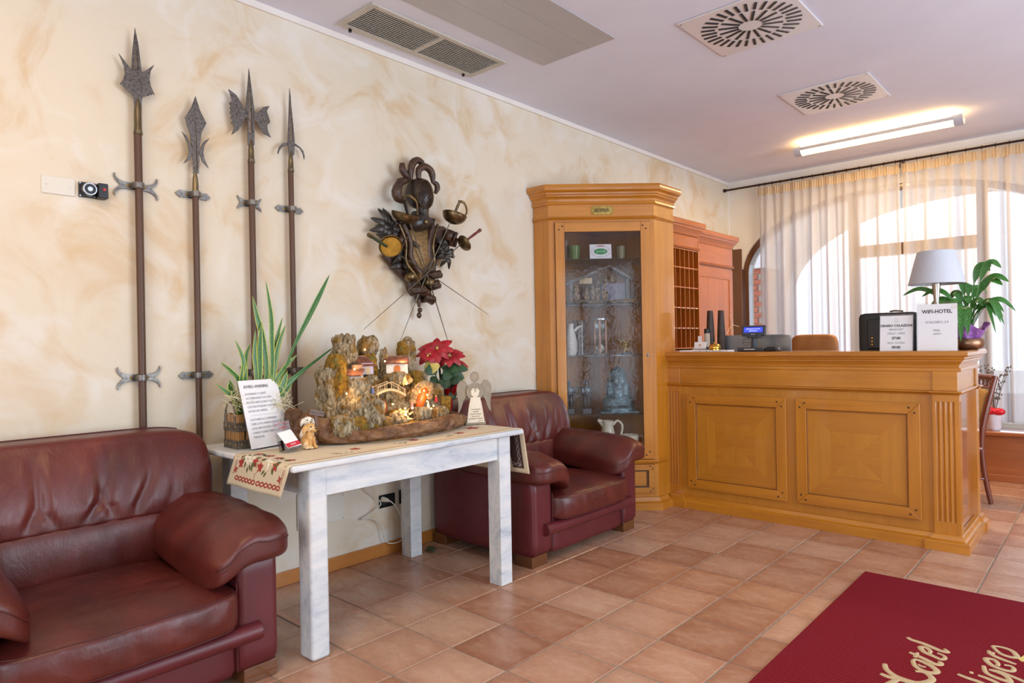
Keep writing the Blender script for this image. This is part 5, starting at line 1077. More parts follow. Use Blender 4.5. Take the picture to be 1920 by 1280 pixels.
for nm_, p, wd in ST:
    P = spline([(a, b, .0) for a, b in p], 6); g = G(); vs = []; fs = []; m_ = len(P); nk = 8
    for i in range(m_):
        t = (P[min(i + 1, m_ - 1)] - P[max(i - 1, 0)]).normalized(); n_ = Vector((-t.y, t.x, 0)); wv = wd * .76 * (.5 + .5 * math.sin(PI * min(1, .10 + .88 * i / (m_ - 1))))
        for k in range(nk): a = 2 * PI * k / nk; q = P[i] + n_ * wv * math.cos(a); vs.append((q.x, q.y, .0108 + .0022 * math.sin(a) + .00002 * i))
    for i in range(m_ - 1):
        for k in range(nk): l = (k + 1) % nk; fs.append((i * nk + k, i * nk + l, (i + 1) * nk + l, (i + 1) * nk + k))
    fs += [tuple(range(nk - 1, -1, -1)), tuple((m_ - 1) * nk + k for k in range(nk))]
    g.add(vs, fs); build(g, 'letter_stroke', M_RUGL, RG, smooth=60)
g = G(); g.prism([(3.003, 3.206), (3.012, 3.195), (3.03, 3.20), (3.06, 3.24), (3.06, 3.30), (3.02, 3.275)], .003, mtx((0, 0, .0105))); build(g, 'woven_emblem', flat('gold_tufting', '#D8C070', .95), RG)
# ================================================================= sockets, cable and leaf under the table
def socket(y0, y1, z0, z1, label):
    T = thing('wall_socket', label, 'socket', (0, (y0 + y1) / 2, z0)); build(G().box(0, .009, y0, y1, z0, z1), 'plate', M_BLACKG, T, bevel=.006, seg=3)
    for i in range(3):
        y = y0 + .012 + (y1 - y0 - .024) * i / 3; build(G().box(.008, .0115, y + .001, y + (y1 - y0 - .024) / 3 - .001, z0 + .018, z1 - .018), 'module', M_BLACK, T, bevel=.001)
        for k in (-1, 0, 1): g = G(); g.lathe([(.003, 0), (.003, .001)], 6, Matrix.Translation((.0113, y + (y1 - y0 - .024) / 6, (z0 + z1) / 2 + k * .011)) @ RY); build(g, 'hole', M_VENTD, T)
    return T
socket(2.430, 2.548, .285, .363, 'black wall socket with the white plug under the table'); socket(2.580, 2.69, .285, .372, 'black wall socket half hidden behind the rear table leg')
g = G().box(0, .006, 2.05, 2.186, .275, .425); o = build(g, 'junction_cover', M_WPLAS, bevel=.002, label='flat white junction box cover on the wall under the table', cat='cover plate')
for y, z in ((2.06, .285), (2.176, .285), (2.176, .415)): g = G(); g.lathe([(.004, 0), (.003, .0015)], 8, Matrix.Translation((.006, y, z)) @ RY); build(g, 'screw', M_STEEL, o)
build(G().box(0, .012, 1.888, 2.0, .27, .47), 'wall_box', M_WPLAS, bevel=.012, label='white plastic wall box behind the front left table leg', cat='wall box')
CD = thing('power_cord', 'white power cord looping from the plug down to the skirting', 'cord', (.03, 2.45, .3))
pth = [(2.456,.338),(2.483,.323),(2.527,.27),(2.56,.19),(2.588,.124),(2.581,.089),(2.534,.068),(2.467,.077),(2.44,.112),(2.43,.168),(2.404,.218),(2.335,.25),(2.282,.257),(2.346,.275),(2.411,.306),(2.417,.331),(2.385,.368),(2.338,.408),(2.30,.47),(2.28,.60),(2.28,.76)]
xs2 = [.045, .055, .06, .06, .055, .05, .045, .04, .035, .03, .03, .03, .03, .03, .03, .035, .03, .03, .03, .04, .05]
g = G(); g.tube(spline([(x, a, b) for x, (a, b) in zip(xs2, pth)], 6), .0033, 8); build(g, 'cable', M_WPLAS, CD, smooth=179)
g = G(); g.tube([(.012, 2.448, .340), (.028, 2.452, .339), (.046, 2.458, .337), (.056, 2.466, .332)], [.016, .015, .011, .006], 12); build(g, 'plug', M_WPLAS, CD, smooth=50)
g = G()
for a, b, c in (((.145, 2.66, .004), (.16, 2.70, .012), (.175, 2.745, .004)), ((.15, 2.68, .004), (.19, 2.67, .014), (.215, 2.675, .005)), ((.15, 2.68, .004), (.13, 2.72, .01), (.105, 2.75, .004))): leaf(g, [a, b, c], .04, (0, 0, 1), .2, n=4)
build(g, 'fallen_leaf', flat('dull_green_leaf', '#3F5233', .6), smooth=60, label='fallen green poinsettia leaf on the tiles by the rear table leg', cat='leaf')
# ================================================================= things on the white table
TT = TZ + .0065          # top of the runner
# ---- snake plant in a slatted crate
def variegated(name, dark, light, edge):
    m, nt, out = newmat(name); tc = nt.nodes.new('ShaderNodeTexCoord'); sep = N(nt, 'ShaderNodeSeparateXYZ', {0: tc.outputs['UV']})
    d = N(nt, 'ShaderNodeMath', {0: sep.outputs[0], 1: .5}, operation='SUBTRACT').outputs[0]; d = N(nt, 'ShaderNodeMath', {0: d}, operation='ABSOLUTE').outputs[0]
    v = coords(nt, 'UV', (3, 26, 1)); f = noise_(nt, v, 1.5, 3); a = ramp(nt, f, [(.35, S(dark)), (.65, S(light))])
    a = mixc(nt, ramp(nt, d, [(.34, (0, 0, 0, 1)), (.39, (1, 1, 1, 1))]), a, S(edge)); princ(nt, out, c=a, rough=.35, spec=.5); return m
M_SNAKE = variegated('snake_plant_leaf', '#2C5A2C', '#4C7E3E', '#B4BE54'); M_SNAKE2 = variegated('snake_plant_leaf_plain', '#2E5E30', '#4A7C40', '#5C8A4A')
SP = thing('snake_plant', 'snake plant with tall yellow-edged leaves in a strapped wooden crate', 'potted plant', (.30, 1.45, TZ))
M_SLAT = wood('crate_slat', '#6E4A22', '#A67A44', 'z', rough=.6); M_STRAP = nmat('zinc_strap', '#5F574E', '#857C70', 50, rough=.5, metal=.6)
cx0, cx1, cy0, cy1 = .215, .345, 1.405, 1.60
for y in np.linspace(cy0 + .004, cy1 - .034, 5): build(G().box(cx1 - .010, cx1, y, y + .030, TZ + .001, .962), 'slat', M_SLAT, SP, bevel=.002)
for x in np.linspace(cx0, cx1 - .034, 4): build(G().box(x, x + .026, cy0, cy0 + .010, TZ + .001, .962), 'slat', M_SLAT, SP, bevel=.002); build(G().box(x, x + .026, cy1 - .010, cy1, TZ + .001, .962), 'slat', M_SLAT, SP, bevel=.002)
build(G().box(cx0, cx0 + .01, cy0, cy1, TZ + .001, .962), 'slat', M_SLAT, SP); build(G().box(cx0 + .01, cx1 - .01, cy0 + .01, cy1 - .01, TZ + .002, .94), 'soil', flat('potting_soil', '#3A2E20', .95), SP)
for z0, z1 in ((TZ + .001, TZ + .040), (.885, .925)):
    g = G(); t = .003; g.box(cx1, cx1 + t, cy0 - t, cy1 + t, z0, z1); g.box(cx0 - t, cx1 + t, cy0 - t, cy0, z0, z1); g.box(cx0 - t, cx1 + t, cy1, cy1 + t, z0, z1); st_ = build(g, 'strap', M_STRAP, SP, bevel=.001)
    for x in (cx0 + .015, cx0 + .06, cx1 - .015): g = G(); g.ell((x, cy0 - t, (z0 + z1) / 2), (.005, .003, .005), 8); build(g, 'rivet', M_BRASS, st_, smooth=179)
    for y in np.linspace(cy0 + .02, cy1 - .02, 4): g = G(); g.ell((cx1 + t, y, (z0 + z1) / 2), (.003, .005, .005), 8); build(g, 'rivet', M_BRASS, st_, smooth=179)
for y in (cy0 - .002, cy1 + .002): g = G(); g.tube(spline([(cx0 + .025, y, .90), (cx0 + .02, y, .97), (cx0 + .045, y, 1.012), (cx1 - .045, y, 1.012), (cx1 - .02, y, .97), (cx1 - .025, y, .90)], 5), .0045, 8); build(g, 'handle', M_STRAP, SP, smooth=179)
LF = [([(.1073,.2834),(.117,.5044),(.1134,.617),(.0922,.7622)],.33,.030),([(.0993,.2869),(.0906,.4676),(.0613,.5873),(.0397,.6872)],.30,.036),([(.0447,.2913),(.0514,.4526),(.0612,.5629)],.34,.032),([(.1314,.2851),(.1551,.4668),(.1903,.5894)],.30,.026),([(.1113,.2877),(.1423,.4437),(.1851,.5529)],.34,.032),([(.1419,.2705),(.2367,.4653),(.3259,.6215),(.4342,.8109)],.34,.040),([(.1122,.2733),(.17,.3452),(.2394,.4074)],.35,.026),([(.116,.2071),(.2071,.2911),(.3732,.4001),(.4471,.4461)],.37,.042),([(.0407,.2908),(.0351,.4089),(.041,.5268)],.32,.028),([(-.0314,.2947),(-.0187,.3812),(-.0542,.4797)],.32,.030),([(.0083,.3061),(.0139,.4095),(.0364,.4633)],.28,.024),([(-.0321,.283),(-.0683,.3393),(-.1149,.3806)],.30,.026),([(-.0187,.2916),(-.0171,.3814)],.33,.032),([(-.06,.20),(-.1041,.2459),(-.1531,.2863)],.33,.024),([(.17,.20),(.2132,.2498),(.2437,.2946)],.30,.03),([(.09,.20),(.1284,.2715),(.1786,.3445)],.33,.045),([(-.04,.18),(-.07,.25),(-.075,.30)],.30,.05),([(.05,.18),(.15,.24),(.19,.33)],.34,.05)]
for i, (p, x, wd) in enumerate(LF):
    b = Vector((.28 + R_.uniform(-.03, .03), min(max(1.47 + p[0][0] * .5, 1.435), 1.575), .93)); xk = min(x, .31); P = [b] + [Vector((xk, 1.47 + a + (x - xk) * .5, .82 + c)) for a, c in p]
    thin = i in (5, 7)
    tip = lambda t, a: max(.015, 1 - ((t - a) / (1.001 - a)) ** 1.6) if t > a else 1.0
    pf = (lambda t: (.22 + .78 * min(1, t / .72) ** 2) * tip(t, .80)) if thin else (lambda t: (.42 + .58 * math.sin(PI * min(.5, t * .75 + .02))) * tip(t, .62))
    if i == 7: pf = lambda t: .25 + .75 * math.sin(PI * min(1, .12 + t * 1.25)) if t < .6 else max(.05, .53 * (1 - t) / .4)
    g = G(); leaf(g, P, wd * (.80 if not thin else .72), (1, R_.uniform(-.5, .3), .1), .22, pf); o = build(g, 'leaf', M_SNAKE2 if thin else M_SNAKE, SP, smooth=70)
    m = o.modifiers.new('t', 'SOLIDIFY'); m.thickness = .0025
M_NET = flat('cream_raffia', '#D8CFA8', .8)
for (c, n_) in (((.34, 1.405, 1.03), 46), ((.36, 1.62, 1.0), 46)):
    g = G()
    for k in range(n_):
        p = Vector(c) + Vector((R_.uniform(-.03, .03), R_.uniform(-.035, .035), R_.uniform(-.045, .05))); g.tube(spline([p, p + Vector((R_.uniform(-.03, .03), R_.uniform(-.03, .03), R_.uniform(-.03, .03))), p + Vector((R_.uniform(-.04, .04), R_.uniform(-.05, .05), R_.uniform(-.04, .04)))], 3), .0009, 4)
    build(g, 'raffia_net', M_NET, SP, kind='stuff')
M_INKL = flat('pale_grey_ink', '#909296', .7)
# ---- warning notice in an acrylic stand
A_ = Vector((.435, 1.425, TT)); B_ = Vector((.385, 1.640, TT)); U_ = (B_ - A_).normalized(); back_ = Vector((0, 0, 1)).cross(U_) * -1
if back_.x > 0: back_ = -back_
UP_ = (Vector((0, 0, 1)) * .96 + back_ * .27).normalized()
NS = thing('notice_stand', 'tall white pet warning notice in a leaning clear stand, headed AVVISO--WARNING', 'sign', tuple((A_ + B_) / 2))
SM = frame_mtx(A_, U_, UP_); sw, sh = (B_ - A_).length, .315
build(G().box(0, sw, 0, sh, .0, .0025, SM), 'sheet', M_PAPER, NS); build(G().box(-.003, sw + .003, 0, sh + .002, -.003, -.0005, SM), 'acrylic_back', M_ACRYL, NS)
build(G().box(.02, sw - .02, 0, .003, -.09, .0, SM @ Matrix.Rotation(.27, 4, 'X')), 'acrylic_foot', M_ACRYL, NS)
for i, (s, z, sz, mt) in enumerate([('AVVISO--WARNING', .284, .0195, M_INKG), ('SI AVVISANO I CLIENTI', .250, .0145, M_INKL), ('ACCOMPAGNATI DA LORO', .230, .0145, M_INKL), ('PICCOLI AMICI (CANI O GATTI)', .210, .0145, M_INKL), ('CHE NON POSSONO LASCIARLI', .190, .0145, M_INKL), ('DA SOLI IN CAMERA.', .170, .0145, M_INKL), ('CUSTOMERS ACCOMPANIED', .130, .0145, M_INKL), ('THEIR LITTLE FRIENDS (DOGS OR', .110, .0145, M_INKL), ('CATS) ARE NOTICED THAT THEY', .090, .0145, M_INKL), ('CANNOT LEAVE THEM ALONE IN', .070, .0145, M_INKL), ('THE ROOM.', .050, .0145, M_INKL)]):
    text(s, sz, mt, SM @ Matrix.Translation((.022, z, .0032)), NS, align='LEFT', width=.80, off=.0004 if i == 0 else .0)
build(G().box(.03, sw - .03, .1495, .1503, .0030, .0034, SM), 'printed_rule', M_INKG, NS)
# ---- business card holder
CH = thing('card_holder', 'clear acrylic leaflet holder with white and red business cards', 'card holder', (.62, 1.49, TT))
CMx = frame_mtx((.615, 1.462, TT), (-.18, 1, 0), (-.35, -.06, 1)); cw_ = .085
build(G().box(0, cw_, 0, .135, -.0015, .0015, CMx), 'back_sheet', M_ACRYL, CH)
build(G().box(0, .003, 0, .045, 0, .035, CMx), 'side_wall', M_ACRYL, CH); build(G().box(cw_ - .003, cw_, 0, .045, 0, .035, CMx), 'side_wall', M_ACRYL, CH); build(G().box(0, cw_, 0, .003, 0, .038, CMx), 'pocket_floor', M_ACRYL, CH); build(G().box(0, cw_, 0, .03, .034, .037, CMx), 'pocket_front', M_ACRYL, CH)
CM2 = CMx @ Matrix.Translation((.004, .003, .052)) @ Matrix.Rotation(.06, 4, 'Z') @ Matrix.Rotation(-.42, 4, 'X')
for k in range(3): build(G().box(0, .074, .0, .085, .001 * k + .0002, .001 * k + .0011, CM2 @ Matrix.Rotation(.03 * k, 4, 'Z')), 'card', M_CARD, CH)
build(G().box(0, .074, .0, .022, .0032, .0038, CM2 @ Matrix.Rotation(.06, 4, 'Z')), 'red_strip', M_INKR, CH)
text('HOTEL', .009, M_CARD, CM2 @ Matrix.Rotation(.06, 4, 'Z') @ Matrix.Translation((.037, .011, .0042)), CH)
g = G(); g.tube([CMx @ Vector(p) for p in ((.012, .118, .002), (.042, .131, .002), (.072, .118, .002))], .0011, 4); g.tube([CMx @ Vector((.012, .121 + .006 * k, .002)) for k in range(2)], .0011, 4); build(g, 'roof_logo', M_INKR, CH)
text('GARDA', .011, M_INKR, CMx @ Matrix.Translation((.045, .106, .002)), CH)
# ---- puppies figurine
PF = thing('puppy_figurine', 'ceramic figurine of two sitting puppies, white behind tan, with a small sign', 'figurine', (.60, 1.60, TT), 0.0)
M_DOGT = nmat('tan_ceramic', '#C08438', '#E0B878', 28, rough=.35, c3='#F0E6D2', s3=14, lo3=.56, hi3=.66); M_DOGW = nmat('white_ceramic', '#D8D0BA', '#EFEADC', 26, rough=.35)
PM = mtx((.605, 1.605, TT), 1.0)     # local -y faces the viewer side
def pup(o, sc_, mat, name, look):
    g = G(); M_ = PM @ Matrix.Translation(o) @ Matrix.Rotation(look, 4, 'Z') @ Matrix.Scale(sc_, 4)
    E_ = lambda c, r, rot=None: g.ell(c, r, 14, M_, rot)
    from mathutils import Euler
    E_((0, .012, .030), (.027, .032, .033)); E_((0, -.004, .050), (.021, .022, .032)); E_((-.022, .004, .020), (.014, .022, .021)); E_((.022, .004, .020), (.014, .022, .021))
    for s in (-1, 1): E_((s * .011, -.022, .022), (.0075, .009, .026)); E_((s * .011, -.030, .006), (.009, .012, .0065)); E_((s * .026, -.014, .006), (.010, .014, .0065))
    E_((0, -.008, .092), (.026, .024, .022)); E_((0, -.032, .085), (.013, .014, .011)); 
    for s in (-1, 1): E_((s * .028, -.004, .086), (.007, .013, .021), Euler((0, s * -.25, 0)))
    E_((.0, .044, .014), (.007, .018, .007))
    o_ = remesh(build(g, name, mat, PF), .0028, 3)
    g = G()
    for s in (-1, 1): g.ell((s * .012, -.0285, .098), (.0036, .003, .004), 8, M_)
    g.ell((0, -.045, .090), (.0048, .0038, .0036), 8, M_); build(g, 'eyes_and_nose', M_BLACKG, o_, smooth=179)
pup((-.004, .030, .034), .92, M_DOGW, 'white_puppy', .45); pup((.004, -.010, 0), 1.0, M_DOGT, 'tan_puppy', .75)
M_SGN = wood('grey_sign_board', '#5A4C48', '#7C6C66', 'x', rough=.7)
SGm = PM @ Matrix.Translation((.040, .050, .150)) @ Matrix.Rotation(.22, 4, 'Y'); sg_ = build(G().box(-.032, .032, -.003, .003, -.012, .012, SGm), 'sign_board', M_SGN, PF, bevel=.002); build(G().box(-.004, .004, -.003, .003, -.149, 0, PM @ Matrix.Translation((.036, .056, .150))), 'sign_post', M_SGN, PF)
text('WELCOME', .0125, M_INK, SGm @ frame_mtx((0, -.0033, 0), (1, 0, 0), (0, 0, 1)), sg_)
# ---- nativity scene
def corkmat():
    m, nt, out = newmat('cork_bark'); v = coords(nt, 'Object'); v2 = coords(nt, 'Object', (1, 1, .45))
    f = noise_(nt, v2, 60, 6, .75, .6); a = ramp(nt, f, [(.30, S('#2E2318')), (.43, S('#7C6C52')), (.56, S('#B2A488')), (.72, S('#CEC4AE'))])
    g_ = noise_(nt, v, 13, 4, .6, .5); a = mixc(nt, ramp(nt, g_, [(.50, (0, 0, 0, 1)), (.60, (.8, .8, .8, 1))]), a, ramp(nt, f, [(.3, S('#4E3608')), (.65, S('#A67A20'))]))
    h = N(nt, 'ShaderNodeTexVoronoi', {'Vector': v2, 'Scale': 75.0}).outputs[0]; n1 = bump_(nt, f, 1.0, .012); n2 = bump_(nt, h, .6, .006, n1)
    princ(nt, out, c=a, rough=.95, spec=.15, n=n2); return m
M_CORK = corkmat()
M_MOSS = nmat('ochre_moss', '#644810', '#A87E24', 60, rough=.95, bump=.9, bscale=140, bdist=.01, c3='#6B6A34', s3=30, lo3=.55, hi3=.65)
def wrapmat():
    m, nt, out = newmat('brown_kraft_paper'); v = coords(nt, 'Object', (1, 1, 1.6)); f = noise_(nt, v, 11, 5, .6, .8); a = ramp(nt, f, [(.3, S('#4A2E1A')), (.55, S('#7A5434')), (.75, S('#A07A52'))])
    vo = N(nt, 'ShaderNodeTexVoronoi', {'Vector': v, 'Scale': 26.0}).outputs[0]; vo2 = N(nt, 'ShaderNodeTexVoronoi', {'Vector': v, 'Scale': 60.0}).outputs[0]
    princ(nt, out, c=a, rough=.6, n=bump_(nt, vo2, .22, .010, bump_(nt, vo, .45, .02))); return m
M_WRAP = wrapmat()
M_STUC = nmat('model_stucco', '#D9CFBE', '#EDE6DA', 50, rough=.9, bump=.4, bscale=120, bdist=.002); M_LILAC = flat('model_lilac_wall', '#C9BED0', .9); M_ROOF = nmat('model_roof_tile', '#6E4438', '#9A6A58', 40, rough=.85); M_TERR = flat('model_terracotta', '#B08868', .9)
M_STICK = flat('pale_stick', '#CDB58C', .8); M_ORNG = flat('orange_film', '#B4500E', .35, em='#FF6A10', es=.25); M_LED = flat('warm_fairy_light', '#FFE8C0', .4, em='#FFB050', es=30.0); M_CAVE = nmat('cave_paint', '#3A1A0C', '#7A3414', 30, rough=.9)
NV = thing('nativity_scene', 'cork bark nativity village with fairy lights, bridge and brown paper base', 'nativity scene', (.45, 2.14, TT))
def rock(c, r, seed, mat=M_CORK, name='cork_rock', n=26, k=3.2, amp=.34, rot=(0, 0, 0)):
    from mathutils import Euler
    Rm = Euler(rot).to_matrix(); g = G(); sd = seed * 7.13
    def fn(q):
        v = Vector(q); p = Vector((v.x * r[0], v.y * r[1], v.z * r[2]))
        a = noise.fractal(Vector((p.x * 11 + sd, p.y * 11, p.z * 9)), 1.0, 2.0, 4) * amp; b = noise.noise(Vector((p.x * 70 + sd, p.y * 70, p.z * 45))) * .13; cc = abs(noise.noise(Vector((p.x * 34, p.y * 34 + sd, p.z * 13)))) * .30
        p = Vector(c) + Rm @ (p * (1 + a + b - cc + .10)); p.z = max(p.z, TT + .001); return p
    g.soft(n, k, fn); return build(g, name, mat, NV, smooth=45)
ROCKS=[((0.42,1.848,0.973),(0.063,0.063,0.174),'C'),((0.36,1.965,1.234),(0.058,0.058,0.09),'C'),((0.4,1.883,1.156),(0.045,0.045,0.07),'M'),((0.5,1.896,0.96),(0.056,0.056,0.127),'C'),((0.47,1.872,1.026),(0.033,0.033,0.15),'M'),((0.32,2.142,1.259),(0.046,0.046,0.061),'C'),((0.36,2.118,1.146),(0.043,0.043,0.075),'M'),((0.38,2.207,1.142),(0.027,0.027,0.095),'C'),((0.36,2.393,1.2),(0.031,0.031,0.099),'C'),((0.34,2.368,1.24),(0.033,0.033,0.053),'M'),((0.4,2.329,1.138),(0.037,0.037,0.065),'C'),((0.6,1.934,0.936),(0.064,0.064,0.086),'C'),((0.52,1.924,1.037),(0.056,0.056,0.058),'C'),((0.6,1.797,0.885),(0.064,0.064,0.055),'C'),((0.62,1.852,0.881),(0.043,0.043,0.045),'M'),((0.45,2.044,1.054),(0.047,0.047,0.06),'C'),((0.46,2.215,1.081),(0.072,0.072,0.035),'C'),((0.42,2.22,1.014),(0.061,0.061,0.05),'C'),((0.44,2.351,1.064),(0.05,0.05,0.051),'M'),((0.46,2.314,0.98),(0.049,0.049,0.064),'C'),((0.62,2.096,0.882),(0.045,0.045,0.042),'C'),((0.64,2.005,0.879),(0.033,0.033,0.039),'C'),((0.62,2.253,0.908),(0.042,0.042,0.034),'C'),((0.6,2.388,0.895),(0.044,0.044,0.038),'C'),((0.46,2.486,0.983),(0.038,0.038,0.053),'C'),((0.56,2.473,0.841),(0.032,0.032,0.052),'C'),((0.66,2.148,0.853),(0.034,0.034,0.028),'M'),((0.64,1.951,0.872),(0.029,0.029,0.034),'M'),((0.4,2.166,1.045),(0.036,0.036,0.05),'C'),((0.4,2.442,1.073),(0.033,0.033,0.04),'C')]
ROCKS += [((.36, 2.10, .93), (.10, .16, .10), 'C'), ((.36, 2.36, .92), (.09, .13, .09), 'C'), ((.38, 2.02, 1.05), (.06, .09, .07), 'M'), ((.34, 2.22, 1.07), (.05, .09, .06), 'C'), ((.46, 2.42, .90), (.08, .09, .07), 'C'), ((.50, 2.18, .90), (.06, .12, .07), 'C'), ((.56, 2.30, .88), (.05, .07, .06), 'C')]
for c, r, mt in ROCKS: rock(c, r, len(NV.children), M_CORK if mt == 'C' else M_MOSS, 'cork_rock' if mt == 'C' else 'moss_patch', 26 if r[2] > .05 else 16)
build(G().prism([(.22, 1.74), (.58, 1.74), (.67, 1.95), (.67, 2.3), (.58, 2.53), (.25, 2.53)], .02, mtx((0, 0, TT + .001))), 'base_board', M_CAVE, NV)
# houses
def house(c, rz, sx, sy, hz, wall, name='model_house', slope=.45, arch=False, door=True, roofdir=1, side=None):
    M_ = mtx(c, rz); o = build(G().box(-sx, sx, -sy, sy, 0, hz, M_), name, wall, NV)
    if side: build(G().box(-sx - .0008, -sx, -sy, sy, 0, hz, M_), 'gable_wall', side, o)
    Rf = M_ @ Matrix.Translation((0, 0, hz)) @ Matrix.Rotation(slope, 4, 'X'); L_ = sy * 2 / math.cos(slope) + .014
    rf = build(G().box(-sx - .008, sx + .008, -sy - .012, sy + .012, .006, .011, Rf), 'roof', M_ROOF, o)
    for i in range(int(sx * 2 / .007) + 2): x = -sx - .006 + i * .007; g = G(); g.tube([Rf @ Vector((x, -sy - .013, .012)), Rf @ Vector((x, sy + .012, .012))], .0026, 5); build(g, 'roof_tile_row', M_ROOF, rf)
    g = G(); g.add([M_ @ Vector(p) for p in ((-sx, sy, hz), (-sx, -sy, hz), (-sx, sy, hz + 2 * sy * math.tan(slope)), (sx, sy, hz), (sx, -sy, hz), (sx, sy, hz + 2 * sy * math.tan(slope)))], [(0, 1, 2), (3, 5, 4), (0, 2, 5, 3)]); build(g, 'gable', side or wall, o)
    if door:
        pts = [(-.017, .004), (.017, .004), (.017, .030)] + [(.017 * math.cos(a), .030 + .018 * math.sin(a)) for a in np.linspace(0, PI, 9)] + [(-.017, .030)] if arch else [(-.014, 0), (.014, 0), (.014, .036), (-.014, .036)]
        build(G().prism(pts, .0015, M_ @ Matrix.Translation((0, -sy - .0005, 0)) @ Matrix.Rotation(PI / 2, 4, 'X')), 'doorway', flat('door_glow', '#C8743C', .8) if arch else M_STICK, o)
    return o
house((.445, 2.235, 1.112), .97, .056, .030, .066, M_STUC, arch=True); house((.425, 2.040, 1.118), 1.50, .034, .034, .058, M_LILAC, slope=.5, side=M_TERR); house((.485, 1.940, 1.062), .75, .036, .032, .062, M_STUC, slope=.35, door=False)
build(G().box(.455, .475, 1.945, 1.995, 1.145, 1.17), 'chimney_block', M_TERR, NV); build(G().box(0, .028, 0, .05, 0, .008, frame_mtx((.555, 1.955, 1.02), (.5, .86, 0), (0, 0, 1))), 'shutter_board', M_STICK, NV)
# bridge
br0, br1 = Vector((.575, 1.995, 1.018)), Vector((.565, 2.180, 1.000)); dv = br1 - br0; sdv = Vector((dv.y, -dv.x, 0)).normalized() * .018
def brp(t, s=0, up=0): p = br0 + dv * t + sdv * s; return Vector((p.x, p.y, p.z + .026 * math.sin(PI * t) + up))
BRG = build(G().grid(lambda a, b: brp(a, -1 + 2 * b), 16, 1), 'bridge_deck', M_STICK, NV); m = BRG.modifiers.new('t', 'SOLIDIFY'); m.thickness = .012
for s in (-1, 1):
    g = G(); g.tube([brp(0, s, .040), brp(.5, s, .046), brp(1, s, .036)], .0024, 6); build(g, 'handrail', M_STICK, BRG)
    for t in (.03, .27, .5, .74, .97): g = G(); g.tube([brp(t, s, -.02 if t < .05 else 0), brp(t, s, .046 - abs(t - .5) * .018)], .0021, 5); build(g, 'rail_post', M_STICK, BRG)
# lit grotto, cave mouth, moss panel, straw
g = G(); g.soft(12, 2.2, lambda q: (.572 + .020 * q[0], 2.295 + .030 * q[1] + .020 * q[2], .985 + .058 * q[2])); build(g, 'grotto_film', M_ORNG, NV, smooth=179)
for i in range(11):
    a = -.1 + i * .36; rock((.572 + .01 * math.sin(a), 2.297 + .054 * math.cos(a) + .016 * math.sin(a), .992 + .066 * math.sin(a)), (.013, .019, .017), 40 + i, nmat('petal_bark', '#7A5E3C', '#B89A70', 40, rough=.9) if i == 0 else bpy.data.materials['petal_bark'], 'bark_petal', 6, 3, .15, (a, 0, 0))
g = G(); g.soft(12, 2.4, lambda q: (.575 + .028 * q[0], 2.025 + .040 * q[1], .955 + .042 * q[2])); build(g, 'cave_mouth', M_CAVE, NV, smooth=179)
g = G(); g.prism([(-.026, -.045), (.024, -.045), (.030, .038), (-.022, .046)], .014, frame_mtx((.565, 2.470, .940), (.5, .86, 0), (0, 0, 1))); build(g, 'moss_panel', M_MOSS, NV)
for i in range(24):
    p = Vector((.645 + R_.uniform(-.02, .02), 2.115 + R_.uniform(-.035, .035), .915 + R_.uniform(-.03, .03))); g = G(); leaf(g, [p, p + Vector((R_.uniform(0, .02), R_.uniform(-.02, .02), .005)), p + Vector((R_.uniform(0, .03), R_.uniform(-.035, .035), R_.uniform(-.01, .02)))], .012, (1, 0, .4), .2, n=2); build(g, 'straw_tuft', M_STICK, NV)
rock((.60, 2.11, .885), (.035, .045, .05), 91, M_MOSS, 'moss_patch', 16)
# tiny shepherds
M_BLUE = flat('painted_blue', '#5A6E9A', .6); M_PINKP = flat('painted_pink', '#C08A8E', .6); M_SKIN = flat('painted_skin', '#D8A888', .6)
for x, y, z, m_ in ((.585, 1.975, 1.03, M_BLUE), (.61, 2.20, .935, M_PINKP), (.62, 2.30, .930, M_WPLAS), (.57, 2.40, .955, M_INKR)):
    g = G(); g.lathe([(.009, 0), (.008, .012), (.0055, .024), (.004, .028)], 8, mtx((x, y, z))); o = build(g, 'tiny_figure', m_, NV, smooth=50); g = G(); g.ell((x, y, z + .032), (.0052,) * 3, 8); build(g, 'head', M_SKIN, o, smooth=179)
LEDS = [(.475,1.947,1.148),(.555,1.845,1.037),(.365,2.09,1.245),(.46,2.147,1.182),(.46,2.293,1.18),(.525,2.235,1.06),(.635,1.992,.979),(.635,2.058,.973),(.672,2.105,.95),(.682,2.103,.934),(.682,2.1,.919),(.662,2.16,.947),(.6,2.261,1.018),(.6,2.29,1.024),(.605,2.307,1.001),(.61,2.302,.967),(.632,2.326,.943),(.642,2.302,.931)]
for i, c in enumerate(LEDS):
    g = G(); g.ell(c, (.0042,) * 3, 10); build(g, 'fairy_light', M_LED, NV, smooth=179)
for c in ((.645, 2.29, .99), (.70, 2.11, .95), (.53, 1.92, 1.16), (.55, 2.22, 1.075), (.66, 2.03, .98), (.60, 1.82, 1.04), (.50, 2.23, 1.19)):
    d = bpy.data.lights.new('fairy_glow', 'POINT'); d.energy = .34; d.color = (1, .60, .22); d.shadow_soft_size = .01; o = bpy.data.objects.new('fairy_glow', d); col.objects.link(o); o.location = c
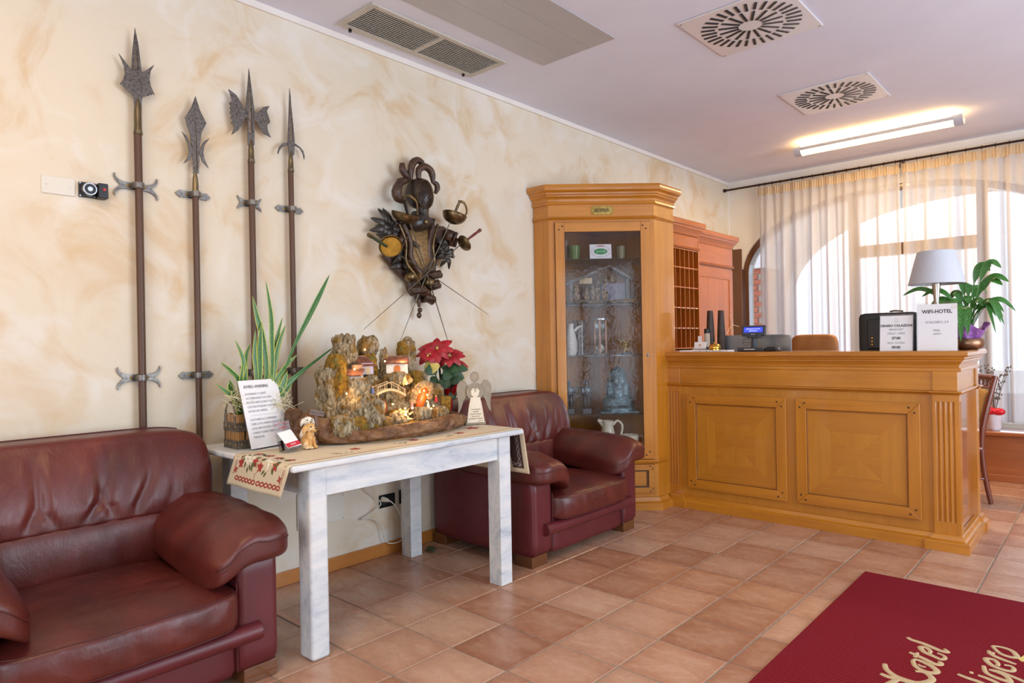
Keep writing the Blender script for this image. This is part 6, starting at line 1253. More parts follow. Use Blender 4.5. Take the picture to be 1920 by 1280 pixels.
# crumpled paper skirt
ring = [(.30, 1.72), (.46, 1.66), (.58, 1.71), (.675, 1.80), (.715, 1.93), (.725, 2.10), (.705, 2.27), (.675, 2.42), (.61, 2.54), (.45, 2.60), (.25, 2.56), (.20, 2.2), (.22, 1.8)]
RP = spline([(x, y, 0) for x, y in ring + ring[:1]], 10); nP = len(RP)
def wrapfn(a, b):
    i = min(int(a * (nP - 1)), nP - 2); f = a * (nP - 1) - i; p = RP[i].lerp(RP[i + 1], f); c = Vector((.46, 2.14, 0)); d = (c - p).normalized()
    th = -1.3 + b * 4.3; L_ = a * 2.6
    crk = 1 - abs(noise.noise(Vector((L_ * 4 + b * 2.6, b * 1.6, 3.3)))) * 2; crk2 = 1 - abs(noise.noise(Vector((L_ * 13 - b * 3, b * 4, 8.1)))) * 2; lump = noise.noise(Vector((L_ * 3.2, b * .8, 1.7)))
    hgt = .030 + .012 * lump + (.022 if p.y < 1.78 and p.x < .60 else 0)
    q = p + d * (.020 - .034 * math.cos(th)); out_ = -(crk * .024 + crk2 * .014 + lump * .018)
    return Vector((q.x, q.y, TT + .002 + max(0, hgt + hgt * math.sin(th) + (crk * .012 + lump * .014) * b))) + d * out_
g = G(); g.grid(wrapfn, 120, 9); build(g, 'paper_wrap', M_WRAP, NV)
for c, r in (((.50, 1.675, .885), (.045, .04, .075)), ((.42, 1.66, .88), (.05, .05, .07)), ((.57, 1.705, .862), (.035, .03, .05))): rock(c, r, 70 + c[0] * 10, M_WRAP, 'paper_bunch', 18, 2.6, .5)
# ---- poinsettia
PO = thing('poinsettia', 'red poinsettia in shiny red foil behind the nativity scene', 'potted plant', (.28, 2.66, TZ))
M_RFOIL = nmat('red_foil', '#B01018', '#E0202C', 25, rough=.18, metal=.7, bump=.8, bscale=40, bdist=.01); M_PLEAF = nmat('poinsettia_leaf', '#1E3A22', '#33552F', 20, rough=.5); M_BRACT = nmat('red_bract', '#82101A', '#B41C28', 30, rough=.5, c3='#E8C8A0', s3=70, lo3=.68, hi3=.74); M_YELB = nmat('cream_bract', '#C9B452', '#E0D084', 30, rough=.5, c3='#C03A40', s3=18, lo3=.62, hi3=.68)
pc = Vector((.28, 2.70, TZ))
g = G(); g.lathe([(.055, .001), (.070, .14), (.078, .165)], 18, Matrix.Translation(pc)); build(g, 'pot', M_RFOIL, PO, smooth=50)
g = G(); g.grid(lambda a, b: pc + Vector(((.072 + .045 * b + .012 * math.sin(a * 62)) * math.cos(2 * PI * a), (.072 + .060 * b + .012 * math.sin(a * 62)) * math.sin(2 * PI * a), .14 + .075 * b + .018 * math.sin(a * 25) * b + .010 * noise.noise((a * 40, b * 3, 0)))), 130, 5); build(g, 'foil_ruffle', M_RFOIL, PO, smooth=30)
def bract(c, ang, ln, wd, droop, mat, name, nn=(.62, -.52, .58)):
    nn = Vector(nn).normalized(); e1 = Vector((.64, .77, 0)).normalized(); e1 = (e1 - nn * e1.dot(nn)).normalized(); e2 = nn.cross(e1); d = e1 * math.cos(ang) + e2 * math.sin(ang)
    a = Vector(c); g = G(); leaf(g, [a, a + d * ln * .5 + nn * .014, a + d * ln + nn * droop], wd, nn, -.16, lambda t: max(.02, math.sin(PI * min(1, .06 + .94 * t ** .8)) ** .8), 4); build(g, name, mat, PO, smooth=60)
def stem(c): g = G(); g.tube(spline([pc + Vector((0, 0, .12)), (pc + Vector((0, 0, .2)) + c) / 2, c], 5), .0035, 6); build(g, 'stem', M_PLEAF, PO, smooth=60)
for (p_, n_, L_) in (((.30, 2.645, 1.235), 8, .105), ((.32, 2.735, 1.19), 8, .10), ((.29, 2.59, 1.20), 6, .085), ((.31, 2.80, 1.13), 6, .08)):
    c = Vector(p_); stem(c); nn = Vector((.62 + R_.uniform(-.2, .2), -.5 + R_.uniform(-.3, .3), .55))
    for i in range(n_): bract(c, 2 * PI * i / n_ + R_.uniform(-.25, .25), L_ * R_.uniform(.75, 1.15), .056, R_.uniform(-.035, .005), M_BRACT, 'bract', nn)
    for i in range(4): g = G(); g.ell(c + nn * .012 + Vector((0, R_.uniform(-.012, .012), R_.uniform(-.010, .010))), (.005,) * 3, 6); build(g, 'flower_bud', M_YELB, PO)
for a in (3.6, 4.3, 2.9): bract((.33, 2.62, 1.16), a, .085, .06, -.01, M_YELB, 'cream_bract')
for i in range(26):
    c = Vector((.30 + R_.uniform(-.02, .03), 2.66 + R_.uniform(-.05, .09), R_.uniform(1.01, 1.14))); nn = Vector((.6, R_.uniform(-.8, .4), R_.uniform(.1, .6))); a = R_.uniform(PI, 2 * PI) if i % 3 else R_.uniform(-.5, .5)
    bract(c, a, R_.uniform(.09, .125), R_.uniform(.058, .078), R_.uniform(-.03, .0), M_PLEAF, 'leaf', nn)
    if i % 3 == 0: stem(c)
# ---- wooden angel
AN = thing('wooden_angel', 'cut-out wooden angel with taupe wings and Italian verse on its skirt', 'angel figure', (.61, 2.645, TT))
M_TAUP = nmat('taupe_paint', '#8C806E', '#9C907E', 20, rough=.8); M_BIRCH = nmat('birch_ply', '#D8CCB2', '#E8DEC8', 20, rough=.7)
AMx = frame_mtx((.615, 2.645, TT), (.40, .92, 0), (0, 0, 1))      # local x across, y up, z towards the viewer
def cut(poly, z0, z1, name, mat, parent=AN): return build(G().prism(poly, z1 - z0, AMx @ Matrix.Translation((0, 0, z0))), name, mat, parent, bevel=.0012)
el = lambda cx, cy, rx, ry, a0=0, a1=2 * PI, n=24: [(cx + rx * math.cos(a), cy + ry * math.sin(a)) for a in np.linspace(a0, a1, n, endpoint=(a1 - a0 < 6.2))]
cut([(-.062, 0), (.062, 0), (.058, .018), (-.058, .018)], -.03, .016, 'foot_block', M_TAUP)
SK = cut([(-.054, .012), (.054, .012), (.040, .10), (.028, .155), (-.028, .155), (-.040, .10)], .012, .018, 'skirt', M_BIRCH)
ringp = el(0, .185, .052, .050, -.9, PI + .9, 26) + el(0, .178, .026, .026, PI + .7, -.7, 20)
cut(ringp, .008, .014, 'sleeves', M_TAUP)
for s in (-1, 1): cut([(s * .026, .190), (s * .012, .206), (s * .006, .200), (s * .004, .160), (s * .016, .158), (s * .022, .165)], .010, .016, 'hand', M_BIRCH)
cut([(-.012, .155), (.012, .155), (.008, .178), (0, .188), (-.008, .178)], .012, .019, 'bodice', M_BIRCH)
HD_ = cut(el(0, .268, .027, .030), .004, .010, 'head', M_TAUP); cut([(-.007, .236), (.007, .236), (.006, .246), (-.006, .246)], .004, .009, 'neck', M_TAUP)
cut(el(0, .268, .017, .019), .0101, .0112, 'face', nmat('face_wood', '#9C8E78', '#A89A86', 20, rough=.8), HD_)
for s in (-1, 1): cut([(s * x, y) for x, y in ((.036, .19), (.040, .225), (.058, .25), (.082, .248), (.100, .228), (.106, .20), (.102, .16), (.096, .12), (.098, .085), (.100, .065), (.086, .082), (.076, .105), (.068, .13), (.054, .155), (.040, .17))], -.002, .004, 'wing', M_TAUP)
for i, s in enumerate(("Non dimenticate", "l'ospitalità;", "alcuni, praticandola,", "hanno accolto", "degli angeli senza saperlo.")): text(s, .0098, flat('verse_ink', '#8A6A38', .8) if i == 0 else bpy.data.materials['verse_ink'], AMx @ Matrix.Translation((0, .086 - .0128 * i, .0186)), SK, shear=.25, width=.82)
text('Ebrei 13,2', .006, bpy.data.materials['verse_ink'], AMx @ Matrix.Translation((.03, .022, .0186)), SK, shear=.25)
# ================================================================= things on the counter
ZK = ZC + .0005
FX, FZ = (1, 0, 0), (0, 0, 1)
def easel(name, label, x0, x1, y, h, lines, lean=.12, extra=None):
    T = thing(name, label, 'sign', ((x0 + x1) / 2, y, ZK)); M_ = frame_mtx((x0, y, ZK), FX, (0, math.sin(lean), math.cos(lean))); w_ = x1 - x0
    build(G().box(.004, w_ - .004, 0, h, .0, .0015, M_), 'sheet', M_PAPER, T); build(G().box(0, w_, 0, h + .012, -.003, -.0006, M_), 'acrylic_back', M_ACRYL, T)
    build(G().box(0, w_, 0, .003, -.07, .0, M_ @ Matrix.Rotation(lean, 4, 'X')), 'acrylic_foot', M_ACRYL, T)
    for s, yy, sz, b in lines: text(s, sz, M_INK if b else M_INKG, M_ @ Matrix.Translation((w_ / 2, yy, .0018)), T, off=.0007 if b else 0.0, width=.92)
    return T, M_, w_
T, M_, w_ = easel('breakfast_sign', 'white breakfast hours sign reading ORARIO COLAZIONI before the black monitor', 2.182, 2.372, 4.715, .222, [('ORARIO COLAZIONI', .158, .0205, 1), ('BREAKFAST', .134, .0165, 0), ('DALLE - OPEN', .109, .0165, 0), ('07:00', .079, .0235, 1), ('ALLE -CLOSED', .050, .0165, 0), ('09:00', .021, .0235, 1)])
M_LOGO = flat('pale_gold_ink', '#D8C49A', .7)
g = G(); g.tube([M_ @ Vector((w_ / 2 + .010 * math.cos(a), .196 + .010 * math.sin(a), .002)) for a in np.linspace(0, 2 * PI, 17)], .0009, 4); g.tube([M_ @ Vector((w_ / 2 - .02, .181, .002)), M_ @ Vector((w_ / 2 + .02, .181, .002))], .0009, 4); build(g, 'printed_crest', M_LOGO, T)
T, M_, w_ = easel('wifi_sign', 'white WIFI-HOTEL sign in an acrylic stand under the lamp', 2.392, 2.608, 4.70, .282, [('WIFI-HOTEL', .236, .031, 1), ('SCALIGERO_2.4', .172, .0185, 0), ('PASS.', .122, .0175, 0), ('wifi2019', .101, .0135, 0)], .06)
g = G(); g.tube([M_ @ Vector((w_ - .020 + .013 * math.cos(a), .262 + .013 * math.sin(a), .002)) for a in np.linspace(0, 2 * PI, 19)], .0008, 4); g.tube([M_ @ Vector((w_ - .025, .262, .002)), M_ @ Vector((w_ - .015, .262, .002))], .002, 4); build(g, 'printed_crest', M_LOGO, T)
# lamp
LA = thing('table_lamp', 'grey conical-shade table lamp with chrome stem on the counter', 'lamp', (2.463, 4.93, ZK))
M_SHADE = nmat('grey_fabric_shade', '#BEC0C6', '#C8CAD0', 160, rough=.8, bump=.15, bscale=400, bdist=.001); M_CHROME = flat('satin_chrome', '#B4AFA8', .22, 1.0)
LMx = Matrix.Translation((2.463, 4.93, 0))
g = G(); g.lathe([(.1525, 1.588), (.155, 1.590), (.105, 1.790), (.100, 1.796), (.094, 1.796), (.099, 1.786), (.149, 1.588)], 40, LMx); g.f = [f for f in g.f if len(f) == 4]; build(g, 'lamp_shade', M_SHADE, LA, smooth=50)
g = G(); g.lathe([(.099, 1.786), (.0, 1.786)], 32, LMx); build(g, 'shade_top', M_SHADE, LA)
g = G(); g.lathe([(.085, ZK), (.085, ZK + .010), (.03, ZK + .018), (.012, ZK + .03), (.010, 1.40), (.016, 1.50), (.024, 1.585), (.024, 1.60), (.008, 1.61), (.008, 1.70)], 22, LMx); build(g, 'stem', M_CHROME, LA, smooth=40)
# plant in purple wrap and copper bowl
PLN = thing('peace_lily', 'leafy green peace lily wrapped in purple foil in a copper bowl', 'potted plant', (2.60, 5.09, ZK))
M_COP = nmat('old_copper', '#6E4E3A', '#A07A5E', 12, rough=.35, metal=.85); M_PURP = nmat('purple_wrap', '#7E4A9A', '#B47EC8', 18, rough=.3, bump=.5, bscale=40, bdist=.01, c3='#D8B0D8', s3=22, lo3=.58, hi3=.66); M_PLF = variegated('lily_leaf', '#2A5A22', '#4E8A36', '#447A30')
pb = Vector((2.60, 5.09, ZK))
g = G(); g.lathe([(.055, 0), (.082, .012), (.092, .035), (.088, .058), (.080, .070), (.078, .068), (.084, .05), (.05, .02)], 30, Matrix.Translation(pb)); build(g, 'copper_bowl', M_COP, PLN, smooth=50)
g = G(); g.grid(lambda a, b: pb + Vector(((.055 + .055 * b + .010 * math.sin(a * 44) * b) * math.cos(2 * PI * a), (.055 + .055 * b + .010 * math.sin(a * 44) * b) * math.sin(2 * PI * a), .045 + .10 * b + .028 * math.sin(a * 19) * b)), 90, 5); build(g, 'purple_wrap', M_PURP, PLN, smooth=40)
g = G(); g.lathe([(.05, .03), (.055, .09), (.0, .10)], 14, Matrix.Translation(pb)); build(g, 'soil', bpy.data.materials['potting_soil'], PLN)
LV2 = [((2.236, 1.535), .06, .05), ((2.40, 1.46), .075, .04), ((2.725, 1.66), .085, .03), ((2.790, 1.565), .09, .0), ((2.835, 1.435), .06, .05), ((2.775, 1.335), .045, .04), ((2.797, 1.325), .05, -.02), ((2.625, 1.265), .085, -.12), ((2.50, 1.50), .08, .1), ((2.56, 1.56), .07, .12), ((2.80, 1.40), .06, -.06), ((2.48, 1.42), .08, -.06), ((2.66, 1.53), .07, .15), ((2.56, 1.40), .09, -.08), ((2.36, 1.52), .06, .0), ((2.70, 1.44), .08, -.05), ((2.62, 1.46), .08, -.02), ((2.52, 1.36), .07, -.1)]
LV2 += [((x + R_.uniform(-.09, .07), z + R_.uniform(-.07, .05)), wd * .9, dy + R_.uniform(-.08, .08)) for (x, z), wd, dy in LV2[2:14]]
for k, ((x, z), wd, dy) in enumerate(LV2):
    tip_ = Vector((x, 5.05 + dy, z)); b = pb + Vector((R_.uniform(-.02, .02), R_.uniform(-.02, .02), .10)); rise = max(z + .04, ZK + .25 + abs(x - 2.6) * .25)
    mid1 = b.lerp(tip_, .35); mid1.z = b.z + (rise - b.z) * .75; mid2 = b.lerp(tip_, .68); mid2.z = rise
    g = G(); leaf(g, [b, mid1, mid2, tip_], wd, (0.15, -.7, .6), .12, lambda t: .08 if t < .34 else max(.02, 2.0 * ((t - .34) / .66) ** .7 * (1.001 - (t - .34) / .66) ** 1.0 + .08 * (1 - t)), 6); build(g, 'leaf', M_PLF, PLN, smooth=60)
# black monitor seen from behind
MO = thing('computer_monitor', 'black computer monitor seen from behind on the counter', 'monitor', (2.17, 5.03, .74))
g = G(); g.soft(12, 12, lambda q: (2.165 + .182 * q[0], 5.05 + .022 * q[1], 1.285 + .14 * q[2])); build(g, 'back_shell', M_BLACK, MO, smooth=60)
build(G().box(2.04, 2.30, 5.0, 5.03, 1.18, 1.385), 'rear_box', M_BLACK, MO, bevel=.01, seg=3)
build(G().box(1.99, 2.34, 5.07, 5.076, 1.155, 1.415), 'screen', M_BLACKG, MO); build(G().box(2.13, 2.20, 5.03, 5.06, .76, 1.2), 'neck', M_BLACK, MO, bevel=.005); build(G().box(2.03, 2.30, 4.98, 5.18, .741, .76), 'foot', M_BLACK, MO, bevel=.006)
for k in range(3): g = G(); g.lathe([(.006, 0), (.006, .012), (.003, .013)], 8, Matrix.Translation((2.075, 5.0, 1.255 - .022 * k)) @ Matrix.Rotation(PI / 2, 4, 'X')); build(g, 'port', M_GOLD, MO)
g = G(); g.tube(spline([(2.17, 5.06, 1.432), (2.2, 5.06, 1.437), (2.25, 5.06, 1.432)], 4), .006, 6); build(g, 'webcam', M_BLACK, MO, smooth=60)
# wide silver monitor back
SI = thing('silver_monitor', 'wide low silver monitor back behind the customer display', 'monitor', (1.22, 5.10, .74))
M_SILV = flat('silver_plastic', '#8E949A', .3, .6)
g = G(); g.soft(12, 14, lambda q: (1.225 + .285 * q[0], 5.08 + .012 * q[1] + .03 * q[2] * 0, 1.165 + .130 * q[2])); build(g, 'shell', M_SILV, SI, smooth=60)
build(G().box(.95, 1.50, 5.093, 5.096, 1.05, 1.285), 'screen', M_BLACKG, SI); build(G().box(1.19, 1.26, 5.085, 5.11, .76, 1.1), 'neck', M_SILV, SI, bevel=.004); build(G().box(1.10, 1.35, 5.02, 5.22, .741, .756), 'foot', M_SILV, SI, bevel=.004)
g = G(); g.tube([(1.172 + .030 * math.cos(a), 5.067, 1.243 + .030 * math.sin(a)) for a in np.linspace(0, 2 * PI, 25)], .0012, 4); g.tube([(1.146, 5.067, 1.236), (1.198, 5.067, 1.236)], .0016, 4); g.tube([(1.15, 5.067, 1.25), (1.162, 5.067, 1.262), (1.172, 5.067, 1.250), (1.182, 5.067, 1.262), (1.194, 5.067, 1.25)], .0012, 4); build(g, 'round_logo', M_BLACK, SI)
# customer display on a cash printer
CDs = thing('customer_display', 'dark customer display with glowing blue screen on a stand', 'display', (1.312, 4.85, ZK))
M_SLATE = flat('slate_plastic', '#3A4048', .45); M_BLUES = flat('blue_vfd_screen', '#2A3AE0', .3, em='#3A48F0', es=1.4); M_BLTX = flat('pale_screen_text', '#C0C8FF', .3, em='#C0C8FF', es=1.2)
build(G().box(1.212, 1.410, 4.80, 4.93, ZK, ZK + .028), 'base', M_SLATE, CDs, bevel=.006)
g = G(); g.lathe([(.028, .028), (.024, .034), (.020, .09), (.024, .105)], 16, Matrix.Translation((1.318, 4.86, ZK))); build(g, 'pole', M_SLATE, CDs, smooth=40)
build(G().box(1.268, 1.372, 4.835, 4.885, ZK + .095, ZK + .118), 'cradle', M_SLATE, CDs, bevel=.006)
DMx = frame_mtx((1.228, 4.842, ZK + .112), FX, (0, .18, 1)); build(G().box(0, .176, 0, .080, -.026, 0, DMx), 'display_head', M_SLATE, CDs, bevel=.006); scr = build(G().box(.018, .158, .028, .064, .0004, .0012, DMx), 'screen', M_BLUES, CDs)
text('BENVENUTI IN HOTEL', .0125, M_BLTX, DMx @ Matrix.Translation((.088, .052, .0016)), scr, width=.85); text('ARRIVEDERCI', .0125, M_BLTX, DMx @ Matrix.Translation((.088, .037, .0016)), scr, width=.85); text('EPSON', .010, M_WPLAS, DMx @ Matrix.Translation((.088, .012, .0006)), CDs)
build(G().box(1.265, 1.345, 4.797, 4.799, ZK + .012, ZK + .018), 'paper_slot', M_WPLAS, CDs)
TMN = thing('card_terminal', 'small black card terminal lying beside the customer display', 'card terminal', (1.455, 4.85, ZK)); build(G().box(1.42, 1.50, 4.80, 4.92, ZK, ZK + .028), 'body', M_BLACK, TMN, bevel=.006); build(G().box(1.43, 1.49, 4.81, 4.86, ZK + .028, ZK + .031), 'keypad', M_BLACKG, TMN, bevel=.001)
g = G(); g.tube([(1.50, 4.83, ZK + .018), (1.512, 4.83, ZK + .018)], .010, 10); build(g, 'paper_roll', M_SILV, TMN)
# bell
BL = thing('desk_bell', 'polished brass desk bell at the left of the counter', 'bell', (1.065, 4.74, ZK + .012)); BM_ = Matrix.Translation((1.065, 4.74, ZK + .0125))
g = G(); g.lathe([(.046, 0), (.046, .006), (.040, .008)], 26, BM_); build(g, 'base', M_GOLD, BL, smooth=40)
g = G(); g.lathe([(.044, .010), (.045, .014), (.042, .030), (.032, .042), (.015, .048), (.005, .049), (.005, .052), (.007, .055), (.006, .060), (.0, .064)], 28, BM_); build(g, 'dome', M_GOLD, BL, smooth=40)
# brochures, card box, can, bottles
for i, (a, b, mt) in enumerate(((.80, 1.19, M_PAPER),)):
    o = build(G().box(a, b, 4.69, 4.80, ZK, ZK + .012), 'brochure_stack', mt, bevel=.001, label='flat stack of white brochures under the bell', cat='brochures')
    for k in range(9): x = a + .13 + k * .027; build(G().box(x, x + .018, 4.6895, 4.6899, ZK + .003 + .001 * (k % 3), ZK + .006 + .001 * (k % 3)), 'cover_print', M_INKG if k % 2 else flat('cover_blue', '#B8BECC', .6), o)
BX = thing('card_box', 'white business card box with an orange emblem on the counter', 'card box', (.90, 4.84, ZK)); build(G().box(.845, .955, 4.81, 4.86, ZK, ZK + .022), 'tray', M_ACRYL, BX, bevel=.003)
CBm = frame_mtx((.852, 4.825, ZK + .020), FX, (0, .25, 1)); build(G().box(0, .095, 0, .055, -.012, 0, CBm), 'cards', M_PAPER, BX); g = G()
for k in range(4): a = k * PI / 4; g.tube([CBm @ Vector((.048 + .011 * math.cos(a), .030 + .011 * math.sin(a), .0012)), CBm @ Vector((.048 - .011 * math.cos(a), .030 - .011 * math.sin(a), .0012))], .0014, 4)
build(g, 'orange_emblem', flat('orange_ink', '#D89858', .6), BX); build(G().box(.86, .89, 4.88, 4.886, ZK, ZK + .12, ), 'leaflet', M_PAPER, BX)
CN = thing('label_can', 'tall narrow dark can with an ornate cream label', 'can', (.925, 4.90, ZK)); g = G(); g.lathe([(.021, 0), (.022, .004), (.022, .17), (.020, .176), (.0, .176)], 20, Matrix.Translation((.925, 4.905, ZK))); build(g, 'can_body', M_BLACK, CN, smooth=40)
g = G(); g.lathe([(.0223, .035), (.0223, .14)], 20, Matrix.Translation((.925, 4.905, ZK))); g.f = [f for f in g.f if len(f) == 4]; build(g, 'label', nmat('ornate_label', '#8A8070', '#D8D0BC', 180, rough=.6), CN, smooth=40)
M_BOT = nmat('dark_brown_glaze', '#33241C', '#4A362B', 16, rough=.5)
for x, y, lb in ((.915, 4.985, 'tall tapering dark brown column nearer the key rack'), (.985, 5.03, 'tall tapering dark brown column nearer the bell')):
    g = G(); g.lathe([(.032, 0), (.033, .02), (.032, .12), (.026, .25), (.0225, .318), (.0215, .320), (.0, .320)], 22, Matrix.Translation((x, y, ZK))); build(g, 'tall_ornament', M_BOT, smooth=40, label=lb, cat='ornament', group='dark columns on the counter')
# tan office chair behind the desk
OC = thing('office_chair', 'tan leather office chair back rising behind the counter', 'chair', (1.45, 5.75, 0))
M_TAN = nmat('tan_leather', '#A0662E', '#B87A3C', 8, rough=.45)
g = G(); g.soft(12, 7, lambda q: (1.452 + .185 * q[0], 5.74 + .04 * q[1] + .03 * q[2], 1.03 + .262 * q[2])); build(g, 'backrest', M_TAN, OC, smooth=179)
g = G(); g.soft(10, 6, lambda q: (1.452 + .24 * q[0], 5.50 + .23 * q[1], .50 + .05 * q[2])); build(g, 'seat', M_TAN, OC, smooth=179)
g = G(); g.tube([(1.452, 5.52, .08), (1.452, 5.52, .46)], .03, 12); build(g, 'column', M_CHROME, OC, smooth=40)
for k in range(5): a = 2 * PI * k / 5; g = G(); g.tube([(1.452, 5.52, .09), (1.452 + .28 * math.cos(a), 5.52 + .28 * math.sin(a), .06)], [.024, .016], 8); g.ell((1.452 + .28 * math.cos(a), 5.52 + .28 * math.sin(a), .028), (.028, .028, .028), 10); build(g, 'castor_leg', M_BLACK, OC, smooth=50)
g = G(); g.tube([(1.452, 5.70, .48), (1.452, 5.77, .85)], .02, 8); build(g, 'back_bar', M_CHROME, OC, smooth=50)
# string star hanging on the cupboard edge
SG = thing('string_star', 'thin cream string star hung on the cupboard edge above the counter', 'ornament', (.27, 6.80, 1.45))
g = G(); c0 = Vector((.262, 6.86, 1.42))
for dy, dz in ((-.05, .11), (-.14, -.10), (.02, -.20), (.17, -.02)): g.tube([c0, c0 + Vector((.004, dy, dz))], .0028, 5)
build(g, 'strings', M_NET, SG)
# ================================================================= things inside the display cabinet
def CP(u, d, z): p = CM @ Vector((u, d, z)); return p
def CLz(u, d, z): return Matrix.Translation(CP(u, d, z)) @ Matrix.Rotation(CA, 4, 'Z')
def gtum(name, label, u, d, z, r0, r1, h, mat):
    g = G(); g.lathe([(r0, 0), (r1, h), (r1 - .003, h), (r0 - .003, .006), (0, .006)], 22, CLz(u, d, z)); return build(g, name, mat, smooth=40, label=label, cat='glass')
def tint(name, c): 
    m, nt, out = newmat(name); a = N(nt, 'ShaderNodeBsdfTransparent', {'Color': c}); b = N(nt, 'ShaderNodeBsdfPrincipled', {'Base Color': c, 'Roughness': .1}); mx = N(nt, 'ShaderNodeMixShader', {0: .45, 1: a.outputs[0], 2: b.outputs[0]}); nt.links.new(mx.outputs[0], out.inputs[0]); return m
M_GG = tint('green_glass', (.28, .42, .10, 1)); M_OG = tint('olive_glass', (.40, .36, .18, 1)); M_AG = tint('amber_glass', (.42, .25, .06, 1))
Z4 = SHZ[3] + .001; Z3 = SHZ[2] + .001; Z2 = SHZ[1] + .001; Z1 = SHZ[0] + .001; Z0 = .421
gtum('drinking_glass', 'green tumbler on the top shelf of the cabinet', .205, .11, Z4, .036, .046, .105, M_GG); gtum('drinking_glass', 'olive tumbler at the right of the top cabinet shelf', .560, .10, Z4, .030, .036, .095, M_OG); gtum('tall_glass', 'amber vase at the left end of the top cabinet shelf', .135, .16, Z4, .028, .042, .15, M_AG)
SC = thing('seal_card', 'white card with green oval and key emblem on the top cabinet shelf', 'card', tuple(CP(.40, .07, Z4))); KM = CM @ frame_mtx((.318, .07, Z4), FX, (0, .1, 1))
build(G().box(0, .166, 0, .112, -.0015, 0, KM), 'card', M_PAPER, SC)
def oval(rx, ry, z, n=30): return [KM @ Vector((.083 + rx * math.cos(a), .056 + ry * math.sin(a), z)) for a in np.linspace(0, 2 * PI, n)]
g = G(); g.prism([(.083 + .052 * math.cos(a), .056 + .024 * math.sin(a)) for a in np.linspace(0, 2 * PI, 30, endpoint=False)], .0006, KM); build(g, 'green_oval', flat('green_ink', '#2E9A5A', .6), SC)
g = G(); g.tube(oval(.072, .043, .0006), .0008, 4); build(g, 'oval_line', M_INKG, SC); g = G(); g.tube([KM @ Vector(p) for p in ((.05, .056, .001), (.105, .056, .001))], .0018, 5); g.tube([KM @ Vector((.112 + .008 * math.cos(a), .056 + .008 * math.sin(a), .001)) for a in np.linspace(0, 2 * PI, 13)], .0016, 5); g.tube([KM @ Vector(p) for p in ((.055, .056, .001), (.055, .049, .001))], .0016, 5); build(g, 'key_emblem', M_WPLAS, SC)
text('ALBERGO', .014, M_INKR, KM @ Matrix.Translation((.083, .098, .0004)), SC, off=.0006); text('* * *', .016, M_INKR, KM @ Matrix.Translation((.083, .013, .0004)), SC)
for k in (.042, .070): build(G().box(.004, .162, k - .0004, k + .0004, .0001, .0004, KM), 'red_line', M_INKR, SC)
# old crib with figures on straw
CR = thing('wooden_crib', 'small carved nativity stable with gilded figures in the cabinet', 'crib', tuple(CP(.40, .18, Z3)))
M_STAB = wood('stable_wood', '#3A2A1C', '#5E4630', 'x', rough=.8); M_FIG = nmat('gilded_figure', '#4E341E', '#A88A58', 90, rough=.5, c3='#5A2030', s3=50, lo3=.55, hi3=.62); M_STRAW = nmat('straw_cloth', '#6E4E10', '#B8862A', 40, rough=.85, bump=.6, bscale=90, bdist=.01)
g = G(); g.grid(lambda a, b: CP(.13 + .54 * a, .05 + .22 * b, Z3 + .006 + .030 * abs(noise.noise((a * 6, b * 4, 0))) + .025 * math.sin(PI * b)), 30, 10); build(g, 'straw_bed', M_STRAW, CR, smooth=50)
for u0, z0, u1, z1 in ((.14, Z3 + .16, .48, Z3 + .30), (.48, Z3 + .30, .66, Z3 + .19)): a, b = CP(u0, .20, z0), CP(u1, .20, z1); g = G(); d = (b - a); Mf = frame_mtx(a, d, (CP(0, 1, 0) - CP(0, 0, 0))); g.box(0, d.length, -.06, .06, -.01, .01, Mf); build(g, 'roof_board', M_STAB, CR, bevel=.002)
for u in (.18, .62): g = G(); g.box(u - .012, u + .012, .16, .20, Z3 + .01, Z3 + .20, CM); build(g, 'post', M_STAB, CR)
build(G().box(.42, .60, .16, .24, Z3 + .03, Z3 + .165, CM), 'plinth_block', nmat('grey_card_block', '#7E7A86', '#948E9C', 10, rough=.8), CR); build(G().box(.25, .35, .20, .21, Z3 + .17, Z3 + .215, CM), 'plank_shelf', M_STICK, CR)
def figure(u, d, z, h, mat, parent, seedv):
    r_ = random.Random(seedv); g = G(); M_ = CLz(u, d, z)
    g.ell((0, 0, h * .25), (h * .20, h * .16, h * .27), 12, M_); g.ell((0, 0, h * .55), (h * .14, h * .11, h * .22), 12, M_); g.ell((0, -.004, h * .88), (h * .10, h * .10, h * .12), 12, M_)
    for s in (-1, 1): g.ell((s * h * .16, -h * .08, h * (.5 + r_.uniform(-.06, .12))), (h * .06, h * .10, h * .06), 8, M_)
    return remesh(build(g, 'figure', mat, parent), .004, 2)
for k, (u, d, dz, h) in enumerate(((.215, .10, .03, .14), (.29, .09, .03, .10), (.345, .14, .04, .11), (.39, .16, .06, .13), (.43, .10, .03, .13), (.37, .06, .02, .07), (.505, .19, .165, .10), (.17, .12, .03, .09), (.46, .20, .165, .06), (.55, .19, .165, .06))): figure(u, d, Z3 + dz, h, M_FIG, CR, k)
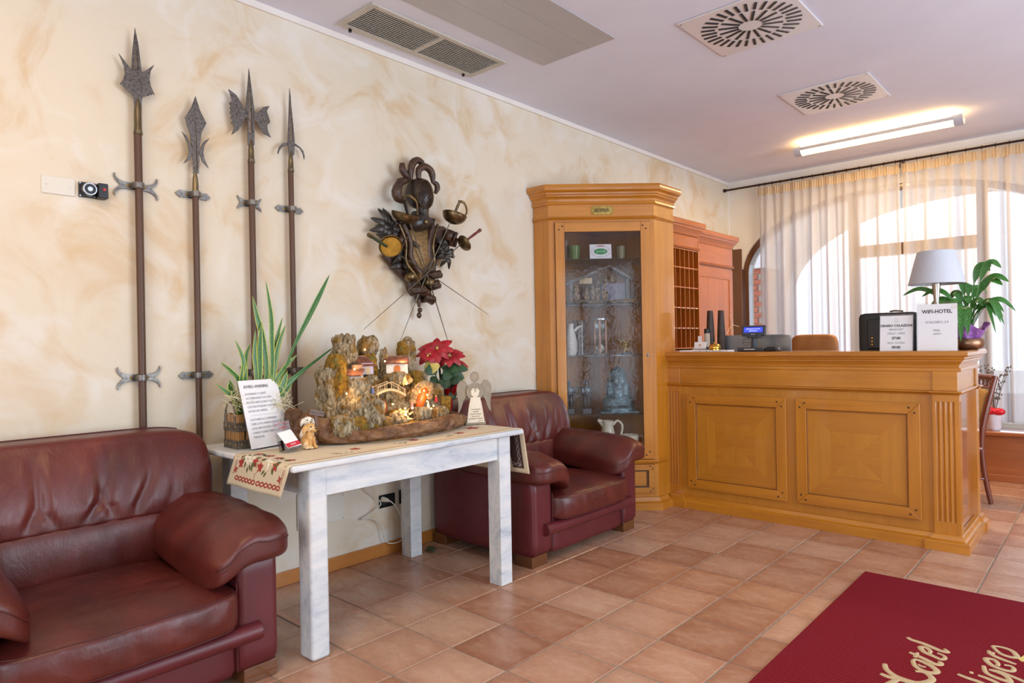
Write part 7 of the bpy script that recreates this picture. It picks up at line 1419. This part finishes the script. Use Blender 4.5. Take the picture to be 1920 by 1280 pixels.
# carafe, hourglass, wheel sculpture
g = G(); g.lathe([(.035, 0), (.05, .03), (.052, .10), (.035, .17), (.022, .21), (.026, .24), (.030, .245)], 24, CLz(.165, .12, Z2)); g.tube([CLz(.165, .12, Z2) @ Vector(p) for p in ((.03, 0, .19), (.055, 0, .215), (.085, 0, .225))], [.012, .010, .007], 8); build(g, 'white_pitcher', M_WPLAS, smooth=50, label='white spouted carafe at the left of the third cabinet shelf', cat='pitcher')
g = G(); g.lathe([(.05, 0), (.046, .10), (.050, .22), (.056, .27), (.05, .272), (.042, .22), (.0, .20)], 20, CLz(.245, .20, Z2)); build(g, 'wooden_vase', M_STAB, smooth=50, label='brown wooden vase behind the white carafe in the cabinet', cat='vase')
HG = thing('hourglass', 'wooden hourglass with turned posts on the third cabinet shelf', 'hourglass', tuple(CP(.395, .13, Z2)))
for z in (0, .268): g = G(); g.lathe([(.058, z), (.060, z + .006), (.058, z + .014)], 24, CLz(.395, .13, Z2)); build(g, 'end_plate', M_STAB if z == 0 else M_STEEL, HG, smooth=40)
for k in range(3): a = 2 * PI * k / 3 + .3; g = G(); g.lathe([(.005, .014), (.008, .05), (.005, .09), (.009, .14), (.005, .19), (.008, .23), (.005, .268)], 10, CLz(.395, .13, Z2) @ Matrix.Translation((.048 * math.cos(a), .048 * math.sin(a), 0))); build(g, 'post', flat('pale_turned_wood', '#B88A68', .5), HG, smooth=50)
g = G(); g.lathe([(.028, .016), (.036, .05), (.030, .10), (.005, .14), (.030, .18), (.036, .23), (.028, .266)], 20, CLz(.395, .13, Z2)); build(g, 'glass_bulbs', M_SHELFG, HG, smooth=50)
g = G(); g.ell(CP(.395, .13, Z2 + .055), (.028, .028, .034), 12); build(g, 'sand', flat('pink_sand', '#D8B8A0', .9), HG, smooth=179)
WH = thing('wheel_sculpture', 'small brass spoked wheel sculpture on a dark base in the cabinet', 'ornament', tuple(CP(.60, .10, Z2))); WM = CLz(.585, .10, Z2 + .078)
build(G().box(.555, .625, .07, .13, Z2, Z2 + .016, CM), 'base', M_BLACK, WH, bevel=.003)
g = G(); g.tube([WM @ Vector((.042 * math.cos(a), 0, .042 * math.sin(a))) for a in np.linspace(0, 2 * PI, 29)], .0028, 6); build(g, 'rim', M_BRASS, WH, smooth=60)
for k in range(7): a = 2 * PI * k / 7; g = G(); g.tube(spline([WM @ Vector((0, 0, 0)), WM @ Vector((.022 * math.cos(a), 0, .022 * math.sin(a))), WM @ Vector((.042 * math.cos(a + .5), 0, .042 * math.sin(a + .5)))], 4), .0018, 5); build(g, 'spoke', M_BRASS, WH)
g = G(); g.tube([WM @ Vector((0, 0, 0)), WM @ Vector((-.012, 0, -.062))], .004, 6); build(g, 'stand', M_BRASS, WH)
# bronze bust
BU = thing('bronze_bust', 'large verdigris bronze bust of a veiled figure on the lower glass shelf', 'bust', tuple(CP(.52, .12, Z1)))
M_VERD = nmat('verdigris_bronze', '#3A4C52', '#6E8A90', 22, rough=.4, metal=.5, bump=.4, bscale=60, bdist=.006)
g = G(); BMx = CLz(.525, .13, Z1); E = lambda c, r, n=16: g.ell(c, r, n, BMx)
E((0, .01, .27), (.068, .075, .088)); E((0, -.012, .255), (.050, .062, .072)); E((0, .02, .20), (.072, .06, .10)); E((0, .0, .14), (.05, .05, .08)); E((0, .01, .075), (.125, .075, .085)); E((0, .0, .03), (.135, .085, .045)); E((-.06, .015, .16), (.035, .04, .10)); E((.06, .015, .16), (.035, .04, .10)); E((0, -.074, .250), (.010, .014, .022)); E((0, -.066, .218), (.020, .012, .008)); E((0, -.058, .198), (.024, .018, .016)); E((-.024, -.062, .272), (.020, .012, .008)); E((.024, -.062, .272), (.020, .012, .008)); E((-.028, -.055, .24), (.018, .016, .018)); E((.028, -.055, .24), (.018, .016, .018)); g.box(-.15, .15, -.08, .08, 0, .02, BMx)
remesh(build(g, 'bust', M_VERD, BU), .0055, 3)
# two pewter knights and a keg
M_PEWT = flat('dark_pewter', '#565A5E', .35, .9)
def knight(u, d, label):
    T = thing('pewter_knight', label, 'figurine', tuple(CP(u, d, Z1)), group='pewter knights in the cabinet'); M_ = CLz(u, d, Z1); build(G().box(u - .034, u + .034, d - .03, d + .03, Z1, Z1 + .045, CM), 'base', M_PEWT, T, bevel=.005); g = G(); K = lambda c, r, rot=None: g.ell(c, r, 10, M_, rot)
    for s in (-1, 1): K((s * .014, 0, .095), (.010, .012, .050)); K((s * .016, -.008, .052), (.009, .016, .007)); K((s * .032, -.004, .175), (.009, .010, .038))
    K((0, 0, .175), (.026, .018, .045)); K((0, -.002, .235), (.015, .016, .020)); K((0, 0, .252), (.006, .012, .014)); K((.030, -.016, .13), (.004, .004, .09))
    remesh(build(g, 'knight', M_PEWT, T), .004, 2)
knight(.145, .10, 'pewter knight figurine at the left edge of the lower glass shelf'); knight(.275, .09, 'pewter knight figurine on a square base beside the bust')
g = G(); g.lathe([(.055, 0), (.075, .06), (.078, .09), (.070, .16), (.055, .20), (0, .20)], 22, CLz(.225, .20, Z1)); build(g, 'wicker_keg', nmat('wicker', '#4A3826', '#7E6444', 60, (1, 1, 6), rough=.8, bump=.7, bscale=90, bdist=.006), smooth=50, label='wicker-bound keg behind the pewter knights', cat='keg')
# cream pitcher and cup at the bottom
M_CREAM = flat('cream_glaze', '#E4DCC0', .22)
PT = thing('cream_pitcher', 'cream porcelain pitcher with curved handle at the cabinet bottom', 'pitcher', tuple(CP(.44, .10, Z0))); PMx = CLz(.435, .10, Z0)
g = G(); g.lathe([(.040, 0), (.046, .01), (.062, .07), (.060, .12), (.046, .175), (.042, .20), (.050, .235), (.047, .236), (.038, .20), (.03, .1)], 28, PMx); g.tube([PMx @ Vector(p) for p in ((-.030, 0, .205), (-.055, 0, .232), (-.075, 0, .244))], [.024, .018, .010], 10, flat=.7); build(g, 'body', M_CREAM, PT, smooth=60)
g = G(); g.tube(spline([PMx @ Vector(p) for p in ((.044, 0, .205), (.075, 0, .235), (.110, 0, .205), (.108, 0, .15), (.085, 0, .09), (.060, 0, .075))], 6), [.009], 10) if False else g.tube(spline([PMx @ Vector(p) for p in ((.044, 0, .205), (.075, 0, .235), (.110, 0, .205), (.108, 0, .15), (.085, 0, .09), (.058, 0, .075))], 6), .0085, 10); build(g, 'handle', M_CREAM, PT, smooth=60)
CU = thing('cream_cup', 'wide cream porcelain cup beside the pitcher', 'cup', tuple(CP(.605, .085, Z0))); UM = CLz(.605, .085, Z0)
g = G(); g.lathe([(.035, 0), (.045, .01), (.064, .06), (.068, .128), (.065, .128), (.06, .07), (.03, .018)], 28, UM); build(g, 'body', M_CREAM, CU, smooth=60)
g = G(); g.tube(spline([UM @ Vector(p) for p in ((.064, 0, .112), (.09, 0, .118), (.100, 0, .09), (.088, 0, .058), (.060, 0, .064))], 6), .007, 8); build(g, 'handle', M_CREAM, CU, smooth=60)
